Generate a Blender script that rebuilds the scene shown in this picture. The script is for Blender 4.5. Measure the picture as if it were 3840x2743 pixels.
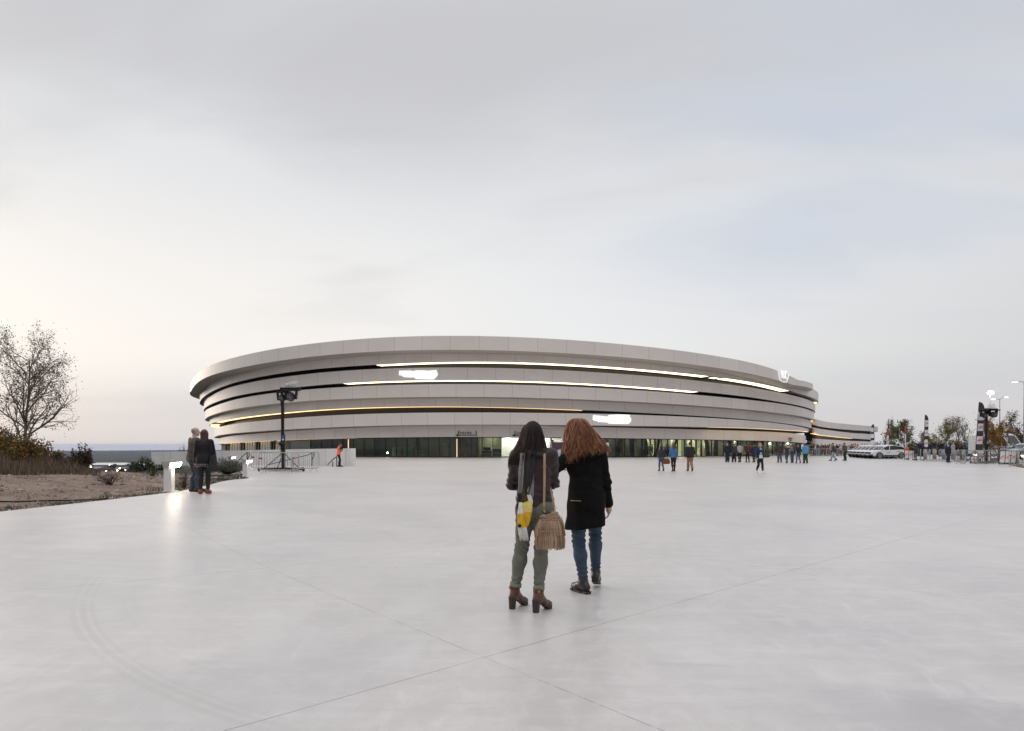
import bpy, bmesh, math, random
import numpy as np
from mathutils import Vector, Matrix

for o in list(bpy.data.objects):
    bpy.data.objects.remove(o, do_unlink=True)
scene = bpy.context.scene
COL = scene.collection
rng = random.Random(7)
PI = math.pi
EYE, HZ, F, CXP = 1.5, 1672.0, 2560.0, 1920.0     # eye height, horizon row, focal length in photo pixels


def R(d):
    return math.radians(d)


def wx(px, Y):
    """world X of a photo column at depth Y"""
    return (px - CXP) / F * Y


def wz(py, Y):
    return EYE + (HZ - py) / F * Y


def dep(py, z=0.0):
    """depth of a ground point seen at photo row py"""
    return (EYE - z) * F / (py - HZ)


def sst(a, b, x):
    t = np.clip((np.asarray(x, float) - a) / (b - a), 0, 1)
    return t * t * (3 - 2 * t)


# ---------------------------------------------------------------- materials
_M = {}


def nt(m):
    m.use_nodes = True
    return m.node_tree.nodes, m.node_tree.links


def mat(name, col, rough=0.6, metal=0.0, spec=0.5, var=0.0, vscale=8.0, bump=0.0, bscale=40.0, emit=None, estr=0.0,
        stretch=None, col2=None, coat=0.0, sheen=0.0):
    if name in _M:
        return _M[name]
    m = bpy.data.materials.new(name)
    N, L = nt(m)
    b = N['Principled BSDF']
    b.inputs['Base Color'].default_value = (*col, 1)
    b.inputs['Roughness'].default_value = rough
    b.inputs['Metallic'].default_value = metal
    b.inputs['Specular IOR Level'].default_value = spec
    if coat:
        b.inputs['Coat Weight'].default_value = coat
        b.inputs['Coat Roughness'].default_value = 0.08
    if sheen:
        b.inputs['Sheen Weight'].default_value = sheen
    if emit:
        b.inputs['Emission Color'].default_value = (*emit, 1)
        b.inputs['Emission Strength'].default_value = estr
    tc = None
    if var or bump:
        tc = N.new('ShaderNodeTexCoord')
        src = tc.outputs['Object']
        if stretch:
            mp = N.new('ShaderNodeMapping')
            mp.inputs['Scale'].default_value = stretch
            L.new(src, mp.inputs['Vector'])
            src = mp.outputs['Vector']
    if var:
        no = N.new('ShaderNodeTexNoise')
        no.inputs['Scale'].default_value = vscale
        no.inputs['Detail'].default_value = 5
        L.new(src, no.inputs['Vector'])
        rp = N.new('ShaderNodeMapRange')
        rp.inputs['From Min'].default_value = 0.3
        rp.inputs['From Max'].default_value = 0.7
        L.new(no.outputs['Fac'], rp.inputs['Value'])
        mx = N.new('ShaderNodeMix')
        mx.data_type = 'RGBA'
        c2 = col2 or tuple(c * (1 - var) for c in col)
        c1 = col if col2 else tuple(min(1, c * (1 + var)) for c in col)
        mx.inputs['A'].default_value = (*c1, 1)
        mx.inputs['B'].default_value = (*c2, 1)
        L.new(rp.outputs['Result'], mx.inputs['Factor'])
        L.new(mx.outputs['Result'], b.inputs['Base Color'])
    if bump:
        n2 = N.new('ShaderNodeTexNoise')
        n2.inputs['Scale'].default_value = bscale
        n2.inputs['Detail'].default_value = 4
        L.new(src, n2.inputs['Vector'])
        bp = N.new('ShaderNodeBump')
        bp.inputs['Strength'].default_value = bump
        bp.inputs['Distance'].default_value = 0.02
        L.new(n2.outputs['Fac'], bp.inputs['Height'])
        L.new(bp.outputs['Normal'], b.inputs['Normal'])
    _M[name] = m
    return m


def glow(name, col, s):
    if name in _M:
        return _M[name]
    m = bpy.data.materials.new(name)
    N, L = nt(m)
    b = N['Principled BSDF']
    b.inputs['Base Color'].default_value = (*[min(.8, c) for c in col], 1)
    b.inputs['Emission Color'].default_value = (*col, 1)
    b.inputs['Emission Strength'].default_value = s
    _M[name] = m
    return m


def glassmat(name, tint=(0.55, 0.6, 0.58), rough=0.02, base_refl=0.06):
    if name in _M:
        return _M[name]
    m = bpy.data.materials.new(name)
    N, L = nt(m)
    for n in list(N):
        N.remove(n)
    out = N.new('ShaderNodeOutputMaterial')
    tr = N.new('ShaderNodeBsdfTransparent')
    tr.inputs['Color'].default_value = (*tint, 1)
    gl = N.new('ShaderNodeBsdfGlossy')
    gl.inputs['Roughness'].default_value = rough
    fr = N.new('ShaderNodeFresnel')
    fr.inputs['IOR'].default_value = 1.5
    mx = N.new('ShaderNodeMixShader')
    L.new(fr.outputs[0], mx.inputs[0])
    L.new(tr.outputs[0], mx.inputs[1])
    L.new(gl.outputs[0], mx.inputs[2])
    L.new(mx.outputs[0], out.inputs['Surface'])
    _M[name] = m
    return m


# ---------------------------------------------------------------- objects
def link(name, data, parent=None, loc=None, rz=0.0):
    o = bpy.data.objects.new(name, data)
    COL.objects.link(o)
    if parent:
        o.parent = parent
    if loc is not None:
        o.location = loc
    if rz:
        o.rotation_euler = (0, 0, rz)
    return o


def tag(o, label=None, cat=None, group=None, kind=None):
    if label:
        o['label'] = label
    if cat:
        o['category'] = cat
    if group:
        o['group'] = group
    if kind:
        o['kind'] = kind
    return o


def thing(name, label, cat, loc=(0, 0, 0), rz=0.0, group=None):
    o = link(name, None, None, loc, rz)
    o.empty_display_size = 0.2
    return tag(o, label, cat, group)


def copy_tree(o, parent=None):
    c = o.copy()
    COL.objects.link(c)
    c.parent = parent
    for ch in list(o.children):
        copy_tree(ch, c)
    return c


def repeat(o, loc, rz, label, group=None):
    c = copy_tree(o)
    c.location = loc
    c.rotation_euler = (0, 0, rz)
    c['label'] = label
    if group:
        c['group'] = group
    return c


class MB:
    """collects simple shapes into ONE mesh"""

    def __init__(self):
        self.v, self.f, self.uv = [], [], None

    def add(self, vs, fs):
        n = len(self.v)
        self.v += [tuple(p) for p in vs]
        self.f += [tuple(i + n for i in q) for q in fs]
        return self

    def box(self, c, s, rot=None):
        hx, hy, hz = s[0] / 2, s[1] / 2, s[2] / 2
        vs = [Vector((x, y, z)) for x in (-hx, hx) for y in (-hy, hy) for z in (-hz, hz)]
        if rot is not None:
            vs = [rot @ p for p in vs]
        c = Vector(c)
        vs = [p + c for p in vs]
        return self.add(vs, [(0, 1, 3, 2), (4, 6, 7, 5), (0, 4, 5, 1), (2, 3, 7, 6), (0, 2, 6, 4), (1, 5, 7, 3)])

    def bar(self, p, q, w, h=None, up=(0, 0, 1)):
        """square bar from p to q"""
        p, q = Vector(p), Vector(q)
        d = q - p
        L = d.length
        d.normalize()
        up = Vector(up)
        if abs(d.dot(up)) > 0.98:
            up = Vector((0, 1, 0))
        s = d.cross(up).normalized()
        u = s.cross(d).normalized()
        m = Matrix((s, d, u)).transposed()
        return self.box((p + q) / 2, (w, L, h or w), m)

    def tube(self, pts, r, n=8, cap=True):
        pts = [Vector(p) for p in pts]
        m = len(pts)
        rs = r if hasattr(r, '__len__') else [r] * m
        prev = None
        vs = []
        for i, p in enumerate(pts):
            d = (pts[min(i + 1, m - 1)] - pts[max(i - 1, 0)])
            if d.length < 1e-9:
                d = Vector((0, 0, 1))
            d.normalize()
            if prev is None:
                a = Vector((0, 0, 1)) if abs(d.z) < 0.9 else Vector((1, 0, 0))
                s = d.cross(a).normalized()
            else:
                s = (prev - d * prev.dot(d))
                s = s.normalized() if s.length > 1e-6 else d.orthogonal().normalized()
            prev = s
            u = d.cross(s)
            for k in range(n):
                a = 2 * PI * k / n
                vs.append(p + (s * math.cos(a) + u * math.sin(a)) * rs[i])
        fs = []
        for i in range(m - 1):
            for k in range(n):
                k2 = (k + 1) % n
                fs.append((i * n + k, i * n + k2, (i + 1) * n + k2, (i + 1) * n + k))
        if cap:
            fs.append(tuple(reversed(range(n))))
            fs.append(tuple(range((m - 1) * n, m * n)))
        return self.add(vs, fs)

    def cyl(self, p, q, r0, r1=None, n=12):
        return self.tube([p, q], [r0, r0 if r1 is None else r1], n)

    def ball(self, c, r, nu=12, nv=8, rot=None):
        rx, ry, rz = r if hasattr(r, '__len__') else (r, r, r)
        c = Vector(c)
        vs = []
        for j in range(1, nv):
            t = PI * j / nv
            for i in range(nu):
                a = 2 * PI * i / nu
                p = Vector((rx * math.sin(t) * math.cos(a), ry * math.sin(t) * math.sin(a), rz * math.cos(t)))
                vs.append(c + (rot @ p if rot is not None else p))
        top, bot = Vector((0, 0, rz)), Vector((0, 0, -rz))
        if rot is not None:
            top, bot = rot @ top, rot @ bot
        vs += [c + top, c + bot]
        a, b = len(vs) - 2, len(vs) - 1
        fs = []
        for j in range(nv - 2):
            for i in range(nu):
                i2 = (i + 1) % nu
                fs.append((j * nu + i, (j + 1) * nu + i, (j + 1) * nu + i2, j * nu + i2))
        for i in range(nu):
            i2 = (i + 1) % nu
            fs.append((a, i, i2))
            fs.append((b, (nv - 2) * nu + i2, (nv - 2) * nu + i))
        return self.add(vs, fs)

    def prism(self, poly, y0, y1, fn=None):
        """polygon in (x,z) pushed from y0 to y1"""
        n = len(poly)
        vs = [(p[0], y0, p[1]) for p in poly] + [(p[0], y1, p[1]) for p in poly]
        if fn:
            vs = [fn(Vector(p)) for p in vs]
        fs = [tuple(range(n)), tuple(reversed(range(n, 2 * n)))]
        for i in range(n):
            j = (i + 1) % n
            fs.append((i, i + n, j + n, j))
        return self.add(vs, fs)

    def quad(self, a, b, c, d):
        return self.add([a, b, c, d], [(0, 1, 2, 3)])

    def mesh(self, name, m, smooth=False, angle=None):
        me = bpy.data.meshes.new(name)
        me.from_pydata(self.v, [], self.f)
        if smooth:
            me.polygons.foreach_set('use_smooth', [True] * len(me.polygons))
            if angle:
                me.set_sharp_from_angle(angle=R(angle))
        if isinstance(m, str):
            m = _M[m]
        if m:
            me.materials.append(m)
        me.update()
        return me

    def build(self, name, m, parent=None, smooth=False, angle=None, loc=None, rz=0.0):
        return link(name, self.mesh(name, m, smooth, angle), parent, loc, rz)


def fixnormals(o):
    bm = bmesh.new()
    bm.from_mesh(o.data)
    bmesh.ops.recalc_face_normals(bm, faces=bm.faces)
    bm.to_mesh(o.data)
    bm.free()
    return o


def arrmesh(name, v, f, m, smooth=True):
    me = bpy.data.meshes.new(name)
    v = np.asarray(v, np.float32)
    f = np.asarray(f, np.int32)
    k = f.shape[1]
    me.vertices.add(len(v))
    me.vertices.foreach_set('co', v.ravel())
    me.loops.add(f.size)
    me.loops.foreach_set('vertex_index', f.ravel())
    me.polygons.add(len(f))
    me.polygons.foreach_set('loop_start', np.arange(0, f.size, k, dtype=np.int32))
    me.polygons.foreach_set('loop_total', np.full(len(f), k, np.int32))
    if smooth:
        me.polygons.foreach_set('use_smooth', np.ones(len(f), bool))
    me.update(calc_edges=True)
    if m:
        me.materials.append(m)
    return me


def text_obj(name, s, size, m, parent=None, mtx=None, ext=0.01, align='CENTER', sx=1.0, space=1.0):
    cu = bpy.data.curves.new(name + '_curve', 'FONT')
    cu.body = s
    cu.size = size
    cu.extrude = ext
    cu.align_x = align
    cu.align_y = 'CENTER'
    cu.space_character = space
    cu.resolution_u = 3
    tmp = bpy.data.objects.new(name + '_tmp', cu)
    COL.objects.link(tmp)
    dg = bpy.context.evaluated_depsgraph_get()
    me = bpy.data.meshes.new_from_object(tmp.evaluated_get(dg))
    bpy.data.objects.remove(tmp, do_unlink=True)
    me.materials.clear()
    me.materials.append(m)
    if sx != 1.0:
        me.transform(Matrix.Diagonal((sx, 1, 1, 1)))
    if mtx is not None:
        me.transform(mtx)
    return link(name, me, parent)
# ================================================================ camera, sky, sun
cam_d = bpy.data.cameras.new('camera')
cam = link('camera', cam_d, None, (0, 0, EYE))
cam.rotation_euler = (PI / 2, 0, 0)
cam_d.sensor_fit = 'HORIZONTAL'
cam_d.sensor_width = 36.0
cam_d.lens = 36.0 * F / 3840.0
cam_d.shift_y = (HZ - 2743 / 2) / 3840.0
cam_d.clip_start = 0.1
cam_d.clip_end = 30000
scene.camera = cam

SUN_EL, SUN_AZ = R(9), R(-52)          # azimuth measured from +Y towards +X


def sky_world():
    w = bpy.data.worlds.new('World')
    scene.world = w
    w.use_nodes = True
    N, L = w.node_tree.nodes, w.node_tree.links
    for n in list(N):
        N.remove(n)
    out = N.new('ShaderNodeOutputWorld')
    bg = N.new('ShaderNodeBackground')
    L.new(bg.outputs[0], out.inputs['Surface'])
    bg.inputs['Strength'].default_value = 0.1
    sky = N.new('ShaderNodeTexSky')
    sky.sky_type = 'NISHITA'
    sky.sun_disc = False
    sky.sun_elevation = SUN_EL
    sky.sun_rotation = SUN_AZ
    sky.air_density = 1.0
    sky.dust_density = 2.0
    sky.altitude = 200

    tc = N.new('ShaderNodeTexCoord')
    sep = N.new('ShaderNodeSeparateXYZ')
    L.new(tc.outputs['Generated'], sep.inputs[0])

    def math_(op, a, b=None, c=None, clamp=False):
        n = N.new('ShaderNodeMath')
        n.operation = op
        n.use_clamp = clamp
        for i, x in enumerate((a, b, c)):
            if x is None:
                continue
            if isinstance(x, (int, float)):
                n.inputs[i].default_value = x
            else:
                L.new(x, n.inputs[i])
        return n.outputs[0]

    def ramp(val, stops, interp='EASE'):
        r = N.new('ShaderNodeValToRGB')
        r.color_ramp.interpolation = interp
        el = r.color_ramp.elements
        while len(el) < len(stops):
            el.new(0.5)
        for e, (p, c) in zip(el, stops):
            e.position = p
            e.color = (*c, 1)
        L.new(val, r.inputs[0])
        return r.outputs[0]

    def mix(fac, a, b, mode='MIX'):
        m = N.new('ShaderNodeMix')
        m.data_type = 'RGBA'
        m.blend_type = mode
        for k, x in (('Factor', fac), ('A', a), ('B', b)):
            s = m.inputs[k]
            if isinstance(x, (int, float)):
                s.default_value = x
            elif isinstance(x, tuple):
                s.default_value = (*x, 1)
            else:
                L.new(x, s)
        return m.outputs['Result']

    def mrange(v, a, b, c=0.0, d=1.0):
        n = N.new('ShaderNodeMapRange')
        n.interpolation_type = 'SMOOTHSTEP'
        for k, x in zip(('From Min', 'From Max', 'To Min', 'To Max'), (a, b, c, d)):
            n.inputs[k].default_value = x
        L.new(v, n.inputs['Value'])
        return n.outputs['Result']

    z = math_('MAXIMUM', sep.outputs['Z'], 0.0)
    # overcast vault: bright near the horizon, greyer above, unseen zenith raised to light the facade (units of radiance x10)
    k = 10.0
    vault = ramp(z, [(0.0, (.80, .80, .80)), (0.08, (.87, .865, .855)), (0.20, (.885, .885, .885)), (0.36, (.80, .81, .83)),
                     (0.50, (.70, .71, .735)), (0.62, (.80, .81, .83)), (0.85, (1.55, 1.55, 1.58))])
    # the evening side (left of the view) is warmer and brighter, the far right greyer
    west = math_('ADD', math_('MULTIPLY', sep.outputs['X'], -0.62), math_('MULTIPLY', sep.outputs['Y'], 0.78))
    east = math_('SUBTRACT', math_('MULTIPLY', sep.outputs['X'], 1.0), math_('MULTIPLY', z, 0.15))
    low = mrange(z, 0.42, 0.06)
    warmf = math_('MULTIPLY', mrange(west, 0.70, 1.0), low)
    vault = mix(math_('MULTIPLY', warmf, .85), vault, (1.0, .945, .89))
    greyf = math_('MULTIPLY', mrange(east, 0.05, 0.75), math_('MULTIPLY', mrange(z, 0.55, 0.02), 0.75))
    vault = mix(greyf, vault, (.60, .60, .615))
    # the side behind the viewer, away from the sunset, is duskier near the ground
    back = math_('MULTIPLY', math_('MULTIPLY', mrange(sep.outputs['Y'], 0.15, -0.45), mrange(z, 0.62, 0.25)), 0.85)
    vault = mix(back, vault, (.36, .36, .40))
    # cloud layer seen in perspective
    den = math_('ADD', z, 0.16)
    cx = math_('DIVIDE', sep.outputs['X'], den)
    cy = math_('DIVIDE', sep.outputs['Y'], den)
    comb = N.new('ShaderNodeCombineXYZ')
    L.new(cx, comb.inputs[0])
    L.new(cy, comb.inputs[1])

    def noise(scale, sx, sy, off, detail=6, dist=0.6, rough=0.5):
        mp = N.new('ShaderNodeMapping')
        mp.inputs['Scale'].default_value = (sx, sy, 1)
        mp.inputs['Location'].default_value = off
        mp.inputs['Rotation'].default_value = (0, 0, R(12))
        L.new(comb.outputs[0], mp.inputs['Vector'])
        n = N.new('ShaderNodeTexNoise')
        n.inputs['Scale'].default_value = scale
        n.inputs['Detail'].default_value = detail
        n.inputs['Roughness'].default_value = rough
        n.inputs['Distortion'].default_value = dist
        L.new(mp.outputs[0], n.inputs['Vector'])
        return n.outputs['Fac']
    n1 = noise(0.75, 0.62, 1.0, (4.2, 1.9, 0), 6, 0.35, 0.52)
    n2 = noise(1.5, 0.5, 1.1, (7.3, 2.1, 0), 5, 0.5, 0.5)
    dark = math_('MULTIPLY', mrange(n1, 0.42, 0.60), math_('MULTIPLY', mrange(z, 0.26, 0.46), mrange(z, 0.72, 0.6)))
    vault = mix(math_('MULTIPLY', dark, 0.45), vault, (.50, .485, .51))
    thin = math_('MULTIPLY', mrange(n2, 0.50, 0.70), mrange(z, 0.10, 0.30))
    vault = mix(math_('MULTIPLY', thin, 0.32), vault, (.55, .55, .57))
    # blue showing through the thin cover on the right
    blu = math_('MULTIPLY', mrange(n2, 0.66, 0.34), math_('MULTIPLY', mrange(east, -0.15, 0.35), mrange(z, 0.10, 0.30)))
    vault = mix(math_('MULTIPLY', blu, 0.75), vault, (.60, .655, .76))
    # low bank of blue-grey cloud over the hills, broken by a paler streak
    n3 = noise(1.0, 0.35, 0.9, (3.1, 5.0, 0), 4, 0.3)
    band = math_('MULTIPLY', mrange(z, 0.135, 0.035), mrange(n3, 0.25, 0.55, 0.45, 1.0))
    vault = mix(math_('MULTIPLY', band, 0.8), vault, (.62, .63, .67))
    pinkb = math_('MULTIPLY', mrange(z, 0.10, 0.04), 0.28)
    vault = mix(pinkb, vault, (.82, .74, .70))
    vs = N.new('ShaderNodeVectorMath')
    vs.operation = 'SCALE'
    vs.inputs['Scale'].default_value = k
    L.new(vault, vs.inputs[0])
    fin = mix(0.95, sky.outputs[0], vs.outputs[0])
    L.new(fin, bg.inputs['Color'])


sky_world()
sd = bpy.data.lights.new('sun', 'SUN')
sd.energy = 1.15
sd.angle = R(25)
sd.color = (1.0, 0.86, 0.72)
sun = link('sun', sd)
_d = Vector((math.sin(SUN_AZ) * math.cos(SUN_EL), math.cos(SUN_AZ) * math.cos(SUN_EL), math.sin(SUN_EL)))
sun.rotation_euler = (-_d).to_track_quat('-Z', 'Y').to_euler()

vs_ = scene.view_settings
vs_.view_transform = 'Standard'
vs_.look = 'None'
vs_.exposure = 0.0
vs_.gamma = 1.0
scene.cycles.use_denoising = True
scene.cycles.max_bounces = 8
scene.cycles.transparent_max_bounces = 16
scene.cycles.caustics_reflective = False
scene.cycles.caustics_refractive = False
scene.cycles.sample_clamp_indirect = 8

# ================================================================ ground
LEFT_EDGE = [(-10, -14.5), (5, -10.6), (12.9, -9.7), (16, -9.3), (18.7, -9.1), (21.5, -9.6), (25, -10.4), (29, -11.2), (33, -12.9), (36, -14.2),
             (45, -18), (52, -21), (57, -27), (75, -34), (100, -46), (150, -60)]
RIGHT_EDGE = [(-10, 32), (42, 32.2), (47, 35), (52, 38), (62, 44.5), (75, 50), (90, 66), (150, 75)]


def edge_x(tab, y):
    return np.interp(y, [a for a, b in tab], [b for a, b in tab])


def gz(x, y):
    """height of the walking surface"""
    return 0.25 * (1 - sst(-8.5, -2.0, x)) * (1 - sst(23, 34, y))


def nz2(x, y, s, seed=0.0):
    """cheap smooth noise"""
    x = np.asarray(x, float) / s + seed
    y = np.asarray(y, float) / s + seed * 1.7
    return (np.sin(x * 1.3 + np.sin(y * 1.1) * 1.4) + np.sin(y * 1.7 + np.sin(x * 0.9 + 1) * 1.3) + np.sin((x + y) * 0.8 + 2)) / 3


def grid_mesh(name, X, Y, Z, m, smooth=True):
    ny, nx = X.shape
    v = np.stack([X, Y, Z], -1).reshape(-1, 3)
    i = np.arange(ny * nx).reshape(ny, nx)
    f = np.stack([i[:-1, :-1], i[:-1, 1:], i[1:, 1:], i[1:, :-1]], -1).reshape(-1, 4)
    return arrmesh(name, v, f, m, smooth)


def plaza_material():
    m = bpy.data.materials.new('polished_white_concrete')
    N, L = nt(m)
    b = N['Principled BSDF']
    geo = N.new('ShaderNodeNewGeometry')
    pos = geo.outputs['Position']

    def vm(op, a, b_=None):
        n = N.new('ShaderNodeVectorMath')
        n.operation = op
        for i, x in enumerate((a, b_)):
            if x is None:
                continue
            if isinstance(x, tuple):
                n.inputs[i].default_value = x
            else:
                L.new(x, n.inputs[i])
        return n.outputs['Value'] if op in ('DOT_PRODUCT', 'LENGTH', 'DISTANCE') else n.outputs[0]

    def ma(op, a, b_=None, clamp=False):
        n = N.new('ShaderNodeMath')
        n.operation = op
        n.use_clamp = clamp
        for i, x in enumerate((a, b_)):
            if x is None:
                continue
            if isinstance(x, (int, float)):
                n.inputs[i].default_value = x
            else:
                L.new(x, n.inputs[i])
        return n.outputs[0]

    def noise(scale, detail=4, rough=.55, sc=(1, 1, 1), dist=0.0, rot=0.0):
        mp = N.new('ShaderNodeMapping')
        mp.inputs['Scale'].default_value = sc
        mp.inputs['Rotation'].default_value = (0, 0, rot)
        L.new(pos, mp.inputs['Vector'])
        n = N.new('ShaderNodeTexNoise')
        n.inputs['Scale'].default_value = scale
        n.inputs['Detail'].default_value = detail
        n.inputs['Roughness'].default_value = rough
        n.inputs['Distortion'].default_value = dist
        L.new(mp.outputs[0], n.inputs['Vector'])
        return n.outputs['Fac']

    def mr(v, a, b_, c=0., d=1.):
        n = N.new('ShaderNodeMapRange')
        n.interpolation_type = 'SMOOTHSTEP'
        for k, x in zip(('From Min', 'From Max', 'To Min', 'To Max'), (a, b_, c, d)):
            n.inputs[k].default_value = x
        L.new(v, n.inputs['Value'])
        return n.outputs['Result']

    def mixc(fac, a, b_):
        n = N.new('ShaderNodeMix')
        n.data_type = 'RGBA'
        for k, x in (('Factor', fac), ('A', a), ('B', b_)):
            if isinstance(x, (int, float)):
                n.inputs[k].default_value = x
            elif isinstance(x, tuple):
                n.inputs[k].default_value = (*x, 1)
            else:
                L.new(x, n.inputs[k])
        return n.outputs['Result']

    big = noise(0.22, 5, .6, (1, 1, 1), 0.6)
    mid = noise(0.9, 6, .62, (1.0, 0.7, 1), 0.8)
    fine = noise(5.5, 7, .72, (1, .6, 1), .5)
    gr = noise(160, 2, .5)
    col = mixc(mr(big, .34, .66), (.575, .545, .535), (.645, .612, .598))
    col = mixc(ma('MULTIPLY', mr(mid, .50, .66), .42), col, (.73, .712, .705))
    col = mixc(ma('MULTIPLY', mr(mid, .46, .33), .35), col, (.52, .505, .51))
    col = mixc(ma('MULTIPLY', mr(fine, .42, .64), .55), col, (.715, .685, .672))
    col = mixc(ma('MULTIPLY', mr(gr, .35, .65), .16), col, (.46, .45, .44))
    streak = noise(3.2, 6, .68, (.35, 1.9, 1), .4, R(8))
    col = mixc(ma('MULTIPLY', mr(streak, .50, .70), .45), col, (.74, .71, .70))
    col = mixc(ma('MULTIPLY', mr(streak, .46, .30), .40), col, (.50, .475, .47))
    # chalky scuffs, near right of the walkers
    scuff = ma('MULTIPLY', mr(noise(1.9, 8, .72, (1, .45, 1), 1.6, R(-40)), .56, .68), mr(big, .40, .56))
    col = mixc(ma('MULTIPLY', scuff, .5), col, (.79, .785, .78))
    # dark damp-looking patches
    damp = mr(noise(0.20, 4, .55, (1, 1, 1), .5, .8), .52, .66)
    col = mixc(ma('MULTIPLY', damp, .30), col, (.44, .44, .46))
    dp = vm('DISTANCE', vm('MULTIPLY', pos, (1, 1.7, 0)), (3.4, 6.6, 0))
    dp = ma('MULTIPLY', mr(dp, 2.3, .7), mr(noise(.8, 6, .65, (1, 1, 1), .8), .42, .60))
    col = mixc(ma('MULTIPLY', dp, .6), col, (.40, .395, .41))
    # saw cut joints of the slabs, 4.6 m grid turned 43 degrees
    jf = None
    wob = ma('MULTIPLY', ma('SUBTRACT', noise(3.0, 2), .5), .012)
    for d, o, per in (((-math.sin(R(43.5)), math.cos(R(43.5)), 0), (-0.197, 4.837, 0), 4.42), ((math.cos(R(38.5)), math.sin(R(38.5)), 0), (-0.197, 4.837, 0), 4.79)):
        t = vm('DOT_PRODUCT', vm('SUBTRACT', pos, o), d)
        t = ma('ADD', t, wob)
        t = ma('DIVIDE', t, per)
        fr = ma('ABSOLUTE', ma('SUBTRACT', ma('FRACT', ma('ADD', t, 0.5)), 0.5))
        j = mr(ma('MULTIPLY', fr, per), .006, .002)
        if jf is None:
            pass
        else:
            j = ma('MULTIPLY', j, mr(noise(6.0, 4, .7), .34, .56, .12, .8))
        jf = j if jf is None else ma('MAXIMUM', jf, j)
    jf = ma('MULTIPLY', jf, mr(noise(1.2, 4), .30, .50, .45, 1.0))
    # tyre marks: two wheels turning on concentric arcs
    tr = None
    for rad, w, a in ((7.02, .030, 1.0), (6.95, .022, .7), (7.10, .034, .8), (6.70, .03, .3), (6.62, .025, .25)):
        dist = ma('ABSOLUTE', ma('SUBTRACT', vm('DISTANCE', vm('MULTIPLY', pos, (1, 1, 0)), (2.12, 9.82, 0)), rad))
        k_ = ma('MULTIPLY', mr(dist, w, w * .5), a)
        tr = k_ if tr is None else ma('MAXIMUM', tr, k_)
    sp = N.new('ShaderNodeSeparateXYZ')
    L.new(pos, sp.inputs[0])
    tr = ma('MULTIPLY', tr, mr(sp.outputs['X'], -0.9, -1.8))
    tr = ma('MULTIPLY', tr, mr(sp.outputs['Y'], 8.2, 6.4))
    tr = ma('MULTIPLY', tr, mr(noise(.9, 5, .6), .25, .6))
    col = mixc(ma('MULTIPLY', tr, .30), col, (.42, .40, .385))
    # small specks of leaf litter and gum
    vo = N.new('ShaderNodeTexVoronoi')
    vo.inputs['Scale'].default_value = 1.1
    L.new(pos, vo.inputs['Vector'])
    col = mixc(ma('MULTIPLY', mr(vo.outputs['Distance'], .022, .012), .6), col, (.16, .12, .10))
    col = mixc(ma('MULTIPLY', jf, .90), col, (.20, .185, .18))
    col = mixc(1.0, col, (.875, .87, .868))
    N[-1].blend_type = 'MULTIPLY'
    L.new(col, b.inputs['Base Color'])
    rg = ma('ADD', mr(fine, .3, .7, .33, .40), ma('MULTIPLY', scuff, .10))
    L.new(rg, b.inputs['Roughness'])
    b.inputs['Specular IOR Level'].default_value = 0.5
    bp = N.new('ShaderNodeBump')
    bp.inputs['Strength'].default_value = 0.14
    bp.inputs['Distance'].default_value = 0.004
    hh = ma('SUBTRACT', ma('ADD', ma('MULTIPLY', noise(2.2, 5, .6), 1.0), ma('MULTIPLY', gr, .06)), ma('MULTIPLY', jf, 1.2))
    L.new(hh, bp.inputs['Height'])
    L.new(bp.outputs['Normal'], b.inputs['Normal'])
    return m


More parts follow.
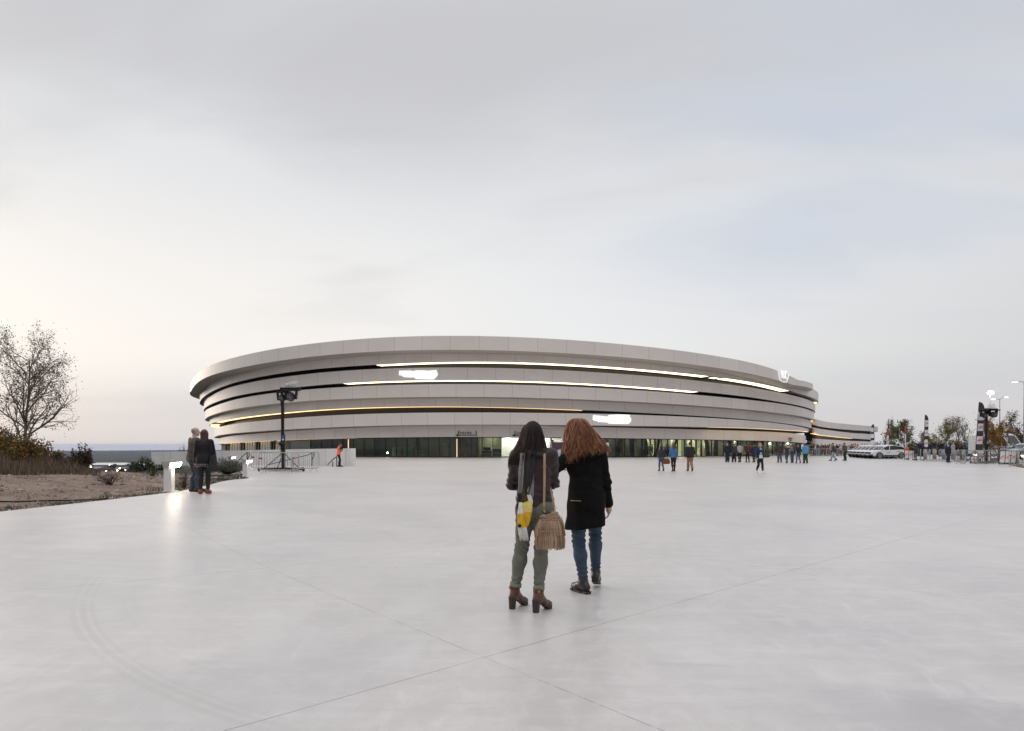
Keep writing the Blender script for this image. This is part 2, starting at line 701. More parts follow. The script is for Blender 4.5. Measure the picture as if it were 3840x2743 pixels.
def build_ground():
    # plaza slab
    ys = np.concatenate([np.linspace(-10, 60, 141), np.linspace(61, 150, 60)])
    t = np.linspace(0, 1, 71)
    xl, xr = edge_x(LEFT_EDGE, ys), edge_x(RIGHT_EDGE, ys)
    X = xl[:, None] + (xr - xl)[:, None] * t[None, :]
    Y = np.repeat(ys[:, None], len(t), 1)
    me = grid_mesh('plaza', X, Y, gz(X, Y), plaza_material())
    o = link('plaza', me)
    tag(o, 'pale polished concrete forecourt with sawn joints', None, None, 'structure')
    # slab edge where the concrete stands above the dirt
    mb = MB()
    pts = [(x, y) for y, x in LEFT_EDGE[:-3]]
    for (x0, y0), (x1, y1) in zip(pts, pts[1:]):
        z0, z1 = float(gz(x0, y0)), float(gz(x1, y1))
        mb.quad((x0, y0, z0), (x1, y1, z1), (x1, y1, z1 - .3), (x0, y0, z0 - .3))
    e = mb.build('plaza_edge', mat('slab_edge', (.36, .35, .34), .8, var=.2))
    tag(e, None, None, None, 'structure')

    # wide terrain out to the hills
    az = np.concatenate([np.linspace(-180, -60, 30)[:-1], np.linspace(-60, 60, 200)[:-1], np.linspace(60, 180, 30)])
    rr = np.concatenate([[0.5], np.geomspace(6, 14000, 150)])
    A, RR = np.meshgrid(np.radians(az), rr)
    X, Y = RR * np.sin(A), RR * np.cos(A)
    far = np.interp(RR, [0, 40, 60, 120, 400, 700, 1200, 2000, 3000, 4500, 6000, 7600, 9500, 14000],
                    [0, -1, -3.5, -9, -18, -22, -29, -37, -45, -52, -50, -40, -120, -200])
    rid = nz2(X, Y, 1500, 3) * 11 + nz2(X, Y, 420, 8) * 4.0
    far = far + rid * np.clip((RR - 900) / 3000, 0, 1) * (1 - sst(6500, 7400, RR) * .55)
    xe = np.interp(Y, [-50, 10, 25, 28, 39, 45, 50, 60, 100, 200, 400], [-42, -40, -30, -24, -21.5, -21.5, -22, -25, -42, -80, -150])
    left = sst(0, 13, xe - X)                       # 1 beyond the rim of the plateau on the left
    left = np.maximum(left, sst(260, 500, RR) * (X < 60))
    right = sst(300, 900, RR)
    Z = -0.05 * np.ones_like(X)
    Z = Z * (1 - left) + far * left
    Z = np.where(X >= 60, -0.05 * (1 - right) + (-6 - 0.004 * RR) * right, Z)
    me = grid_mesh('terrain', X, Y, Z, terrain_material())
    o = link('terrain', me)
    tag(o, 'open ground falling to a wooded valley and hills', None, None, 'structure')


def terrain_material():
    m = bpy.data.materials.new('wooded_land')
    N, L = nt(m)
    b = N['Principled BSDF']
    b.inputs['Roughness'].default_value = .95
    b.inputs['Specular IOR Level'].default_value = .1
    geo = N.new('ShaderNodeNewGeometry')
    cols = [(0.0, (.014, .018, .013)), (.45, (.024, .029, .019)), (.58, (.04, .043, .028)), (.70, (.12, .105, .075)), (.8, (.20, .18, .14))]
    n = N.new('ShaderNodeTexNoise')
    n.inputs['Scale'].default_value = .004
    n.inputs['Detail'].default_value = 10
    n.inputs['Roughness'].default_value = .65
    L.new(geo.outputs['Position'], n.inputs['Vector'])
    r = N.new('ShaderNodeValToRGB')
    el = r.color_ramp.elements
    while len(el) < len(cols):
        el.new(.5)
    for e, (p, c) in zip(el, cols):
        e.position, e.color = p, (*c, 1)
    L.new(n.outputs['Fac'], r.inputs[0])
    L.new(r.outputs[0], b.inputs['Base Color'])
    return m


build_ground()
# ================================================================ the arena
CX0, CY0, R0 = -0.5, 141.0, 58.2


def cs(ox, oy, s, pts):
    return [(ox + x / s, oy + y / s) for x, y in pts]


c1 = lambda *p: cs(700, 1300, 3.69, p)
c2 = lambda *p: cs(1000, 1250, 3.314, p)
c3 = lambda *p: cs(1300, 1240, 3.247, p)
c4 = lambda *p: cs(1600, 1240, 3.247, p)
c5 = lambda *p: cs(2300, 1260, 3.383, p)
c6 = lambda *p: cs(2600, 1300, 3.691, p)
c7 = lambda *p: cs(2850, 1350, 4.164, p)
mid = lambda *p: cs(1600, 1220, 2.8425, p)

# edges of the facade bands as surveyed from the photograph (column, row)
E = {}
E['A1'] = c1((62, 495), (100, 410), (150, 360), (200, 325), (300, 265), (400, 230), (500, 200), (600, 170), (700, 140), (800, 118), (900, 95), (1000, 75)) + \
    c2((0, 213), (200, 178), (400, 150), (600, 122), (800, 102), (994, 82)) + c3((320, 90), (650, 73), (974, 63)) + c4((450, 61), (840, 70), (974, 72)) + \
    mid((1395, 148), (1985, 192)) + c5((305, 125), (590, 157), (1015, 210)) + c6((300, 125), (600, 182), (923, 248)) + c7((200, 130), (300, 160), (440, 212), (520, 258), (590, 315))
E['A0'] = c1((62, 620), (100, 540), (150, 490), (200, 455), (300, 410), (400, 375), (500, 350), (600, 330), (700, 308), (800, 285), (900, 265), (1000, 247)) + \
    c2((0, 368), (300, 320), (600, 285), (994, 250)) + c3((320, 255), (650, 240), (974, 232)) + c4((450, 232), (840, 240), (974, 245)) + \
    mid((1395, 290), (1985, 335)) + c5((305, 283), (590, 312), (1015, 360)) + c6((300, 293), (600, 340), (923, 400)) + c7((250, 318), (515, 392))
E['B1r'] = c7((520, 340), (640, 380), (760, 425), (850, 470), (900, 510), (912, 535))
E['B0'] = c1((180, 790), (332, 635), (480, 558), (738, 478)) + c2((0, 528), (497, 452)) + c3((0, 440), (350, 418), (974, 388)) + c4((0, 386), (450, 377), (974, 380)) + \
    c5((0, 395), (305, 420), (590, 450), (1015, 487)) + c6((200, 407), (461, 443), (700, 478), (923, 507)) + c7((0, 372), (470, 495), (600, 530), (700, 553), (800, 587), (860, 615), (912, 655))
E['C1'] = c1((332, 690), (480, 600), (738, 525)) + c2((0, 575), (497, 508)) + c3((0, 482), (974, 450)) + c4((0, 448), (974, 455)) + c5((0, 475), (400, 507), (1015, 563)) + \
    c6((461, 525), (923, 592)) + c7((0, 465), (200, 495), (400, 530), (600, 580), (750, 630), (860, 690))
E['C0'] = c1((232, 890), (332, 805), (480, 745), (738, 668)) + c2((0, 718), (497, 660)) + c3((0, 635), (974, 606)) + c4((0, 605), (974, 607)) + c5((0, 625), (590, 668), (1015, 705)) + \
    c6((461, 660), (923, 722)) + c7((0, 615), (250, 655), (500, 695), (700, 735), (800, 775), (857, 805))
E['D1'] = c1((250, 900), (332, 858), (480, 795), (738, 712)) + c2((0, 755), (497, 698)) + c3((0, 685), (974, 652)) + c4((0, 650), (974, 655)) + c5((0, 672), (590, 712), (1015, 742)) + \
    c6((461, 715), (923, 755)) + c7((0, 645), (250, 675), (500, 715), (700, 765), (840, 825))
E['D0'] = c1((252, 1020), (332, 960), (480, 912), (738, 848)) + c2((0, 890), (497, 838)) + c3((0, 832), (974, 807)) + c4((0, 806), (974, 810)) + c5((0, 823), (590, 857), (1015, 882)) + \
    c6((461, 850), (923, 888)) + c7((0, 800), (250, 835), (500, 860), (700, 890), (800, 920), (845, 950))
E['E1'] = c1((332, 990), (480, 935), (738, 868)) + c2((0, 905), (497, 852)) + c3((0, 845), (974, 816)) + c4((0, 815), (974, 820)) + c5((0, 840), (590, 868), (1015, 893)) + \
    c6((461, 865), (923, 895)) + c7((0, 808), (250, 845), (500, 878), (700, 925), (800, 960))
E['E0'] = c1((302, 1100), (332, 1070), (480, 1030), (738, 985)) + c2((0, 1010), (497, 963)) + c3((0, 945), (974, 923)) + c4((0, 923), (974, 935)) + c5((0, 960), (590, 990), (1015, 1013)) + \
    c6((461, 990), (923, 1027)) + c7((0, 955), (250, 980), (500, 1010), (700, 1045), (805, 1080))
E['F1'] = c1((368, 1160), (480, 1110), (738, 1062)) + c2((0, 1085), (497, 1038)) + c3((0, 1022), (974, 998)) + c4((0, 998), (974, 1000)) + c5((0, 992), (590, 1012), (1015, 1030)) + \
    c6((461, 1005), (923, 1035)) + c7((0, 965), (500, 1025), (700, 1065), (770, 1085))
E['F0'] = c1((368, 1265), (480, 1222), (738, 1195)) + c2((0, 1213), (497, 1185)) + c3((0, 1170), (974, 1147)) + c4((0, 1145), (974, 1147)) + c5((0, 1140), (1015, 1155)) + \
    c6((461, 1122), (923, 1132)) + c7((0, 1078), (200, 1085), (400, 1100), (600, 1110), (770, 1125))
E['G1'] = c1((427, 1285), (480, 1262), (738, 1222)) + c2((0, 1237), (497, 1200)) + c3((0, 1186), (974, 1155)) + c4((0, 1151), (974, 1153)) + c5((0, 1163), (1015, 1186)) + \
    c6((461, 1162), (923, 1172)) + c7((0, 1125), (200, 1128), (400, 1140), (600, 1160), (740, 1195))
E['G0'] = c1((427, 1358), (480, 1345), (738, 1330)) + c2((0, 1338), (497, 1320)) + c3((0, 1310), (974, 1298)) + c4((0, 1296), (974, 1294)) + c5((0, 1300), (1015, 1312)) + \
    c6((461, 1297), (923, 1305)) + c7((0, 1268), (250, 1272), (500, 1285), (700, 1305), (750, 1320))

# how far each band stands in (-) or out (+) of the common circle: left tangent, front, right
OFF = {'A': ((-65, 1.5), (-30, 2.4), (0, 2.4), (30, 2.5), (45, 2.2), (50, 1.5), (53, .3), (55, -.7), (60, -1.9), (75, -3.2)),
       'B': ((-65, 0), (70, 0)), 'C': ((-65, -.64), (0, -.05), (65, -.5)), 'D': ((-65, -.85), (0, -.2), (65, -.7)),
       'E': ((-65, -1.5), (-40, -2.0), (0, -2.2), (40, -1.8), (65, -1.1)), 'F': ((-65, -2.3), (0, -1.2), (65, -1.5)), 'G': ((-65, -3.0), (-40, -3.0), (0, -3.0), (40, -2.6), (65, -2.0))}


def off(b, ph):
    t = OFF[b]
    v = np.interp(np.degrees(ph), [a for a, _ in t], [c for _, c in t])
    return v


def rad(b, ph):
    return R0 + off(b, ph)


def pt(b, ph, d=0.0):
    r = rad(b, ph) + d
    return CX0 + r * np.sin(ph), CY0 - r * np.cos(ph)


PH = np.radians(np.linspace(-84, 84, 1681))


def hit(b, px, d=0.0):
    """angle at which the view ray of a photo column first meets a band"""
    x, y = pt(b, PH, d)
    col = CXP + F * x / y
    i0, i1 = int(np.argmin(col)), int(np.argmax(col))
    return float(np.interp(px, col[i0:i1 + 1], PH[i0:i1 + 1]))


def edge_fn(key, deg=7):
    b = key[0]
    ps, zs = [], []
    for px, py in E[key]:
        ph = hit(b, px)
        x, y = pt(b, ph)
        if ps and abs(ph - ps[-1]) < 1e-4:
            continue
        ps.append(ph)
        zs.append(EYE + (HZ - py) * y / F)
    o_ = np.argsort(ps)
    ps, zs = np.array(ps)[o_], np.array(zs)[o_]
    lo, hi = ps.min(), ps.max()
    g = np.linspace(lo, hi, 400)
    zi = np.interp(g, ps, zs)
    sg = int(R(5.0) / (g[1] - g[0]))
    kx = np.arange(-3 * sg, 3 * sg + 1)
    kw = np.exp(-.5 * (kx / sg) ** 2)
    kw /= kw.sum()
    pl = 2 * zi[0] - zi[1:3 * sg + 1][::-1]
    pr = 2 * zi[-1] - zi[-3 * sg - 1:-1][::-1]
    zsm = np.convolve(np.concatenate([pl, zi, pr]), kw, 'valid')
    c = lambda q: np.interp(q, g, zsm)

    def fn(ph):
        ph = np.asarray(ph, float)
        z = c(np.clip(ph, lo, hi))
        # round the back: run evenly from the right end value to the left one
        t = np.clip((ph - hi) / (2 * PI - hi + lo), 0, 1)
        t = t * t * (3 - 2 * t)
        return z * (1 - t) + float(c(lo)) * t
    return fn, lo, hi


ZF, LIM = {}, {}
for k_ in E:
    ZF[k_], *LIM[k_] = edge_fn(k_, 3 if k_ == 'B1r' else 7)

ARENA_C = Vector((CX0, CY0, 0))
arena = thing('arena_building', 'round white arena of stacked curved bands with glowing light slots and a glazed ground floor', 'arena', (0, 0, 0))


def band_material(name, col):
    m = bpy.data.materials.new(name)
    N, L = nt(m)
    b = N['Principled BSDF']
    b.inputs['Roughness'].default_value = .42
    b.inputs['Specular IOR Level'].default_value = .4
    uv = N.new('ShaderNodeUVMap')
    sp = N.new('ShaderNodeSeparateXYZ')
    L.new(uv.outputs[0], sp.inputs[0])

    def ma(op, a, b_=None):
        n = N.new('ShaderNodeMath')
        n.operation = op
        for i, x in enumerate((a, b_)):
            if x is None:
                continue
            if isinstance(x, (int, float)):
                n.inputs[i].default_value = x
            else:
                L.new(x, n.inputs[i])
        return n.outputs[0]

    def line(v, per, w):
        fr = ma('ABSOLUTE', ma('SUBTRACT', ma('FRACT', ma('DIVIDE', v, per)), .5))
        d = ma('MULTIPLY', ma('SUBTRACT', .5, fr), per)
        n = N.new('ShaderNodeMapRange')
        n.inputs['From Min'].default_value = w
        n.inputs['From Max'].default_value = w * .4
        L.new(d, n.inputs['Value'])
        return n.outputs[0]
    u, v = sp.outputs[0], sp.outputs[1]
    cell = ma('FLOOR', ma('DIVIDE', u, 3.45))
    wn = N.new('ShaderNodeTexWhiteNoise')
    wn.noise_dimensions = '1D'
    L.new(cell, wn.inputs['W'])
    no = N.new('ShaderNodeTexNoise')
    no.inputs['Scale'].default_value = .35
    no.inputs['Detail'].default_value = 5
    L.new(uv.outputs[0], no.inputs['Vector'])
    val = ma('ADD', ma('MULTIPLY', ma('SUBTRACT', wn.outputs[0], .5), .05), ma('MULTIPLY', ma('SUBTRACT', no.outputs['Fac'], .5), .10))
    lam = ma('MULTIPLY', line(v, .105, .02), .10)
    joint = line(u, 3.45, .03)
    bc = N.new('ShaderNodeBrightContrast')
    bc.inputs['Color'].default_value = (*col, 1)
    L.new(ma('SUBTRACT', val, ma('MULTIPLY', lam, .8)), bc.inputs['Bright'])
    mx = N.new('ShaderNodeMix')
    mx.data_type = 'RGBA'
    L.new(ma('MULTIPLY', joint, .42), mx.inputs['Factor'])
    L.new(bc.outputs[0], mx.inputs['A'])
    mx.inputs['B'].default_value = (.10, .10, .10, 1)
    L.new(mx.outputs['Result'], b.inputs['Base Color'])
    bp = N.new('ShaderNodeBump')
    bp.inputs['Strength'].default_value = .35
    bp.inputs['Distance'].default_value = .01
    L.new(ma('SUBTRACT', 0.0, ma('ADD', line(v, .105, .02), joint)), bp.inputs['Height'])
    L.new(bp.outputs['Normal'], b.inputs['Normal'])
    _M[name] = m
    return m


BANDMAT = band_material('lacquered_aluminium', (.835, .768, .715))
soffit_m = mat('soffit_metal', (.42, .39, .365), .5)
dark_m = mat('dark_glazing_and_shade', (.012, .011, .011), .35, spec=.3)  # near-black glazing; on soffits it paints the shade of the slots
brown_m = mat('bronze_glazing', (.016, .012, .009), .35, spec=.3)
led_m = glow('led_soffit', (1.0, .80, .55), 3.2)
ledw_m = glow('led_soffit_warm', (1.0, .70, .36), 2.0)
roof_m = mat('roof_membrane', (.55, .55, .55), .8)


def strip(pa, pb, us=None, va=None, vb=None, name='strip', m=None, parent=None, smooth=True, flip=False, closed=False):
    """ribbon between two polylines (n,3), optional uv"""
    n = len(pa)
    v = np.concatenate([pa, pb])
    i = np.arange(n - 1)
    f = np.stack([i, i + 1, i + 1 + n, i + n], -1)
    if flip:
        f = f[:, ::-1]
    me = arrmesh(name, v, f, m, smooth)
    if us is not None:
        uvl = me.uv_layers.new(name='UVMap')
        idx = np.empty(len(me.loops), np.int32)
        me.loops.foreach_get('vertex_index', idx)
        U = np.concatenate([us, us])
        V = np.concatenate([va, vb])
        uvl.data.foreach_set('uv', np.stack([U[idx], V[idx]], -1).astype(np.float32).ravel())
    return me


def join(name, meshes, parent):
    bm = bmesh.new()
    mats = []
    for me in meshes:
        k = len(bm.faces)
        bm.from_mesh(me)
        bm.faces.ensure_lookup_table()
        m = me.materials[0]
        if m not in mats:
            mats.append(m)
        mi = mats.index(m)
        for i in range(k, len(bm.faces)):
            bm.faces[i].material_index = mi
    out = bpy.data.meshes.new(name)
    bm.to_mesh(out)
    bm.free()
    for m in mats:
        out.materials.append(m)
    for me in meshes:
        bpy.data.meshes.remove(me)
    return link(name, out, parent)


def p3(b, ph, d, z):
    x, y = pt(b, ph, d)
    return np.stack([x, y, np.broadcast_to(z, x.shape)], -1)


def make_band(b, ph, z1, z0, label, top_in=3.0, soff=2.2, soff_m=None, slope=-.02):
    us = np.cumsum(np.concatenate([[0], np.hypot(*np.diff(np.stack(pt(b, ph)), axis=1))])) + {'A': 0, 'B': 1.1, 'C': 2.3, 'D': .6, 'E': 1.9, 'F': 3.0, 'G': 1.4}[b]
    parts = [strip(p3(b, ph, 0, z1), p3(b, ph, 0, z0), us, z1 - z1, z1 - z0, m=BANDMAT, flip=True),
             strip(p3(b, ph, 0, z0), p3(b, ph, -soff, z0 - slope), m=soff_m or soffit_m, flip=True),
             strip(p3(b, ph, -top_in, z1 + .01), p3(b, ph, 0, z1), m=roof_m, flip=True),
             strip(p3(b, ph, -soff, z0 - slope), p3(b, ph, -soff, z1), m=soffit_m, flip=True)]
    for i in (0, -1):                       # close the cut ends
        a = [p3(b, ph[i:i + 1] if i == 0 else ph[-1:], d, z)[0] for d, z in ((0, z1[i]), (0, z0[i]), (-soff, z0[i] - slope), (-soff, z1[i] + .01))]
        mb = MB()
        mb.quad(*[tuple(q) for q in a])
        parts.append(mb.mesh('cap', BANDMAT))
    o = join('facade_band', parts, arena)
    if label:
        o['label'] = label
    return o


FULL = np.radians(np.linspace(-178, 182, 721))
FRONT = np.radians(np.linspace(-95, 100, 601))
STEP = hit('B', 2975)
bands = {}
bands['A'] = make_band('A', FULL, ZF['A1'](FULL), ZF['A0'](FULL), 'topmost overhanging white band', soff=3.4, slope=.16)
phl = FULL[FULL < STEP - .0005]
phl = np.append(phl, STEP)
phr = np.concatenate([[STEP], FULL[FULL > STEP]])
zB1l = ZF['A0'](phl) + .05
make_band('B', phl, zB1l, ZF['B0'](phl), 'shaded band under the top overhang', soff_m=dark_m)  # soffit near black: shade of the narrow slot put into its colour
zr = ZF['B1r'](phr)
zr = np.where(phr > LIM['B1r'][1], float(ZF['B1r'](LIM['B1r'][1])), zr)
z0r = np.minimum(ZF['B0'](phr), zr - .9)
make_band('B', phr + 1e-5, zr, z0r, 'stepped end of the second band at right')
for b in 'CDEFG':
    z1, z0 = ZF[b + '1'](FRONT), ZF[b + '0'](FRONT)
    make_band(b, FRONT, np.maximum(z1, z0 + .5), z0, None, top_in=2.5, soff=2.6 if b in 'DF' else 2.0, soff_m=soffit_m if b in 'DF' else dark_m, slope=.07 if b in 'DF' else -.02)  # soffits of C, E and G coloured as dark as the slot shade

# recessed walls seen in the slots between the bands
for up, lo, m_ in (('A', 'B', dark_m), ('B', 'C', dark_m), ('C', 'D', dark_m), ('D', 'E', dark_m), ('E', 'F', brown_m), ('F', 'G', dark_m)):
    ph = FRONT
    zt = ZF[up + '0'](ph) + .6
    zb = (ZF[lo + '1'](ph) if lo != 'B' else ZF['B0'](ph) + .5) - .6
    me = strip(p3(lo, ph, -1.75, zt), p3(lo, ph, -1.75, zb), m=m_, flip=True)
    link('slot_glazing', me, arena)

# glowing soffit strips
def led(b, px0, px1, m_, a=-.12, w=-1.5, ph=None):
    ph = np.linspace(hit(b, px0), hit(b, px1), 120) if ph is None else ph
    z = ZF[b + '0'](ph) - .015
    if b == 'B':
        z = np.where(ph > STEP, np.minimum(ZF['B0'](ph), np.where(ph > LIM['B1r'][1], float(ZF['B1r'](LIM['B1r'][1])), ZF['B1r'](ph)) - .9), ZF['B0'](ph)) - .015
    me = strip(p3(b, ph, a, z), p3(b, ph, w, z), m=m_, flip=True)
    link('light_strip', me, arena)


led('B', 1408, 2660, led_m)
led('B', 2686, 2709, led_m, -.5, -1.5)
led('B', 2719, 2962, led_m)
led('C', 1284, 2621, led_m)
led('E', 806, 2187, ledw_m, -.15, -1.15)
led('F', 2661, 3034, ledw_m, -.12, -1.5)
led('B', 0, 0, ledw_m, -.2, -1.7, np.radians(np.linspace(66, 84, 30)))
led('C', 0, 0, ledw_m, -.2, -1.7, np.radians(np.linspace(66, 84, 30)))
led('D', 0, 0, ledw_m, -.2, -1.7, np.radians(np.linspace(66, 84, 30)))
led('E', 0, 0, ledw_m, -.15, -1.5, np.radians(np.linspace(-84, -62, 30)))
led('G', 830, 1330, ledw_m, -.25, -.6)  # warm line lit from inside at the glass head, built as a glowing strip

# roof deck
mb = MB()
zt = ZF['A1'](FULL) - .35
ring = p3('A', FULL, -2.9, zt)
mb.add([tuple(p) for p in ring] + [(CX0, CY0, 15.2)], [(i, i + 1, len(ring)) for i in range(len(ring) - 1)])
mb.build('roof', roof_m, arena, True)
# ================================================================ glazed ground floor, lobby, wing
OFF['H'] = ((-65, -3.7), (0, -3.9), (65, -2.8))
GLASS = glassmat('clear_glazing', (.74, .80, .72))
frame_m = mat('black_frame', (.018, .018, .018), .4)
white_m = mat('white_fin', (.75, .74, .72), .5)
ph0, ph1 = hit('H', 829.5), hit('H', 3032)
gp = np.linspace(ph0, ph1, 300)
topz = ZF['G0'](gp) + .25
glz = strip(p3('H', gp, 0, topz), p3('H', gp, 0, np.full_like(gp, .03)), m=GLASS, flip=True)
glass_o = link('window_wall', glz, arena)

# frames: slim black mullions, closer white fins at the far left
mb = MB()
def mullion(m, ph, w, d, dd=0.0):
    x, y = pt('H', ph, dd)
    z = float(ZF['G0'](ph)) + .25
    m.box((x, y, z / 2 + .01), (w, d, z), Matrix.Rotation(ph, 3, 'Z'))
s_px = 1085.0
for px in np.arange(833, 1078, 9.5):
    if int(px) % 3:
        mw = MB()
        mullion(mw, hit('H', px), .12, .25, .14)
        mw.build('window_fin', white_m, glass_o)
    else:
        mullion(mb, hit('H', px), .12, .25, .14)
for px in list(np.arange(1165, 1880, 40.2)) + [1880, 1938, 2068, 2108, 2150, 2200, 2250, 2310, 2342, 2376, 2408, 2424, 2438, 2456, 2480, 2503, 2540, 2567, 2592, 2610, 2629, 2648, 2668, 2690, 2712,
                                               2730, 2765, 2800, 2830, 2862, 2880, 2896, 2912, 2936, 2960, 2985, 3010, 3028]:
    mullion(mb, hit('H', px), .09 if px < 2400 else .16, .12, .02)
for q in (.06, None):
    a = [(*pt('H', p, .03), q if q else float(ZF['G0'](p)) - .04) for p in gp[::3]]
    mb.tube(a, .05, 4)
mb.build('window_frame', frame_m, glass_o)
for px in (1308, 1714):
    m1 = MB()
    ph = hit('H', px)
    x, y = pt('H', ph, .1)
    m1.box((x, y, 1.2), (.07, .05, 2.3), Matrix.Rotation(ph, 3, 'Z'))
    m1.build('light_strip', glow('amber_edge', (1., .62, .36), 1.6), arena)

# lobby: floor, ceiling, back walls in bays of different finish
lob = {'pale': mat('pale_green_wall', (.60, .62, .44), .7), 'white': mat('white_room', (.85, .84, .80), .7), 'dim': mat('dim_wall', (.10, .11, .085), .7),
       'grey': mat('grey_curtain', (.55, .55, .55), .8), 'mid': mat('lobby_wall', (.26, .26, .20), .7), 'black': mat('black_wall', (.03, .03, .028), .6)}
lobf = mat('lobby_floor', (.36, .35, .33), .25)
lobc = mat('lobby_ceiling', (.12, .12, .115), .7)
DEPTH = 7.0
a, b_ = p3('H', gp, -.02, np.full_like(gp, .012)), p3('H', gp, -DEPTH, np.full_like(gp, .012))
link('lobby_floor', strip(a, b_, m=lobf, flip=True), arena)
a, b_ = p3('H', gp, .6, topz + .02), p3('H', gp, -DEPTH, topz + .35)
link('lobby_ceiling', strip(a, b_, m=lobc), arena)
BAYS = [(829.5, 1078, 'grey', 4.2, 2.0), (1078, 1163, 'grey', .6, 1.1), (1163, 1310, 'dim', 6.5, 1.2), (1310, 1792, 'dim', 6.8, 2.2), (1792, 1880, 'pale', 3.2, 4.5), (1880, 2066, 'white', 3.0, 26),
        (2066, 2160, 'white', 3.5, 7), (2160, 2310, 'mid', 6, 2), (2310, 2424, 'mid', 6.8, 3), (2424, 2720, 'mid', 6.8, 17.0), (2720, 2830, 'mid', 6.8, 8.0), (2830, 3032, 'mid', 6.8, 17.0)]
for x0, x1, fin, dp, pw in BAYS:
    p = np.linspace(hit('H', x0) + 1e-4, hit('H', x1) - 1e-4, max(4, int((x1 - x0) / 12)))
    z1 = ZF['G0'](p) + .6
    w = [strip(p3('H', p, -dp, z1), p3('H', p, -dp, z1 * 0), m=lob[fin], flip=True)]
    for e in (p[0], p[-1]):
        d = np.linspace(-.06, -dp, 4)
        q = np.stack([*pt('H', np.full(4, e), d)], -1)
        w.append(strip(np.c_[q, np.full(4, float(ZF['G0'](e)) + .6)], np.c_[q, np.zeros(4)], m=lob[fin]))
    o = join('lobby_wall', w, arena)
    if pw:                                   # ceiling light panels
        z1 = ZF['G0'](p) + .12
        n = max(1, int((x1 - x0) / 45))
        for i in range(n):
            e = hit('H', x0 + (i + .5) * (x1 - x0) / n)
            for dd in ((-.3 * dp, -.75 * dp) if dp > 2 else (-.5 * dp,)):
                x, y = pt('H', e, dd)
                mbl = MB().box((x, y, float(ZF['G0'](e)) + .16), (.9, .35, .03), Matrix.Rotation(e, 3, 'Z'))
                mbl.build('ceiling_light', glow('lobby_light_%d' % int(pw * 10), (1.0, .95, .74) if fin != 'white' else (1, .97, .92), pw * 2.2), arena)

# pale panels and leaning black piers standing in the entrance hall
pan_m = mat('pale_panel', (.72, .74, .47), .6)
green_m = mat('green_board', (.16, .26, .15), .6)
for x0, x1 in ((2440, 2453), (2460, 2477), (2504, 2514), (2556, 2566), (2569, 2579), (2594, 2609), (2612, 2627), (2635, 2646), (2656, 2666), (2670, 2684), (2802, 2812), (2832, 2860), (2864, 2879),
               (2881, 2894), (2897, 2911), (2913, 2922), (2928, 2935), (2948, 2954), (2964, 2972)):
    p = np.linspace(hit('H', x0), hit('H', x1), 5)
    dd = -2.2 - .8 * ((x0 * 7) % 3)
    me = strip(p3('H', p, dd, ZF['G0'](p) + .3), p3('H', p, dd, p * 0), m=pan_m, flip=True)
    link('wall_panel', me, arena)
for px, ln in ((2431, .35), (2482, .6), (2545, .8), (2690, -.5), (2716, .2), (2770, .3), (2890, .7), (2333, .5), (2395, -.3), (1548, .1)):
    m1 = MB()
    ph = hit('H', px)
    x, y = pt('H', ph, -1.6)
    t = Vector((math.cos(ph), math.sin(ph), 0))
    m1.bar(Vector((x, y, 0)), Vector((x, y, 2.75)) + t * ln, .5, .35)
    m1.build('leaning_pier', lob['black'], arena)
m1 = MB()
x, y = pt('H', hit('H', 2399), -1.2)
m1.box((x, y, 1.05), (.45, .3, 2.1))
m1.build('pale_column', mat('cream_column', (.62, .56, .42), .6), arena)
# stair flight in the hall
m1 = MB()
for i in range(12):
    x, y = pt('H', hit('H', 2676 + i * 3.2), -3.0)
    m1.box((x, y, .1 + i * .19), (.45, 1.2, .19))
m1.build('staircase', mat('pale_stair', (.66, .64, .50), .6), arena)


def standing_board(px0, px1, h, dd, m, name, label, cat, group=None):
    xa, ya = pt('H', hit('H', px0), dd)
    xb, yb = pt('H', hit('H', px1), dd)
    c = Vector(((xa + xb) / 2, (ya + yb) / 2, .012))
    w = math.hypot(xb - xa, yb - ya)
    t = thing(name, label, cat, c, math.atan2(yb - ya, xb - xa), group)
    q = MB().box((0, 0, h / 2 + .06), (w, .05, h))
    q.build('panel', m, t)
    q = MB()
    for s in (-1, 1):
        q.box((s * w * .4, 0, .03), (.06, .5, .06))
    q.build('foot', frame_m, t)
    return t


standing_board(1455, 1488, 1.25, -1.2, green_m, 'display_board', 'taller green board standing behind the dark glass', 'board', 'green boards')
standing_board(1495, 1533, 1.27, -1.4, green_m, 'display_board', 'green board right of the taller green board behind the glass', 'board', 'green boards')
standing_board(1546, 1579, .9, -1.0, mat('olive_board', (.24, .27, .17), .6), 'display_board', 'low olive board behind the dark glass, rightmost of the boards', 'board', 'green boards')
standing_board(1646, 1664, 1.75, -2.0, mat('beige_door', (.32, .30, .20), .6), 'door_leaf', 'tall beige door leaf leaning upright behind the dark glass', 'door')


def flight_case(px, dd, w, h, label, name='flight_case'):
    ph = hit('H', px)
    x, y = pt('H', ph, dd)
    t = thing(name, label, 'flight case', (x, y, .012), ph, 'flight cases behind the glass')
    MB().box((0, 0, h / 2 + .12), (w, .6, h)).build('case', mat('case_black', (.03, .03, .035), .45), t)
    q = MB()
    for s in (-1, 1):
        for zz in (.13, h + .1):
            q.box((s * (w / 2), -.3, zz), (.05, .05, .05))
        q.box((s * w / 2, -.31, h / 2 + .12), (.03, .02, h))
    for zz in (.14, h * .55, h + .1):
        q.box((0, -.31, zz), (w, .02, .03))
    q.build('trim', mat('alu_trim', (.45, .45, .45), .35, 1.0), t)
    q = MB()
    for sx in (-1, 1):
        for sy in (-1, 1):
            q.cyl((sx * w * .4 - .02, sy * .22, .06), (sx * w * .4 + .02, sy * .22, .06), .06, n=10)
    q.build('caster', frame_m, t)
    return t


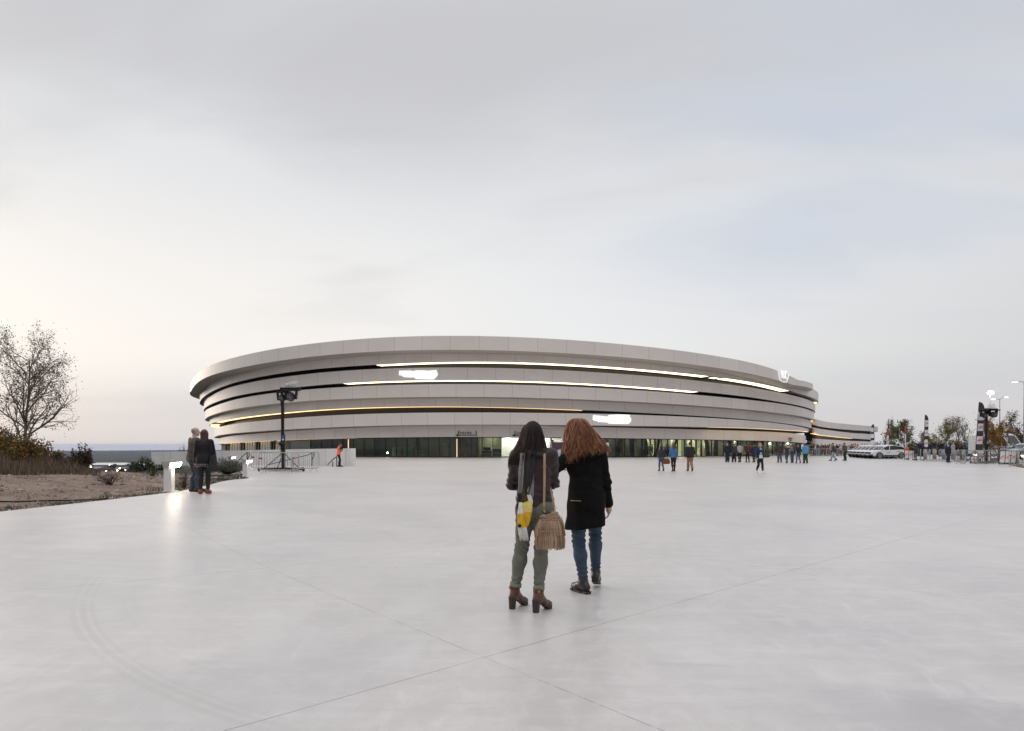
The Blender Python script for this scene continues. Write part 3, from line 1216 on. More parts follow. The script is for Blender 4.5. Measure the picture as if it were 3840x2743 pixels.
flight_case(1824, -.9, 1.2, .75, 'low wide flight case under a monitor behind the pale bay glass')
flight_case(1864, -.9, 1.05, .95, 'tall plain flight case beside the white lit bay')
t = thing('monitor', 'black monitor lying on the low flight case', 'monitor', (*pt('H', hit('H', 1824), -.9), .885), hit('H', 1824))
MB().box((0, 0, .22), (.95, .08, .36)).build('screen', mat('screen_black', (.01, .01, .012), .2), t)
MB().box((0, 0, .02), (.4, .3, .04)).build('base', frame_m, t)
t = thing('work_light', 'small bright work lamp on the floor behind the dark glass', 'lamp', (*pt('H', hit('H', 1444), -.7), .012))
MB().ball((0, -.05, .55), .07).build('bulb', glow('work_bulb', (1, .93, .8), 60), t)
q = MB().cyl((0, 0, 0), (0, 0, .5), .02)
q.box((0, .02, .55), (.2, .06, .2))
q.build('stand', frame_m, t)
t = thing('traffic_cone', 'small orange and white cone behind the dark glass', 'cone', (*pt('H', hit('H', 1740), -.8), .012))
MB().cyl((0, 0, .03), (0, 0, .5), .13, .03).build('cone_body', mat('cone_orange', (.8, .16, .04), .5), t)
MB().box((0, 0, .015), (.34, .34, .03)).build('base', mat('cone_base', (.5, .1, .03), .6), t)
t = thing('hanging_banner', 'white vertical banner lettered LaPro hanging in the entrance', 'banner', (*pt('H', hit('H', 2422), -.45), 0), hit('H', 2422))
MB().box((0, 0, 1.72), (.52, .02, 1.45)).build('cloth', mat('banner_white', (.8, .8, .77), .7), t)
text_obj('lettering', 'LaPro', .46, mat('banner_ink', (.02, .02, .02), .6), t, Matrix.Translation((0.02, -.02, 1.72)) @ Matrix.Rotation(PI / 2, 4, 'X') @ Matrix.Rotation(PI / 2, 4, 'Z'), .002)
for px in (2586, 2711):
    ph = hit('H', px)
    x, y = pt('H', ph, .06)
    text_obj('door_number', '2', .85, mat('number_white', (.85, .85, .83), .5), arena,
             Matrix.Translation((x, y, 1.95)) @ Matrix.Rotation(ph, 4, 'Z') @ Matrix.Rotation(PI / 2, 4, 'X'), .004)

# wayfinding on the lowest band
ink = mat('sign_ink', (.015, .015, .015), .5)
def entry_sign(pxc, w_px, py_text, py_arrow, s):
    ph = hit('G', pxc)
    x, y = pt('G', ph, .07)
    k = y / F
    rot = Matrix.Translation((x, y, 0)) @ Matrix.Rotation(ph, 4, 'Z')
    w = w_px * k / math.cos(ph)
    text_obj('sign_lettering', s, .62, ink, arena, rot @ Matrix.Translation((w * .05, 0, wz(py_text, y))) @ Matrix.Rotation(PI / 2, 4, 'X'), .01, sx=1.08)
    q = MB()
    za = wz(py_arrow, y)
    q.box((w * .05, 0, za), (w * .9, .03, .10))
    q.prism([(-w / 2, za), (-w / 2 + .45, za + .19), (-w / 2 + .36, za), (-w / 2 + .45, za - .19)], -.017, .017)
    o = q.build('sign_arrow', ink, arena)
    o.data.transform(rot)
entry_sign(1749, 84, 1623.5, 1632.8, 'Entrée  3')
entry_sign(1961, 84, 1625, 1633.5, 'Entrée  2')
entry_sign(2964, 20, 1645, 1653.5, 'Entrée  1')

# light projected on the bands, built as glowing solids: blurred patches, and the club shield
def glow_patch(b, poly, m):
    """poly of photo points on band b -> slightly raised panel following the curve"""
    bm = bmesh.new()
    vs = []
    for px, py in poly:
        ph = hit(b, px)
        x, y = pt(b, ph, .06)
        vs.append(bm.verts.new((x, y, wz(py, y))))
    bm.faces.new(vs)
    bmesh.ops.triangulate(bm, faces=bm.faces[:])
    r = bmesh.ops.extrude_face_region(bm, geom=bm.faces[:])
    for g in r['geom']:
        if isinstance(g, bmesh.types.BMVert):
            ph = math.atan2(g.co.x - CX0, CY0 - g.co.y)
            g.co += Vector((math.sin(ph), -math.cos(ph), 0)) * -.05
    me = bpy.data.meshes.new('projected_light_patch')
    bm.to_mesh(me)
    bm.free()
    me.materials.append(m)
    return link('projected_light_patch', me, arena)
sg = glow('projected_patch_glow', (.97, .98, 1.0), .82)
sgd = glow('projected_emblem_glow', (.95, .97, 1.0), .62)
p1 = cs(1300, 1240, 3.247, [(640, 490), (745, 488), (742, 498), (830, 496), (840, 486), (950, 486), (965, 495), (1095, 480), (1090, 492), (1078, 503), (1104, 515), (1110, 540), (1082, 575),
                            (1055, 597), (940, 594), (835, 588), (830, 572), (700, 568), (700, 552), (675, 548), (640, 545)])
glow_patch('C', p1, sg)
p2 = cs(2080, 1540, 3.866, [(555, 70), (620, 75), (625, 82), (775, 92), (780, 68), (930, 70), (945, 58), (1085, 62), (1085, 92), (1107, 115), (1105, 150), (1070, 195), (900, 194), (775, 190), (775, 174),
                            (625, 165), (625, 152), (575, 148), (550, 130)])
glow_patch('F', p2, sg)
# projected shield as glowing relief: U shaped outline, letters, tail loop
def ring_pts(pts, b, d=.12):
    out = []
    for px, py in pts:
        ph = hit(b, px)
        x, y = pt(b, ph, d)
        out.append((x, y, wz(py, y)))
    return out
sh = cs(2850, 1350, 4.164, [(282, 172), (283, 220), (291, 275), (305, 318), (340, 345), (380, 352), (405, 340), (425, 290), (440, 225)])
MB().tube(ring_pts(sh, 'A'), .05, 6).build('projected_emblem_outline', sgd, arena)
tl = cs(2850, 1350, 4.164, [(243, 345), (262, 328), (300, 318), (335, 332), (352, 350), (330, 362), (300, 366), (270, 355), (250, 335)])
MB().tube(ring_pts(tl, 'B', .2), .06, 6).build('projected_emblem_loop', sgd, arena)
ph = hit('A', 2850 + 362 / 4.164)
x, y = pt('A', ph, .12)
text_obj('projected_emblem_lettering', 'PAUC', 1.6, sgd, arena, Matrix.Translation((x, y, wz(1350 + 238 / 4.164, y))) @ Matrix.Rotation(ph, 4, 'Z') @ Matrix.Rotation(PI / 2, 4, 'X'), .03, sx=.36, space=1.1)

# ---------------------------------------------------------------- low wing on the right
WPX = [3026, 3055, 3075, 3099, 3148, 3198, 3240, 3265, 3292]
WY = [124.0, 118.5, 120.5, 122.5, 125.5, 128.5, 131, 132.5, 134]
wx_ = [wx(p, y) for p, y in zip(WPX, WY)]
wing = thing('arena_wing', 'low curved white wing with dark window bands running off the right of the arena', 'building', (0, 0, 0))
def wing_curve(n=60, p0=3026, p1=3292, d=0.0):
    p = np.linspace(p0, p1, n)
    y = np.interp(p, WPX, WY)
    k = np.exp(-.5 * (np.arange(-6, 7) / 3.0) ** 2)
    k /= k.sum()
    yp = np.concatenate([2 * y[0] - y[1:7][::-1], y, 2 * y[-1] - y[-7:-1][::-1]])
    y = np.convolve(yp, k, 'valid')
    return p, np.stack([(p - CXP) / F * y, y + d], -1)
def wing_edge(pts, p, xy):
    py = np.interp(p, [a for a, _ in pts], [b for _, b in pts])
    y = xy[:, 1]
    return EYE + (HZ - py) * y / F
c8 = lambda *q: cs(3050, 1540, 8.12, q)
W = {'1t': [(3026, 1562)] + c8((40, 255), (200, 305), (400, 345), (800, 395), (1200, 432), (1750, 478), (1965, 495)),
     '1b': [(3026, 1580)] + c8((0, 432), (200, 490), (400, 525), (800, 568), (1200, 600), (1750, 635), (1965, 655)),
     '2t': [(3026, 1596)] + c8((0, 515), (200, 560), (400, 590), (800, 645), (1200, 690), (1750, 722), (1965, 735)),
     '2b': [(3026, 1622)] + c8((0, 705), (200, 745), (400, 770), (800, 815), (1200, 852), (1750, 890), (1965, 905)),
     '3t': [(3026, 1642)] + c8((0, 855), (400, 885), (800, 910), (1200, 930), (1740, 945), (1965, 952)),
     '3b': [(3026, 1665)] + c8((0, 1045), (400, 1065), (800, 1080), (1740, 1080), (1965, 1082))}
for nm, t, b_, pe in (('1', '1t', '1b', 3292), ('2', '2t', '2b', 3281), ('3', '3t', '3b', 3281)):
    p, xy = wing_curve(60, 3026, pe)
    z1, z0 = wing_edge(W[t], p, xy), wing_edge(W[b_], p, xy)
    us = np.cumsum(np.concatenate([[0], np.hypot(*np.diff(xy.T, axis=1))]))
    back = xy + np.array([0, 6.0])
    parts_ = [strip(np.c_[xy, z1], np.c_[xy, z0], us, z1 * 0, z1 - z0, m=BANDMAT, flip=True), strip(np.c_[xy, z0], np.c_[xy + np.array([0, 2.0]), z0 + .02], m=soffit_m, flip=True),
              strip(np.c_[back, z1], np.c_[xy, z1], m=roof_m, flip=True)]
    e = MB().quad((*xy[-1], z1[-1]), (*back[-1], z1[-1]), (*back[-1], z0[-1]), (*xy[-1], z0[-1]))
    parts_.append(e.mesh('end', soffit_m))
    join('facade_band', parts_, wing)
for t, b_, m_ in (('1b', '2t', dark_m), ('2b', '3t', brown_m)):
    p, xy = wing_curve(60, 3026, 3281)
    z1, z0 = wing_edge(W[t], p, xy) + .4, wing_edge(W[b_], p, xy) - .4
    xy = xy + np.array([-.1, .9])
    link('slot_glazing', strip(np.c_[xy, z1], np.c_[xy, z0], m=m_, flip=True), wing)
p, xy = wing_curve(60, 3034, 3200)
z = wing_edge(W['2b'], p, xy) - .015
link('light_strip', strip(np.c_[xy + np.array([0, .1]), z], np.c_[xy + np.array([0, .85]), z], m=ledw_m, flip=True), wing)
p, xy = wing_curve(60, 3026, 3281)
z = wing_edge(W['3b'], p, xy) + .3
xy = xy + np.array([0, 1.5])
link('window_wall', strip(np.c_[xy, z], np.c_[xy, z * 0 - .3], m=mat('wing_glazing', (.03, .032, .03), .15), flip=True), wing)
for px in np.arange(3034, 3200, 6.5):
    q = MB()
    y = float(np.interp(px, WPX, WY)) + 1.3
    q.box((wx(px, y), y, .8), (.14, .1, 2.0))
    q.build('pale_panel', pan_m, wing)
q = MB().box((wx(3281, 133) - .35, 136, 2.4), (.7, 5, 5.2))
q.build('end_wall', BANDMAT, wing)
# ================================================================ walls, rails, bollards, barriers, towers, flags, lamps
conc = mat('cast_concrete', (.76, .735, .71), .75, var=.10, vscale=.9, bump=.15, bscale=12, stretch=(1, 1, .35))
steel = mat('galvanised_steel', (.42, .42, .41), .38, .6, var=.12, vscale=9)
blackm = mat('black_metal', (.011, .011, .012), .5, spec=.3)
whitep = mat('white_lacquer', (.72, .72, .71), .4)
greyp = mat('grey_lacquer', (.36, .355, .345), .42)
redp = mat('red_plastic', (.50, .05, .04), .5)


def G(x, y):
    return float(gz(x, y))


def low_wall(pts, label, thick=.35):
    """pts: (px, Y, top row, bottom z)"""
    P = [(wx(px, Y), Y, wz(top, Y), zb) for px, Y, top, zb in pts]
    t = thing('low_wall', label, 'wall', (0, 0, 0))
    n = len(P)
    mb = MB()
    vs = []
    for x, y, z1, z0 in P:
        vs += [(x, y, z0), (x, y, z1), (x + .08, y + thick, z1), (x + .08, y + thick, z0)]
    fs = []
    for i in range(n - 1):
        for k in range(4):
            fs.append((4 * i + k, 4 * i + 4 + k, 4 * i + 4 + (k + 1) % 4, 4 * i + (k + 1) % 4))
    fs += [(3, 2, 1, 0), (4 * n - 4, 4 * n - 3, 4 * n - 2, 4 * n - 1)]
    mb.add(vs, fs)
    fixnormals(mb.build('wall', conc, t))
    for i in range(1, n - 1):                       # open formwork joints
        x, y, z1, z0 = P[i]
        MB().box((x, y - .002, (z0 + z1) / 2), (.012, .01, z1 - z0 - .01)).build('joint', mat('joint_grey', (.30, .29, .28), .8), t)
    return t


low_wall([(567, 56, 1695, -.25), (640, 55.3, 1694, -.2), (700, 54.8, 1693, -.1), (760, 54.2, 1692, -.1), (832, 53.6, 1691, -.1), (905, 53, 1689.5, -.05), (980, 52.4, 1688, -.05), (1060, 51.8, 1686.5, -.05),
          (1140, 51.2, 1685, -.05), (1220, 50.6, 1683.5, -.05), (1296, 50, 1682.5, -.05)], 'long low white concrete wall running left from the woman in the orange vest')
low_wall([(1297.5, 49.9, 1682.5, -.05), (1311, 49.95, 1682.2, -.05)], 'short white concrete pier closing the right end of the long low wall', 1.6)


def handrail(px_hi, px_lo, Y, top, label, hook=True):
    X1, X0 = wx(px_hi, Y), wx(px_lo, Y)
    t = thing('handrail', label, 'handrail', (X1, Y, 0), 0, 'black stair rails by the low wall')
    z1, z0 = wz(top, Y), .12
    pts = [(X0 - X1, 0, z0), (-.25, 0, z1 - .18), (0, 0, z1)]
    if hook:
        pts += [(.12, 0, z1), (.14, 0, z1 - .25), (.02, 0, z1 - .5)]
    MB().tube(pts, .032, 6).build('rail', blackm, t)
    MB().tube([(-.02, 0, 0), (-.02, 0, z1 - .05)], .035, 6).build('post', blackm, t)
    f = .45
    xm = (X0 - X1) * f
    MB().tube([(xm, 0, 0), (xm, 0, z1 - .18 + (z0 - z1 + .18) * f * .95)], .03, 6).build('post', blackm, t)
    return t


handrail(928, 884, 51.5, 1697, 'black stair handrail left of the bollard lamp, before the low wall')
handrail(1171, 1010, 50.0, 1697, 'long black stair handrail behind the left lighting mast')
handrail(1264, 1228, 48.6, 1712, 'short black handrail sloping down beside the woman in the orange vest', False)

# ---------------------------------------------------------------- bollard lamps
lens_m = glow('bollard_lens', (1.0, .86, .62), 42)
lens_w = glow('bollard_lens_dim', (1.0, .90, .74), 5)


def bollard_proto(lens):
    t = thing('bollard_lamp', '', 'bollard lamp', (0, 0, 0), 0, 'bollard lamps along the forecourt edge')
    MB().box((0, 0, .01), (.34, .30, .02)).build('base_plate', conc, t)
    MB().box((-.04, 0, .335), (.21, .19, .64)).build('post', whitep, t)
    # wedge head: narrow foot, wide sloping cap, open to the right
    q = MB()
    q.prism([(-.14, .655), (-.20, .83), (.24, .83), (.27, .805), (.06, .79), (.02, .655)], -.13, .13)
    fixnormals(q.build('lamp_head', greyp, t))
    q = MB()
    q.prism([(.03, .662), (.062, .782), (.255, .798), (.20, .675)], -.115, .115)
    fixnormals(q.build('lens', lens, t))
    q = MB()
    q.cyl((-.04, -.1, .60), (-.04, -.102, .60), .012)
    q.build('screw', steel, t)
    return t


b0 = bollard_proto(lens_m)
B1 = (wx(640, 18.75), 18.75)
b0.location = (*B1, G(*B1) - .01)
b0['label'] = 'nearest white bollard lamp with glaring light, left of the standing couple'
b1p = bollard_proto(lens_w)
B2 = (wx(924, 32), 32)
b1p.location = (*B2, G(*B2))
b1p['label'] = 'white bollard lamp between the grey-green shrub and the steel barriers'
repeat(b1p, (wx(868, 43), 43, 0), 0, 'bollard lamp half hidden behind the grey-green shrub')
repeat(b1p, (wx(3474, 70), 70, 0), PI, 'bollard lamp before the barriers, right of the person in the dark coat')
repeat(b1p, (wx(3662, 58), 58, 0), PI, 'bollard lamp behind the bicycles and the steel barrier')
repeat(b1p, (wx(3845, 50), 50, 0), PI, 'bollard lamp shining through the far right barrier')

# ---------------------------------------------------------------- crowd barriers
def barrier_proto(w=2.2, h=1.12, tags=True):
    t = thing('crowd_barrier', '', 'barrier', (0, 0, 0), 0)
    r, z0, z1 = .16, .17, h
    pts = []
    for cx, cz, a0 in ((w / 2 - r, z0 + r, -90), (w / 2 - r, z1 - r, 0), (-w / 2 + r, z1 - r, 90), (-w / 2 + r, z0 + r, 180)):
        for k in range(5):
            a = R(a0 + 90 * k / 4)
            pts.append((cx + r * math.cos(a), 0, cz + r * math.sin(a)))
    pts.append(pts[0])
    fr = MB().tube(pts, .026, 6, False).build('frame', steel, t, True)
    q = MB()
    n = 14
    for i in range(1, n):
        x = -w / 2 + w * i / n
        q.tube([(x, 0, z0), (x, 0, z1)], .012, 5)
    q.build('bars', steel, t, True)['kind'] = 'stuff'
    for s in (-1, 1):
        x = s * w * .33
        MB().tube([(x - .10, -.32, .012), (x - .03, -.04, z0), (x - .03, .04, z0), (x - .10, .32, .012)], .018, 6).build('foot', steel, t, True)
    if tags:
        MB().box((-w / 2 + .12, -.03, .80), (.18, .02, .09)).build('clip', redp, t)
    return t


BG = 'steel crowd barriers'
bar = barrier_proto()
def put_barrier(px, Y, rot, label, first=[True], src=None, z=0.0):
    loc = (wx(px, Y), Y, z if z else G(wx(px, Y), Y))
    if first[0]:
        first[0] = False
        bar.location, bar.rotation_euler = loc, (0, 0, R(rot))
        bar['label'], bar['group'] = label, BG
        return bar
    return repeat(bar, loc, R(rot), label, BG)
put_barrier(1045, 37.3, -2, 'front steel barrier before the left lighting mast')
put_barrier(1010, 41.5, 1, 'steel barrier behind the left lighting mast, nearest the bollard lamp')
put_barrier(1146, 39.6, 63, 'steel barrier closing the right side of the left lighting mast')
put_barrier(3702, 55.2, -2, 'front steel barrier before the right lighting mast')
put_barrier(3627, 55.8, 14, 'steel barrier left of the right lighting mast, before the bicycles')
lab = ['just right of the person in the dark coat', 'second right of the person in the dark coat', 'under the striped black and white flag', 'right of the striped black and white flag', 'halfway between striped flag and man in black',
       'left of the man in black', 'just behind the man in black', 'right of the man in black', 'under the leaning man in grey', 'between the leaning man and the bicycles']
for i, s in enumerate(lab):
    put_barrier(3452 + i * 17.5, 67.5 - i * .55, 66 if i % 2 else 58, 'angled steel barrier ' + s)
for i, s in enumerate(('behind the man in the blue hoodie', 'left in the row before the queue', 'in the middle of the row before the queue', 'right in the row before the queue', 'beside the parked white cars')):
    put_barrier(2996 + i * 44, 99 - i * .8, -2, 'steel barrier ' + s)
put_barrier(3838, 49, 4, 'brightly lit steel barrier at the right edge of the picture')
put_barrier(3812, 51.5, 60, 'turned steel barrier right of the red lettered banner panel')

# ---------------------------------------------------------------- lighting masts with moving heads
def mast_proto():
    t = thing('lighting_mast', '', 'lighting mast', (0, 0, 0), 0, 'black wind-up lighting masts')
    MB().box((0, 0, 1.15), (.20, .18, 2.0)).build('lower_mast', blackm, t)
    MB().box((-.03, 0, 3.2), (.15, .13, 2.3)).build('middle_mast', blackm, t)
    MB().box((-.07, 0, 4.35), (.13, .11, 1.05)).build('upper_mast', blackm, t)
    for k, (x, y) in enumerate(((-1.35, -.35), (1.35, -.35), (-.75, .9), (.9, .95))):
        MB().bar((x * .08, y * .08, .16), (x, y, .12), .12, .11).build('outrigger', blackm, t)
        MB().tube([(x * .75, y * .75, .18), (x * .05, y * .05, 1.05)], .025, 6).build('brace', blackm, t)
        MB().cyl((x * .96, y * .96, .0), (x * .96, y * .96, .2), .045, n=8).build('jack', blackm, t)
    MB().box((.03, -.05, .09), (1.7, .28, .10)).build('base_beam', blackm, t)
    q = MB().cyl((-.16, -.18, 1.62), (.08, -.18, 1.62), .12, n=12)
    q.tube([(-.16, -.18, 1.62), (-.34, -.18, 1.62), (-.34, -.18, 1.80), (-.46, -.18, 1.80)], .02, 6)
    q.build('winch', blackm, t)
    MB().box((.02, -.10, 2.02), (.13, .02, .13)).build('label_plate', mat('blue_label', (.04, .14, .5), .5), t)
    MB().box((.02, -.093, 1.86), (.12, .015, .10)).build('label_plate', mat('paper_white', (.75, .75, .74), .6), t)
    MB().tube([(-.12, .1, 4.8), (-.16, .12, 3.4), (-.12, .12, 2.2), (-.22, .1, 1.3), (-.1, .1, .3)], .012, 5).build('cable', blackm, t)
    # cross bar, aluminium truss, two moving heads
    MB().box((.42, 0, 4.86), (1.18, .16, .10)).build('cross_bar', blackm, t)
    q = MB()
    for y, z in ((-.14, 0), (.14, 0), (0, .26)):
        q.tube([(.16, y, 4.96 + z), (.86, y + .1, 5.02 + z)], .02, 6)
    for i in range(7):
        x = .16 + .1 * i
        a, b_, c = (x, -.14, 4.96 + .008 * i), (x, .14, 4.96 + .008 * i), (x + .05, .0, 5.22 + .008 * i)
        for p_, q_ in ((a, b_), (b_, c), (c, a)):
            q.tube([p_, q_], .011, 5)
    q.build('truss', mat('bright_alu', (.62, .62, .62), .35, .9), t, True)
    for x, y, z, s in ((.50, -.12, 4.60, 1.28), (-.10, .16, 4.52, 1.1)):
        hd = MB()
        hd.prism([(x - .30 * s, z + .20), (x + .42 * s, z + .20), (x + .38 * s, z + .10), (x - .24 * s, z + .08)], y - .17 * s, y + .17 * s)
        h = hd.build('moving_head', blackm, t)
        fixnormals(h)
        q = MB()
        for s2 in (-1, 1):
            q.box((x + s2 * .24 * s, y, z - .10), (.08 * s, .18 * s, .46 * s), Matrix.Rotation(s2 * .12, 3, 'Y'))
        q.build('yoke', blackm, h)
        q = MB().ball((x, y - .03, z - .20 * s), (.19 * s, .21 * s, .22 * s), 16, 10)
        q.build('lamp_body', mat('head_shell', (.014, .014, .016), .35), h, True)
        MB().cyl((x, y - .18 * s, z - .27 * s), (x, y - .235 * s, z - .29 * s), .12 * s, .11 * s, 16).build('front_lens', mat('head_lens', (.10, .10, .12), .08), h, True)
    return t


mast = mast_proto()
mast.location = (wx(1062, 40), 40, G(wx(1062, 40), 40))
mast['label'] = 'left lighting mast inside the steel barriers, before the arena'
repeat(mast, (wx(3699, 57), 57, 0), R(8), 'right lighting mast beside the street lamp with the round sign').scale = (1, 1, .94)

# ---------------------------------------------------------------- feather flags
def flag(px, Y, top, bottom, w_px, label, scheme, curve=1, lean=0.0, z0=0.0):
    x = wx(px, Y)
    k = Y / F
    h = wz(top, Y) - z0
    hb = max(.25, wz(bottom, Y) - z0)
    w = w_px * k
    t = thing('feather_flag', label, 'flag', (x, Y, z0), 0, 'feather flags')
    MB().tube([(0, 0, 0), (lean * .5, 0, h * .5), (lean, 0, h * .97)], [.035, .028, .012], 6).build('pole', blackm, t, True)
    q = MB().box((0, 0, .03), (.7, .08, .05))
    q.box((0, 0, .035), (.08, .7, .05))
    q.build('base', blackm, t)
    segs = scheme['bands']
    s = curve
    def X(z, u):                       # u 0 at pole edge, 1 at free edge
        tt = (z - hb) / (h - hb)
        ww = w * (1 if tt < .84 else math.sqrt(max(0, 1 - ((tt - .84) / .16) ** 2)))
        return lean * z / h + s * ww * u + (0 if tt < .84 else s * .0)
    tot = h - hb
    for i, (a, b_, m) in enumerate(segs):
        n = 10
        vs, fs = [], []
        for j in range(n + 1):
            z = hb + tot * (a + (b_ - a) * j / n)
            for u in (0, .25, .5, .75, 1):
                yy = .03 * math.sin(z * 2.2 + u * 3)
                vs.append((X(z, u), yy - .012, z))
            for u in (0, .25, .5, .75, 1):
                yy = .03 * math.sin(z * 2.2 + u * 3)
                vs.append((X(z, u), yy + .0, z))
        for j in range(n):
            for c in range(4):
                i0 = j * 10 + c
                fs.append((i0, i0 + 1, i0 + 11, i0 + 10))
                fs.append((i0 + 5, i0 + 15, i0 + 16, i0 + 6))
            fs.append((j * 10, j * 10 + 10, j * 10 + 15, j * 10 + 5))
            fs.append((j * 10 + 4, j * 10 + 9, j * 10 + 19, j * 10 + 14))
        MB().add(vs, fs).build('flag_cloth', m, t, True)
    for (s_, zc, size, m, rot, sx) in scheme['text']:
        z = hb + tot * zc
        M = Matrix.Translation((lean * z / h + s * w * .5, -.06, z)) @ Matrix.Rotation(rot, 4, 'Y') @ Matrix.Rotation(PI / 2, 4, 'X')
        text_obj('lettering', s_, size, m, t, M, .004, sx=sx)
    return t


fl_dark = mat('flag_dark', (.045, .04, .042), .7)
fl_white = mat('flag_white', (.78, .77, .77), .7)
fl_red = mat('flag_red', (.62, .05, .08), .6)
inkr = mat('flag_ink_red', (.70, .05, .07), .6)
fl_ink = mat('flag_ink_dark', (.10, .05, .07), .6)
def striped(n, mirrored=False):
    if n == 2:
        segs = [(0, .10, fl_dark), (.10, .30, fl_white), (.30, .40, fl_dark), (.40, .57, fl_white), (.57, .66, fl_dark), (.66, .84, fl_white), (.84, 1, fl_dark)]
        tx = [.20, .485, .75]
    else:
        segs = [(0, .13, fl_dark), (.13, .29, fl_white), (.29, .40, fl_dark), (.40, .55, fl_white), (.55, .62, fl_dark), (.62, .80, fl_white), (.80, 1, fl_dark)]
        tx = [.21, .475, .71]
    return segs, tx
def nrj(px, Y, top, bottom, w, label, n, curve, lean, mirror=False, z0=0.0):
    segs, tx = striped(n)
    k = w * Y / F
    txt = [('NRJ', c, k * .52, inkr, R(-18), -.85 if mirror else .85) for c in tx]
    return flag(px, Y, top, bottom, w, label, {'bands': segs, 'text': txt}, curve, lean, z0)
nrj(3464, 72, 1555, 1690, 14, 'tall striped black and white feather flag with red letters, right of the parked cars', 2, 1, .12)
nrj(3656, 62, 1507, 1690, 24, 'largest striped feather flag, just left of the right lighting mast', 3, 1, .35)
nrj(3277.5, 86, 1591, 1678, -11.5, 'striped feather flag rising behind the roofs of the parked cars', 2, 1, .0, True)
red_s = lambda k: {'bands': [(0, .62, fl_white), (.62, 1, fl_red)], 'text': [('SYAVAVES', .30, k * .42, inkr, -PI / 2, .62)]}
flag(3322, 92, 1606, 1680, 8.5, 'red topped white feather flag behind the nearest parked car', red_s(.42), 1, .12)
flag(3394, 90, 1598, 1680, 5.5, 'narrow red and white feather flag before the round green tree', red_s(.3), 1, -.1)
flag(3328, 97, 1570, 1640, 3.0, 'thin dark feather flag seen edge on above the red topped flag', {'bands': [(0, .35, fl_red), (.35, 1, mat('flag_blue', (.05, .055, .12), .6))], 'text': []}, 1, .1)
flag(2056, 82.5, 1649, 1708, -12, 'white feather flag with a black curved top beside the goal backdrop', {'bands': [(0, .8, fl_white), (.8, 1, fl_dark)], 'text': []}, -1, .35)
flag(2270, 82.5, 1649, 1708, 11, 'dark topped feather flag right of the red haired woman', {'bands': [(0, .55, mat('flag_mauve', (.25, .2, .24), .7)), (.55, .8, fl_white), (.8, 1, fl_dark)], 'text': []}, 1, .1)

# backdrop with aluminium frame, a poster of an orange crowd on navy
t = thing('display_stand', 'aluminium framed navy and orange poster stand between the two women', 'display stand', (wx(2100, 82), 82, 0))
q = MB()
for x in (-1.35, -1.05, 1.05, 1.35):
    q.tube([(x, 0, 0), (x, 0, 2.0)], .03, 6)
for x in (-1.2, 1.2):
    for i in range(8):
        q.tube([(x - .15, 0, i * .25), (x + .15, 0, i * .25 + .25)], .015, 5)
q.tube([(-1.05, 0, 1.95), (1.05, 0, 1.95)], .03, 6)
q.build('frame', steel, t, True)
pm = mat('poster_print', (.025, .03, .085), .5, var=1, vscale=4.2, col2=(.16, .07, .07))
MB().box((0, .05, 1.02), (2.0, .03, 1.75)).build('poster', pm, t)

# banner panel with three red logos, far right
t = thing('banner_panel', 'dark framed panel of white banners with red letters at the forecourt edge', 'banner', (wx(3790, 51), 51, 0), R(-12))
for i in range(3):
    x = -.55 + .37 * i
    p = MB().box((x, 0, .66), (.33, .03, .86), Matrix.Rotation(.08, 3, 'Y')).build('banner', fl_white, t)
    text_obj('lettering', 'NRJ', .24, inkr, p, Matrix.Translation((x, -.022, .64)) @ Matrix.Rotation(R(-35), 4, 'Y') @ Matrix.Rotation(PI / 2, 4, 'X'), .003)
q = MB()
for i in range(4):
    x = -.735 + .37 * i
    q.bar((x - .05, .01, .1), (x + .04, .01, 1.15), .05, .05)
for z in (.12, .19, 1.12):
    q.bar((-.79, .01, z), (.40, .01, z), .045, .045)
q.build('frame', blackm, t)
for px, Y, lab_ in ((3418, 71, 'small white banners with red letters behind the man in orange'), (3690, 60, 'white banners with red letters behind the bicycles')):
    t = thing('banner_panel', lab_, 'banner', (wx(px, Y), Y, 0))
    for i in range(3):
        p = MB().box((-.5 + .42 * i, 0, .58), (.38, .03, .8)).build('banner', fl_white, t)
        text_obj('lettering', 'NRJ', .26, inkr, p, Matrix.Translation((-.5 + .42 * i, -.02, .56)) @ Matrix.Rotation(R(-30), 4, 'Y') @ Matrix.Rotation(PI / 2, 4, 'X'), .003)
    q = MB()
    for x in (-.72, -.29, .13, .55):
        q.box((x, .01, .5), (.04, .04, 1.0))
    q.build('frame', blackm, t)

# ---------------------------------------------------------------- street lamps, round sign
lampglow = glow('street_lamp_glow', (1.0, .88, .66), 12)
lampglow2 = glow('street_lamp_soft', (1.0, .95, .86), 6)
def street_lamp(px, Y, top, label, arms, glowm, z0=0.0, single=False):
    x = wx(px, Y)
    h = wz(top, Y) - z0
    t = thing('street_lamp', label, 'street lamp', (x, Y, z0), 0, 'street lamps of the car park')
    MB().tube([(0, 0, 0), (0, 0, h * .5), (0, 0, h)], [.11, .09, .055], 10).build('pole', whitep if single else greyp, t, True)
    for dx, dz in arms:
        a = MB().tube([(0, 0, h - .05), (dx * .5, 0, h + dz * .7), (dx, 0, h + dz)], .035, 6).build('arm', greyp, t, True)
        hd = MB()
        hd.ball((dx * 1.25, 0, h + dz + .03), (.38, .16, .07), 14, 6)
        ho = hd.build('lamp_head', greyp, t, True)
        MB().ball((dx * 1.25, -.02, h + dz - .035), (.30 if not single else .34, .16, .06 if not single else .22), 14, 8).build('lamp', glowm, ho, True)
    return t


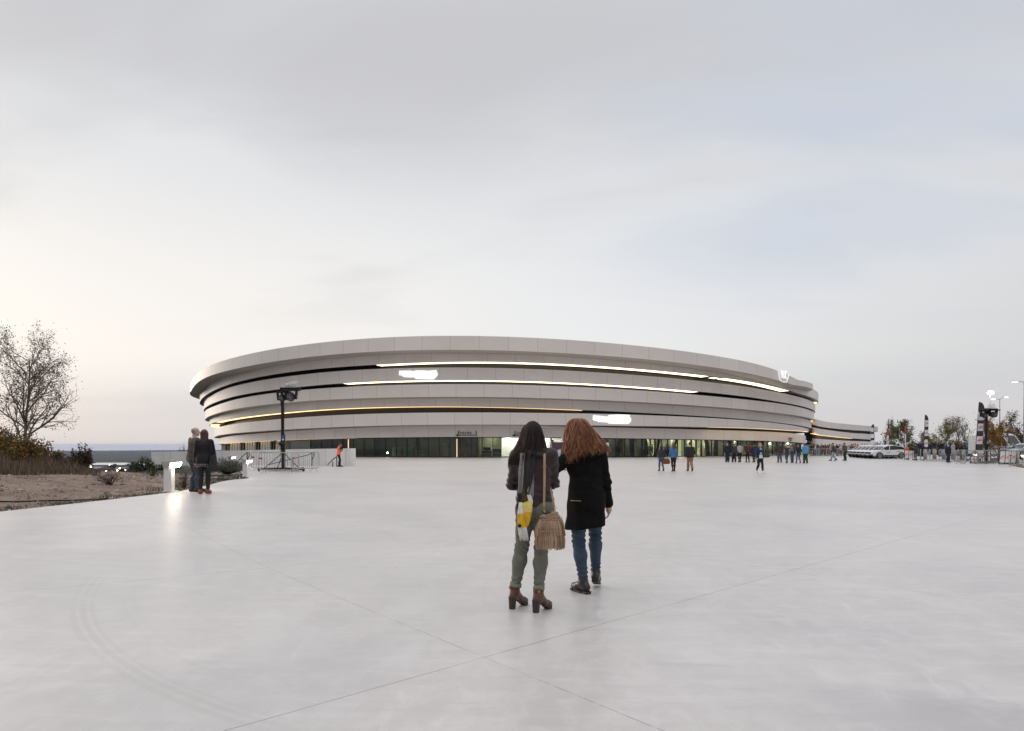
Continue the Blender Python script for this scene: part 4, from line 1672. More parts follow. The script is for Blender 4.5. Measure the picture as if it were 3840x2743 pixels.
street_lamp(3713, 71, 1474, 'nearest street lamp with a blazing head, beside the right lighting mast', [(.02, .06)], lampglow, single=True)
street_lamp(3749, 100, 1497, 'double armed street lamp behind the blazing one', [(-.75, .0), (.75, .28)], lampglow2)
street_lamp(3841, 68, 1432, 'street lamp at the right edge of the picture', [(-.75, .0)], lampglow2)
t = thing('road_sign', 'round road sign seen from its grey back, behind the street lamp', 'road sign', (wx(3707, 72.5), 72.5, 0))
MB().cyl((0, 0, wz(1602, 72.5)), (0, .02, wz(1602, 72.5)), .64, n=40).build('sign_plate', mat('sign_back', (.30, .305, .32), .5, .3), t)
MB().tube([(0, .06, 0), (0, .06, wz(1602, 72.5) + .5)], .035, 8).build('post', steel, t, True)
for z in (-.3, .3):
    MB().box((0, .035, wz(1602, 72.5) + z), (.9, .025, .05)).build('clamp', steel, t)
t = thing('sign_post', 'grey post with a small dark plate before the white van', 'road sign', (wx(3777, 66), 66, 0))
MB().tube([(0, 0, 0), (0, 0, wz(1626, 66))], .045, 8).build('post', steel, t, True)
MB().box((0, -.05, wz(1632, 66)), (.16, .03, .4)).build('sign_plate', mat('plate_dark', (.12, .12, .13), .5), t)

# parking ground, kerb and verge on the right
asph = mat('asphalt', (.075, .075, .078), .85, var=.25, vscale=3, bump=.3, bscale=80)
def ground_sheet(name, poly, z, m):
    mb = MB()
    mb.add([(x, y, z) for x, y in poly], [tuple(range(len(poly)))])
    return tag(mb.build(name, m), None, None, None, 'structure')
ground_sheet('car_park', [(38.2, 52), (120, 40), (260, 60), (260, 190), (90, 190), (75.5, 150), (66.3, 90), (50.3, 75), (44.8, 62)], .0, asph)
ground_sheet('verge', [(32.2, 30), (60, 34), (60, 58), (44.5, 61.5), (38.1, 52), (35.1, 47), (32.3, 42)], .012, mat('verge_dirt', (.14, .11, .085), .95, var=.5, vscale=2.5, bump=.6, bscale=15))
q = MB()
kp = [(34.2, 46), (38.8, 56), (44.6, 62.8), (49.5, 70)]
for a, b_ in zip(kp, kp[1:]):
    q.bar((a[0] + 2.4, a[1], .05), (b_[0] + 2.4, b_[1], .05), .15, .12)
tag(q.build('kerb', conc), None, None, None, 'structure')
# ================================================================ vehicles and bicycles
car_glass = mat('car_glass', (.012, .016, .020), .06, spec=.7)
tyre_m = mat('tyre_rubber', (.018, .018, .018), .85)
rim_m = mat('alloy', (.55, .55, .55), .3, .9)
plast = mat('grey_plastic', (.035, .035, .037), .7)
lampm = mat('headlamp_glass', (.35, .36, .38), .1)
tail_m = mat('tail_lamp', (.35, .02, .02), .2)


def lofted(stations, m, name, parent):
    """stations: (x, [(y, z)...]) half sections from low outside to centre top; mirrored"""
    mb = MB()
    n = len(stations[0][1])
    vs = []
    for x, sec in stations:
        vs += [(x, y, z) for y, z in sec] + [(x, -y, z) for y, z in reversed(sec)]
    w = 2 * n
    fs = []
    for i in range(len(stations) - 1):
        for k in range(w - 1):
            fs.append((i * w + k, i * w + k + 1, (i + 1) * w + k + 1, (i + 1) * w + k))
        fs.append((i * w + w - 1, i * w, (i + 1) * w, (i + 1) * w + w - 1))
    fs += [tuple(reversed(range(w))), tuple(range((len(stations) - 1) * w, len(stations) * w))]
    mb.add(vs, fs)
    return fixnormals(mb.build(name, m, parent, True, 35))


def wheel(t, x, y, r, w=.22, spokes=5):
    s = 1 if y > 0 else -1
    o = MB().tube([(x, y - w / 2, r), (x, y - w / 2 + .03, r), (x, y + w / 2 - .03, r), (x, y + w / 2, r)], [r * .86, r, r, r * .86], 24).build('wheel', tyre_m, t, True, 40)
    q = MB()
    yo = y + s * w / 2
    for k in range(spokes):
        a = 2 * PI * k / spokes + .3
        for da in (-.16, .16):
            q.bar((x + .07 * math.cos(a), yo + s * .006, r + .07 * math.sin(a)), (x + r * .66 * math.cos(a + da), yo + s * .006, r + r * .66 * math.sin(a + da)), .05, .02)
    q.tube([(x, yo - s * .02, r), (x, yo + s * .012, r)], [.075, .06], 10)
    pts = [(x + r * .69 * math.cos(2 * PI * i / 24), yo, r + r * .69 * math.sin(2 * PI * i / 24)) for i in range(25)]
    q.tube(pts, .022, 6, False)
    q.build('rim', rim_m, o, True, 40)


def car(label, body_m, group=None, L=4.4, W=1.80, H=1.58, style='suv'):
    t = thing('parked_car', label, 'car', (0, 0, 0), 0, group)
    hw = W / 2
    # lower body along x (front at +L/2): x, sill z, shoulder z, half width, deck z
    S = [(-.5, .45, .78, .80, .80), (-.485, .36, .92, .90, .98), (-.44, .30, .98, .97, 1.06), (-.30, .27, 1.0, 1.0, 1.06), (0, .26, .97, 1.0, 1.02), (.16, .26, .95, 1.0, 1.0),
         (.27, .27, .93, .99, .985), (.38, .29, .88, .96, .935), (.46, .33, .80, .88, .84), (.49, .38, .70, .78, .72), (.5, .46, .62, .70, .63)]
    st = []
    for x, s, sh, w, d in S:
        y = hw * w
        st.append((x * L, [(y * .90, s), (y * .985, s + .08), (y, (s + sh) / 2), (y * .965, sh), (y * .86, d - .01), (0, d + .012)]))
    b = lofted(st, body_m, 'body', t)
    # cabin: dark glass with a painted roof and pillars
    C = [(-.47, .98, .98, .86), (-.43, 1.0, 1.22, .84), (-.34, 1.0, H - .14, .83), (-.12, .99, H - .01, .83), (.04, .98, H - .04, .83), (.12, .97, H - .19, .84), (.26, .95, .97, .88)]
    st = [(x * L, [(hw * w, z0 - .05), (hw * w, z0), (hw * (w * .55 + .27), max(z0 + .005, z1 - .04)), (hw * .45, z1), (0, z1 + .01)]) for x, z0, z1, w in C]
    lofted(st, car_glass, 'windows', t)
    rf = [(x * L, [(hw * (w * .55 + .285), z1 - .075), (hw * (w * .55 + .28), z1 - .03), (hw * .45, z1 + .018), (0, z1 + .028)]) for x, z0, z1, w in C[1:6]]
    rf.insert(0, (-.455 * L, [(hw * .80, 1.05), (hw * .80, 1.09), (hw * .45, 1.13), (0, 1.14)]))
    lofted(rf, body_m, 'roof', t)
    for s in (-1, 1):
        for pa, pb, w_, h_ in (((.275, .86, .965), (.13, .735, 1.42), .07, .05), ((.02, .875, .97), (-.01, .735, 1.50), .06, .04), ((-.47, .84, .98), (-.36, .74, 1.44), .16, .06)):
            MB().bar((pa[0] * L, s * hw * pa[1], pa[2]), (pb[0] * L, s * hw * pb[1], pb[2]), w_, h_).build('pillar', body_m, t)
        q = MB().ball((.205 * L, s * hw * 1.06, 1.05), (.09, .10, .075), 10, 6)
        q.build('mirror', body_m, t, True)
        MB().box((-.02 * L, s * (hw * .99), .36), (L * .50, .03, .14)).build('sill', plast, t)
        q = MB().ball((.445 * L, s * hw * .72, .73), (.22, .13, .075), 12, 6, Matrix.Rotation(-s * .5, 3, 'Z'))
        q.build('headlight', lampm, t, True)
        MB().ball((-.485 * L, s * hw * .78, .92), (.07, .16, .08), 10, 6).build('tail_light', tail_m, t, True)
        MB().box((.05 * L, s * hw * .985, .80), (.2, .02, .025)).build('handle', body_m, t)
        for x in (-.30, .31):
            a = MB()
            n = 14
            for i in range(n):
                a0, a1 = PI * i / n, PI * (i + 1) / n
                r0, r1 = .345, .42
                a.prism([(x * L + r0 * math.cos(a0), .34 + r0 * math.sin(a0)), (x * L + r1 * math.cos(a0), .34 + r1 * math.sin(a0)), (x * L + r1 * math.cos(a1), .34 + r1 * math.sin(a1)),
                         (x * L + r0 * math.cos(a1), .34 + r0 * math.sin(a1))], s * hw * .93, s * hw * 1.005)
            fixnormals(a.build('wheel_arch', plast, t))
            wheel(t, x * L, s * hw * .90, .34)
    MB().box((.496 * L, 0, .66), (.05, 1.0, .20)).build('grille', plast, t)
    MB().box((.49 * L, 0, .42), (.10, 1.5, .16)).build('bumper', plast, t)
    MB().box((.513 * L, 0, .50), (.02, .5, .11)).build('number_plate', mat('plate_white', (.75, .75, .72), .5), t)
    MB().box((-.498 * L, 0, .46), (.06, 1.5, .20)).build('bumper', plast, t)
    return t


wcar = mat('white_car_paint', (.78, .78, .77), .22, coat=.6)
c0 = car('nearest white car of the parked row, side on with faint door lettering', wcar, 'white cars parked in a row')
cx0, cy0 = wx(3321, 78.5), 78.5
c0.location, c0.rotation_euler = (cx0, cy0, .005), (0, 0, PI + R(7))
inkc = mat('door_print', (.30, .28, .27), .5)
order = ['second white car in the row, behind the nearest one', 'third white car in the row', 'fourth white car in the row', 'fifth white car in the row', 'farthest white car in the row, bonnet furthest left']
for i, lb in enumerate(order):
    repeat(c0, (cx0 + .62 * (i + 1), cy0 + 2.15 * (i + 1), .005), PI + R(7), lb)
M_ = Matrix.Translation((.25, .905, .73)) @ Matrix.Rotation(PI, 4, 'Z') @ Matrix.Rotation(PI / 2, 4, 'X')
text_obj('lettering', 'PAUC', .20, inkc, c0, M_, .002)
MB().box((-.95, .905, .84), (.5, .004, .10)).build('door_graphic', mat('gold_print', (.55, .36, .16), .5), c0)

gcar = mat('silver_car_paint', (.36, .38, .40), .28, .5, coat=.5)
c2_ = car('silver estate car cut off by the right edge of the picture', gcar, None, 4.6, 1.8, 1.50)
c2_.location, c2_.rotation_euler = (wx(3846, 64), 64.0, .25), (0, 0, PI + R(14))
dcar = mat('dark_car_paint', (.05, .055, .06), .25, .3, coat=.5)


def van(label):
    t = thing('parked_van', label, 'van', (0, 0, 0))
    wv = mat('white_van_paint', (.76, .76, .75), .28, coat=.4)
    L, hw = 5.3, .98
    S = [(-2.65, .42, 2.35, .90), (-2.6, .36, 2.48, .97), (-1.0, .34, 2.55, 1.0), (.9, .34, 2.52, 1.0), (1.25, .34, 2.38, 1.0)]
    st = [(x, [(hw * w, s), (hw * w, 1.2), (hw * w * .93, z - .12), (hw * .8, z), (0, z + .03)]) for x, s, z, w in S]
    lofted(st, wv, 'body', t)
    S = [(1.25, .34, 1.30, 1.0), (1.95, .34, 1.24, .99), (2.35, .36, 1.12, .96), (2.58, .42, .98, .88), (2.65, .5, .85, .80)]
    st = [(x, [(hw * w, s), (hw * w, .8), (hw * w * .97, z - .08), (hw * .85 * w, z), (0, z + .03)]) for x, s, z, w in S]
    lofted(st, wv, 'bonnet', t)
    # raked windscreen and side windows
    q = MB().add([(2.0, -.86, 1.26), (2.0, .86, 1.26), (1.26, .80, 2.30), (1.26, -.80, 2.30), (1.2, -.86, 1.2), (1.2, .86, 1.2), (1.1, .8, 2.25), (1.1, -.8, 2.25)],
                 [(0, 1, 2, 3), (0, 4, 5, 1), (1, 5, 6, 2), (3, 7, 4, 0), (2, 6, 7, 3)])
    fixnormals(q.build('windscreen', car_glass, t))
    for s in (-1, 1):
        MB().bar((2.03, s * .87, 1.24), (1.27, s * .82, 2.33), .09, .07).build('pillar', wv, t)
        MB().box((.75, s * .975, 1.62), (.8, .03, .62)).build('side_window', car_glass, t)
        MB().box((1.62, s * 1.12, 1.42), (.10, .20, .30)).build('mirror', plast, t)
        MB().ball((2.45, s * .74, .98), (.20, .16, .14), 12, 6).build('headlight', lampm, t, True)
        for x in (-1.75, 1.7):
            wheel(t, x, s * .90, .34, .22, 6)
    MB().box((2.63, 0, .86), (.06, 1.05, .22)).build('grille', plast, t)
    MB().box((2.60, 0, .48), (.16, 1.75, .26)).build('bumper', plast, t)
    MB().box((2.69, 0, .52), (.02, .52, .11)).build('number_plate', mat('plate_white', (.75, .75, .72), .5), t)
    return t


v = van('white delivery van parked nose on behind the post, right of the street lamp')
v.location, v.rotation_euler = (wx(3752, 73), 73.5, .25), (0, 0, R(-74))


def bicycle(label, x, y, rz, col):
    t = thing('bicycle', label, 'bicycle', (x, y, 0), rz, 'bicycles left behind the barrier')
    m = mat(col[0], col[1], .35)
    r = .34
    for cx in (-.52, .52):
        pts = [(cx + r * math.cos(2 * PI * i / 28), 0, r + r * math.sin(2 * PI * i / 28)) for i in range(29)]
        w = MB().tube(pts, .022, 6, False).build('wheel', tyre_m, t, True)
        q = MB()
        for i in range(14):
            a = 2 * PI * i / 14
            q.tube([(cx, 0, r), (cx + r * .97 * math.cos(a), 0, r + r * .97 * math.sin(a))], .0025, 4)
        q.build('spokes', steel, w)['kind'] = 'stuff'
    q = MB()
    bb, st, ht, hb = (-.08, 0, .30), (-.24, 0, .80), (.34, 0, .86), (.38, 0, .70)
    for a, b_ in ((bb, st), (st, ht), (bb, hb), ((-.52, 0, r), bb), ((-.52, 0, r), (-.22, 0, .76)), (hb, (.52, 0, r)), (ht, hb)):
        q.tube([a, b_], .017, 6)
    q.build('frame', m, t, True)
    q = MB().ball((-.26, 0, .93), (.14, .07, .035), 10, 6)
    q.tube([st, (-.26, 0, .92)], .014, 6)
    q.build('saddle', blackm, t, True)
    MB().tube([(.34, 0, .86), (.32, 0, 1.0), (.34, -.27, 1.02)], .013, 6).tube([(.32, 0, 1.0), (.34, .27, 1.02)], .013, 6).build('handlebar', blackm, t, True)
    q = MB().cyl((-.08, -.03, .30), (-.08, -.04, .30), .09, n=14)
    q.tube([(-.08, -.07, .30), (-.02, -.07, .15), (-.02, -.14, .15)], .012, 5)
    q.build('crank', blackm, t, True)
    return t


bicycle('dark bicycle leaning behind the barrier, left of the right lighting mast', wx(3632, 57.2), 57.2, R(6), ('bike_grey', (.10, .10, .11)))
bicycle('red bicycle behind the barrier, right beside the lighting mast', wx(3676, 57.8), 57.8, R(-4), ('bike_red', (.38, .05, .05)))
# ================================================================ people: implicit bodies turned into smooth meshes
class Vol:
    def __init__(s, lo, hi, h):
        s.lo, s.h = np.array(lo, float), h
        s.n = [int(math.ceil((b - a) / h)) + 1 for a, b in zip(lo, hi)]
        s.ax = [s.lo[i] + h * np.arange(s.n[i]) for i in range(3)]
        s.a = np.full(s.n, 1.0, np.float32)

    def sl(s, lo, hi, m):
        r = []
        for i in range(3):
            a = int(max(0, math.floor((lo[i] - m - s.lo[i]) / s.h)))
            b = int(min(s.n[i], math.ceil((hi[i] + m - s.lo[i]) / s.h) + 1))
            if b <= a:
                return None
            r.append(slice(a, b))
        return tuple(r)

    def grid(s, q):
        return np.meshgrid(s.ax[0][q[0]], s.ax[1][q[1]], s.ax[2][q[2]], indexing='ij', sparse=True)

    def cap(s, a, b, ra, rb=None, k=.012, sc=(1, 1, 1), sub=False):
        """round cone a->b, optionally stretched by sc about its middle"""
        rb = ra if rb is None else rb
        a, b = np.array(a, float), np.array(b, float)
        sc = np.array(sc, float)
        rm = max(ra, rb) * sc.max()
        q = s.sl(np.minimum(a, b) - rm, np.maximum(a, b) + rm, k + 2.5 * s.h)
        if q is None:
            return
        X, Y, Z = s.grid(q)
        c = (a + b) / 2
        a2, b2 = (a - c) / sc, (b - c) / sc
        d = b2 - a2
        L = float(d @ d) + 1e-12
        x, y, z = (X - c[0]) / sc[0] - a2[0], (Y - c[1]) / sc[1] - a2[1], (Z - c[2]) / sc[2] - a2[2]
        t = np.clip((x * d[0] + y * d[1] + z * d[2]) / L, 0, 1)
        dist = np.sqrt((x - t * d[0]) ** 2 + (y - t * d[1]) ** 2 + (z - t * d[2]) ** 2) - (ra + (rb - ra) * t)
        dist = dist * float(sc.min())
        A = s.a[q]
        if sub:
            hh = np.clip(.5 - .5 * (A + dist) / k, 0, 1)
            s.a[q] = A * (1 - hh) + (-dist) * hh + k * hh * (1 - hh)
        else:
            hh = np.clip(.5 + .5 * (A - dist) / k, 0, 1)
            s.a[q] = dist * hh + A * (1 - hh) - k * hh * (1 - hh)

    def ell(s, c, r, R_=None, k=.012, sub=False):
        """ellipsoid centre c radii r, optional rotation (3x3 numpy)"""
        c, r = np.array(c, float), np.array(r, float)
        m = r.max()
        q = s.sl(c - m, c + m, k + 2.5 * s.h)
        if q is None:
            return
        X, Y, Z = s.grid(q)
        x, y, z = X - c[0], Y - c[1], Z - c[2]
        if R_ is not None:
            x, y, z = (R_[0][0] * x + R_[1][0] * y + R_[2][0] * z, R_[0][1] * x + R_[1][1] * y + R_[2][1] * z, R_[0][2] * x + R_[1][2] * y + R_[2][2] * z)
        k0 = np.sqrt((x / r[0]) ** 2 + (y / r[1]) ** 2 + (z / r[2]) ** 2)
        k1 = np.sqrt((x / r[0] ** 2) ** 2 + (y / r[1] ** 2) ** 2 + (z / r[2] ** 2) ** 2) + 1e-9
        dist = k0 * (k0 - 1) / k1
        A = s.a[q]
        if sub:
            hh = np.clip(.5 - .5 * (A + dist) / k, 0, 1)
            s.a[q] = A * (1 - hh) + (-dist) * hh + k * hh * (1 - hh)
        else:
            hh = np.clip(.5 + .5 * (A - dist) / k, 0, 1)
            s.a[q] = dist * hh + A * (1 - hh) - k * hh * (1 - hh)

    def full(s):
        return np.meshgrid(*s.ax, indexing='ij', sparse=True)

    def cut(s, fn):
        """keep where fn(X,Y,Z) <= 0"""
        X, Y, Z = s.full()
        s.a = np.maximum(s.a, fn(X, Y, Z).astype(np.float32))

    def bend(s, fn):
        X, Y, Z = s.full()
        s.a = s.a + fn(X, Y, Z).astype(np.float32)

    def surf(s):
        """naive surface nets"""
        a = s.a
        g = a < 0
        nx, ny, nz = a.shape
        cs_ = [(i, j, k) for i in (0, 1) for j in (0, 1) for k in (0, 1)]
        cut = lambda A, c: A[c[0]:nx - 1 + c[0], c[1]:ny - 1 + c[1], c[2]:nz - 1 + c[2]]
        cnt = sum(cut(g, c).astype(np.int8) for c in cs_)
        m = (cnt > 0) & (cnt < 8)
        idx = np.argwhere(m)
        if len(idx) == 0:
            return np.zeros((0, 3)), np.zeros((0, 4), int)
        vals = {c: a[idx[:, 0] + c[0], idx[:, 1] + c[1], idx[:, 2] + c[2]].astype(float) for c in cs_}
        acc = np.zeros((len(idx), 3))
        num = np.zeros(len(idx))
        for c in cs_:
            for ax in range(3):
                if c[ax]:
                    continue
                d = list(c)
                d[ax] = 1
                v0, v1 = vals[c], vals[tuple(d)]
                cr = (v0 < 0) != (v1 < 0)
                t = np.where(cr, v0 / np.where(cr, v0 - v1, 1), 0)
                p = np.array(c, float)[None, :].repeat(len(idx), 0)
                p[:, ax] += t
                acc += p * cr[:, None]
                num += cr
        v = s.lo + s.h * (idx + acc / num[:, None])
        ID = np.full(m.shape, -1, np.int64)
        ID[m] = np.arange(len(idx))
        fs = []
        for ax in range(3):
            o1, o2 = (ax + 1) % 3, (ax + 2) % 3
            sl0 = [slice(None)] * 3
            sl1 = [slice(None)] * 3
            sl0[ax], sl1[ax] = slice(0, -1), slice(1, None)
            g0, g1 = g[tuple(sl0)], g[tuple(sl1)]
            e = np.argwhere(g0 != g1)
            ok = (e[:, o1] > 0) & (e[:, o2] > 0) & (e[:, o1] < a.shape[o1] - 1) & (e[:, o2] < a.shape[o2] - 1)
            e = e[ok]
            inside = g0[e[:, 0], e[:, 1], e[:, 2]]
            q = []
            for d1, d2 in ((-1, -1), (0, -1), (0, 0), (-1, 0)):
                f = e.copy()
                f[:, o1] += d1
                f[:, o2] += d2
                q.append(ID[f[:, 0], f[:, 1], f[:, 2]])
            q = np.stack(q, -1)
            q[~inside] = q[~inside][:, ::-1]
            fs.append(q)
        return v, np.concatenate(fs)


def ik(a, b, l1, l2, hint):
    a, b, hint = np.array(a, float), np.array(b, float), np.array(hint, float)
    d = b - a
    L = np.linalg.norm(d)
    if L > (l1 + l2) * .999:
        b = a + d / L * (l1 + l2) * .999
        d = b - a
        L = np.linalg.norm(d)
    u = d / L
    x = (l1 * l1 - l2 * l2 + L * L) / (2 * L)
    y = math.sqrt(max(0, l1 * l1 - x * x))
    h = hint - u * (hint @ u)
    h /= np.linalg.norm(h) + 1e-9
    return a + u * x + h * y, b


def rotm(yaw=0, pitch=0, roll=0):
    return np.array(Matrix.Rotation(R(yaw), 3, 'Z') @ Matrix.Rotation(R(pitch), 3, 'X') @ Matrix.Rotation(R(roll), 3, 'Y'))


class Skel:
    """unit-height skeleton facing +Y; every number is a fraction of body height"""

    def __init__(s, sex='m', feet=((-.055, 0), (.055, 0)), toe=(-8, 8), lift=(0, 0), heel=0.0, hip=(0, 0), lean=3, side=0, twist=0, hands=None, hint=((-.5, -1, -.2), (.5, -1, -.2)), head=(0, 0, 0), build=1.0,
                 knee=((0, 1, 0), (0, 1, 0)), curl=.5):
        s.sex, s.toe, s.heel, s.build = sex, toe, heel, build
        sh = .108 if sex == 'm' else .095
        s.sh = sh * (1 + (build - 1) * .6)
        l = .2455
        s.ank = []
        for i in (0, 1):
            s.ank.append(np.array([feet[i][0], feet[i][1], .042 + heel + lift[i] * .9]))
        zmax = min(math.sqrt(max(.01, (2 * l * .992) ** 2 - (s.ank[i][0] - (hip[0] + (-1, 1)[i] * .05)) ** 2 - (s.ank[i][1] - hip[1]) ** 2)) + s.ank[i][2] for i in (0, 1))
        s.P = np.array([hip[0], hip[1], min(zmax, .525 + heel)])
        s.up = s.P[2] - .525                     # everything above rides on the pelvis
        s.U = rotm(-twist, -lean, side)
        T = lambda x, y, z: s.P + s.U @ np.array([x, y, z - .525])
        s.T = T
        s.hips = [T(-.05, 0, .525), T(.05, 0, .525)]
        s.hips = [s.P + np.array([-.05, 0, 0]), s.P + np.array([.05, 0, 0])]
        s.kn = []
        for i in (0, 1):
            k_, b = ik(s.hips[i], s.ank[i], l, l, knee[i])
            s.kn.append(k_)
            s.ank[i] = b
        s.lift = lift
        s.shl = [T(-s.sh, -.004, .805), T(s.sh, -.004, .805)]
        hd = hands or ((-s.sh - .035, .03, .47), (s.sh + .035, .03, .47))
        s.el, s.wr = [], []
        for i in (0, 1):
            tgt = np.array(hd[i], float)
            tgt[2] += s.up
            e, w = ik(s.shl[i], tgt, .168, .150, hint[i])
            s.el.append(e)
            s.wr.append(w)
        s.neck = T(0, -.012, .835)
        s.HR = s.U @ rotm(-head[0], head[1], head[2])
        s.hc = T(0, .004, .855) + s.HR @ np.array([0, .010, .078])
        s.curl = curl

    def hp(s, x, y, z):
        return s.hc + s.HR @ np.array([x, y, z])


BB = ((-.42, -.42, -.02), (.42, .42, 1.08))


def vol(res, sk=None, pad=0.0):
    if sk is None:
        return Vol(*BB, res)
    P = np.array([*sk.ank, *sk.kn, *sk.wr, *sk.el, *sk.shl, sk.hc])
    lo, hi = P.min(0) - .15 - pad, P.max(0) + .15 + pad
    lo[2] = -.02
    hi[2] = sk.hc[2] + .10
    return Vol(lo, hi, res)


def torso(v, s, t, k=.02, low=True):
    """torso grown by t"""
    T, f = s.T, s.sex == 'f'
    b = s.build
    v.cap(T(-s.sh * .72, -.004, .795), T(s.sh * .72, -.004, .795), .040 + t, k=k)
    v.cap(T(-s.sh * .45, .002, .75), T(s.sh * .45, .002, .75), .052 * b + t, k=k, sc=(1, 1.0, 1.1))
    v.cap(T(0, .004, .735), T(0, .002, .64), .068 * b + t, (.056 if f else .063 * b) + t, k=k, sc=(1.32, 1, 1))
    v.cap(T(0, .002, .64), T(0, .0, .565), (.054 if f else .062 * b) + t, .066 * b + t, k=k, sc=(1.34, 1 + (b - 1), 1))
    if f:
        for x in (-.036, .036):
            v.ell(T(x, .052, .735), (.036 + t, .034 + t, .038 + t), k=k)
    if low:
        v.cap(T(-.034, -.006, .52), T(.034, -.006, .52), .066 * (1.03 if f else b * .98) + t, k=k)
        for x in (-.036, .036):
            v.ell(s.P + np.array([x, -.040, -.022]), (.046 + t, .044 + t, .052 + t), k=k)


def arms(v, s, t, upto=1.0, k=.014, bare=False):
    for i in (0, 1):
        a, e, w = s.shl[i], s.el[i], s.wr[i]
        d = 0 if s.sex == 'm' else -.004
        v.cap(a, e, .036 + d + t, .028 + d + t, k=k)
        if upto > .5:
            m = e + (w - e) * min(1, (upto - .5) * 2)
            v.cap(e, m, .0275 + d + t, (.0275 - .0085 * min(1, (upto - .5) * 2)) + d * .5 + t, k=k)


def legs(v, s, t, cuff=0.0, k=.02, slim=0.0, flare=0.0):
    f = s.sex == 'f'
    for i in (0, 1):
        h, kn, a = s.hips[i], s.kn[i], s.ank[i]
        v.cap(h + np.array([0, 0, -.02]), kn, (.058 if f else .056) + t, .036 + t - slim, k=k)
        m = kn + (a - kn) * .32 + np.array([0, -.008, 0])
        v.cap(kn, m, .036 + t - slim, .038 + t - slim + flare * .3, k=k)
        e = a + (kn - a) * cuff
        v.cap(m, e, .037 + t - slim + flare * .3, .0225 + t + flare, k=k)


def foot_frame(s, i):
    y = R(s.toe[i])
    return np.array([math.sin(y), math.cos(y), 0]), np.array([math.cos(y), -math.sin(y), 0])


def feet(v, s, t, k=.008):
    for i in (0, 1):
        f, _ = foot_frame(s, i)
        a = s.ank[i]
        hl = s.heel + s.lift[i]
        heel = np.array([a[0], a[1], .024 + hl]) - f * .022
        ball = np.array([a[0], a[1], .020 + s.lift[i] * .12]) + f * .082
        toe = np.array([a[0], a[1], .017 + s.lift[i] * .02]) + f * .112
        v.cap(a + np.array([0, 0, .02]), heel, .024 + t, .024 + t, k=k)
        v.cap(heel + np.array([0, 0, .006]), ball, .024 + t, .024 + t, k=k)
        v.cap(ball, toe, .024 + t, .017 + t, k=k)
        v.cap(a, ball + np.array([0, 0, .008]), .022 + t, .020 + t, k=k)


def hand(v, s, i, fine):
    w, e = s.wr[i], s.el[i]
    d = (w - e) / np.linalg.norm(w - e)
    sgn = -1 if i == 0 else 1
    inn = np.array([-sgn * 1.0, .25, 0])
    inn = inn - d * (inn @ d)
    inn /= np.linalg.norm(inn)                # palm normal, towards the body
    acr = np.cross(d, inn) * sgn              # across the palm, towards the thumb
    if acr[1] < 0:
        acr = -acr
    v.cap(w, w + d * .030, .016, .019, k=.008, sc=(1, 1, 1))
    if not fine:
        v.cap(w + d * .02, w + d * .075, .019, .011, k=.008)
        v.cap(w + d * .018 + acr * .014, w + d * .045 + acr * .030, .008, .007, k=.004)
        return
    v.cap(w + d * .020 - acr * .010, w + d * .045 - acr * .012, .0125, .011, k=.006)
    v.cap(w + d * .020 + acr * .010, w + d * .046 + acr * .012, .0125, .011, k=.006)
    for j, (o, L) in enumerate(((-.0185, .034), (-.006, .041), (.0065, .044), (.0185, .040))):
        b = w + d * .050 + acr * o
        cu = s.curl * (1.1 - .08 * j)
        d1 = d * math.cos(cu) + inn * math.sin(cu)
        d2 = d * math.cos(cu * 2) + inn * math.sin(cu * 2)
        m = b + d1 * L * .55
        v.cap(b, m, .0055, .005, k=.003)
        v.cap(m, m + d2 * L * .5, .005, .0042, k=.002)
    b = w + d * .022 + acr * .018
    m = b + (d * .55 + acr * .75 + inn * .3) * .024
    v.cap(b, m, .0075, .006, k=.004)
    v.cap(m, m + (d * .85 + acr * .3 + inn * .45) * .022, .006, .0048, k=.002)


def head(v, s, fine=False):
    hp, HR = s.hp, s.HR
    v.ell(hp(0, -.008, .012), (.0445, .056, .054), HR, k=.01)
    v.ell(hp(0, .010, -.022), (.036, .043, .046), HR, k=.016)
    v.cap(hp(-.012, .036, -.052), hp(.012, .036, -.052), .014, k=.014)
    v.cap(s.neck + np.array([0, 0, -.03]), hp(0, -.014, -.03), .032 if s.sex == 'm' else .027, .031 if s.sex == 'm' else .026, k=.012)
    v.cap(hp(0, .050, .004), hp(0, .062, -.017), .006, .0085, k=.006)         # nose
    v.cap(hp(-.022, .044, .012), hp(.022, .044, .012), .008, k=.008)            # brow
    v.cap(hp(-.012, .049, -.036), hp(.012, .049, -.036), .0058, k=.005)         # mouth
    for x in (-1, 1):
        v.ell(hp(x * .0445, -.006, -.004), (.006, .013, .018), HR, k=.004)
        v.ell(hp(x * .018, .052, .001), (.010, .008, .007), HR, k=.006, sub=True)


def body_mesh(s, res, fine=False, shod=False):
    v = vol(res, s)
    torso(v, s, -.010)
    arms(v, s, -.007)
    for i in (0, 1):
        hand(v, s, i, fine)
    legs(v, s, -.010)
    if not shod:
        feet(v, s, -.006)
    head(v, s, fine)
    return v.surf()


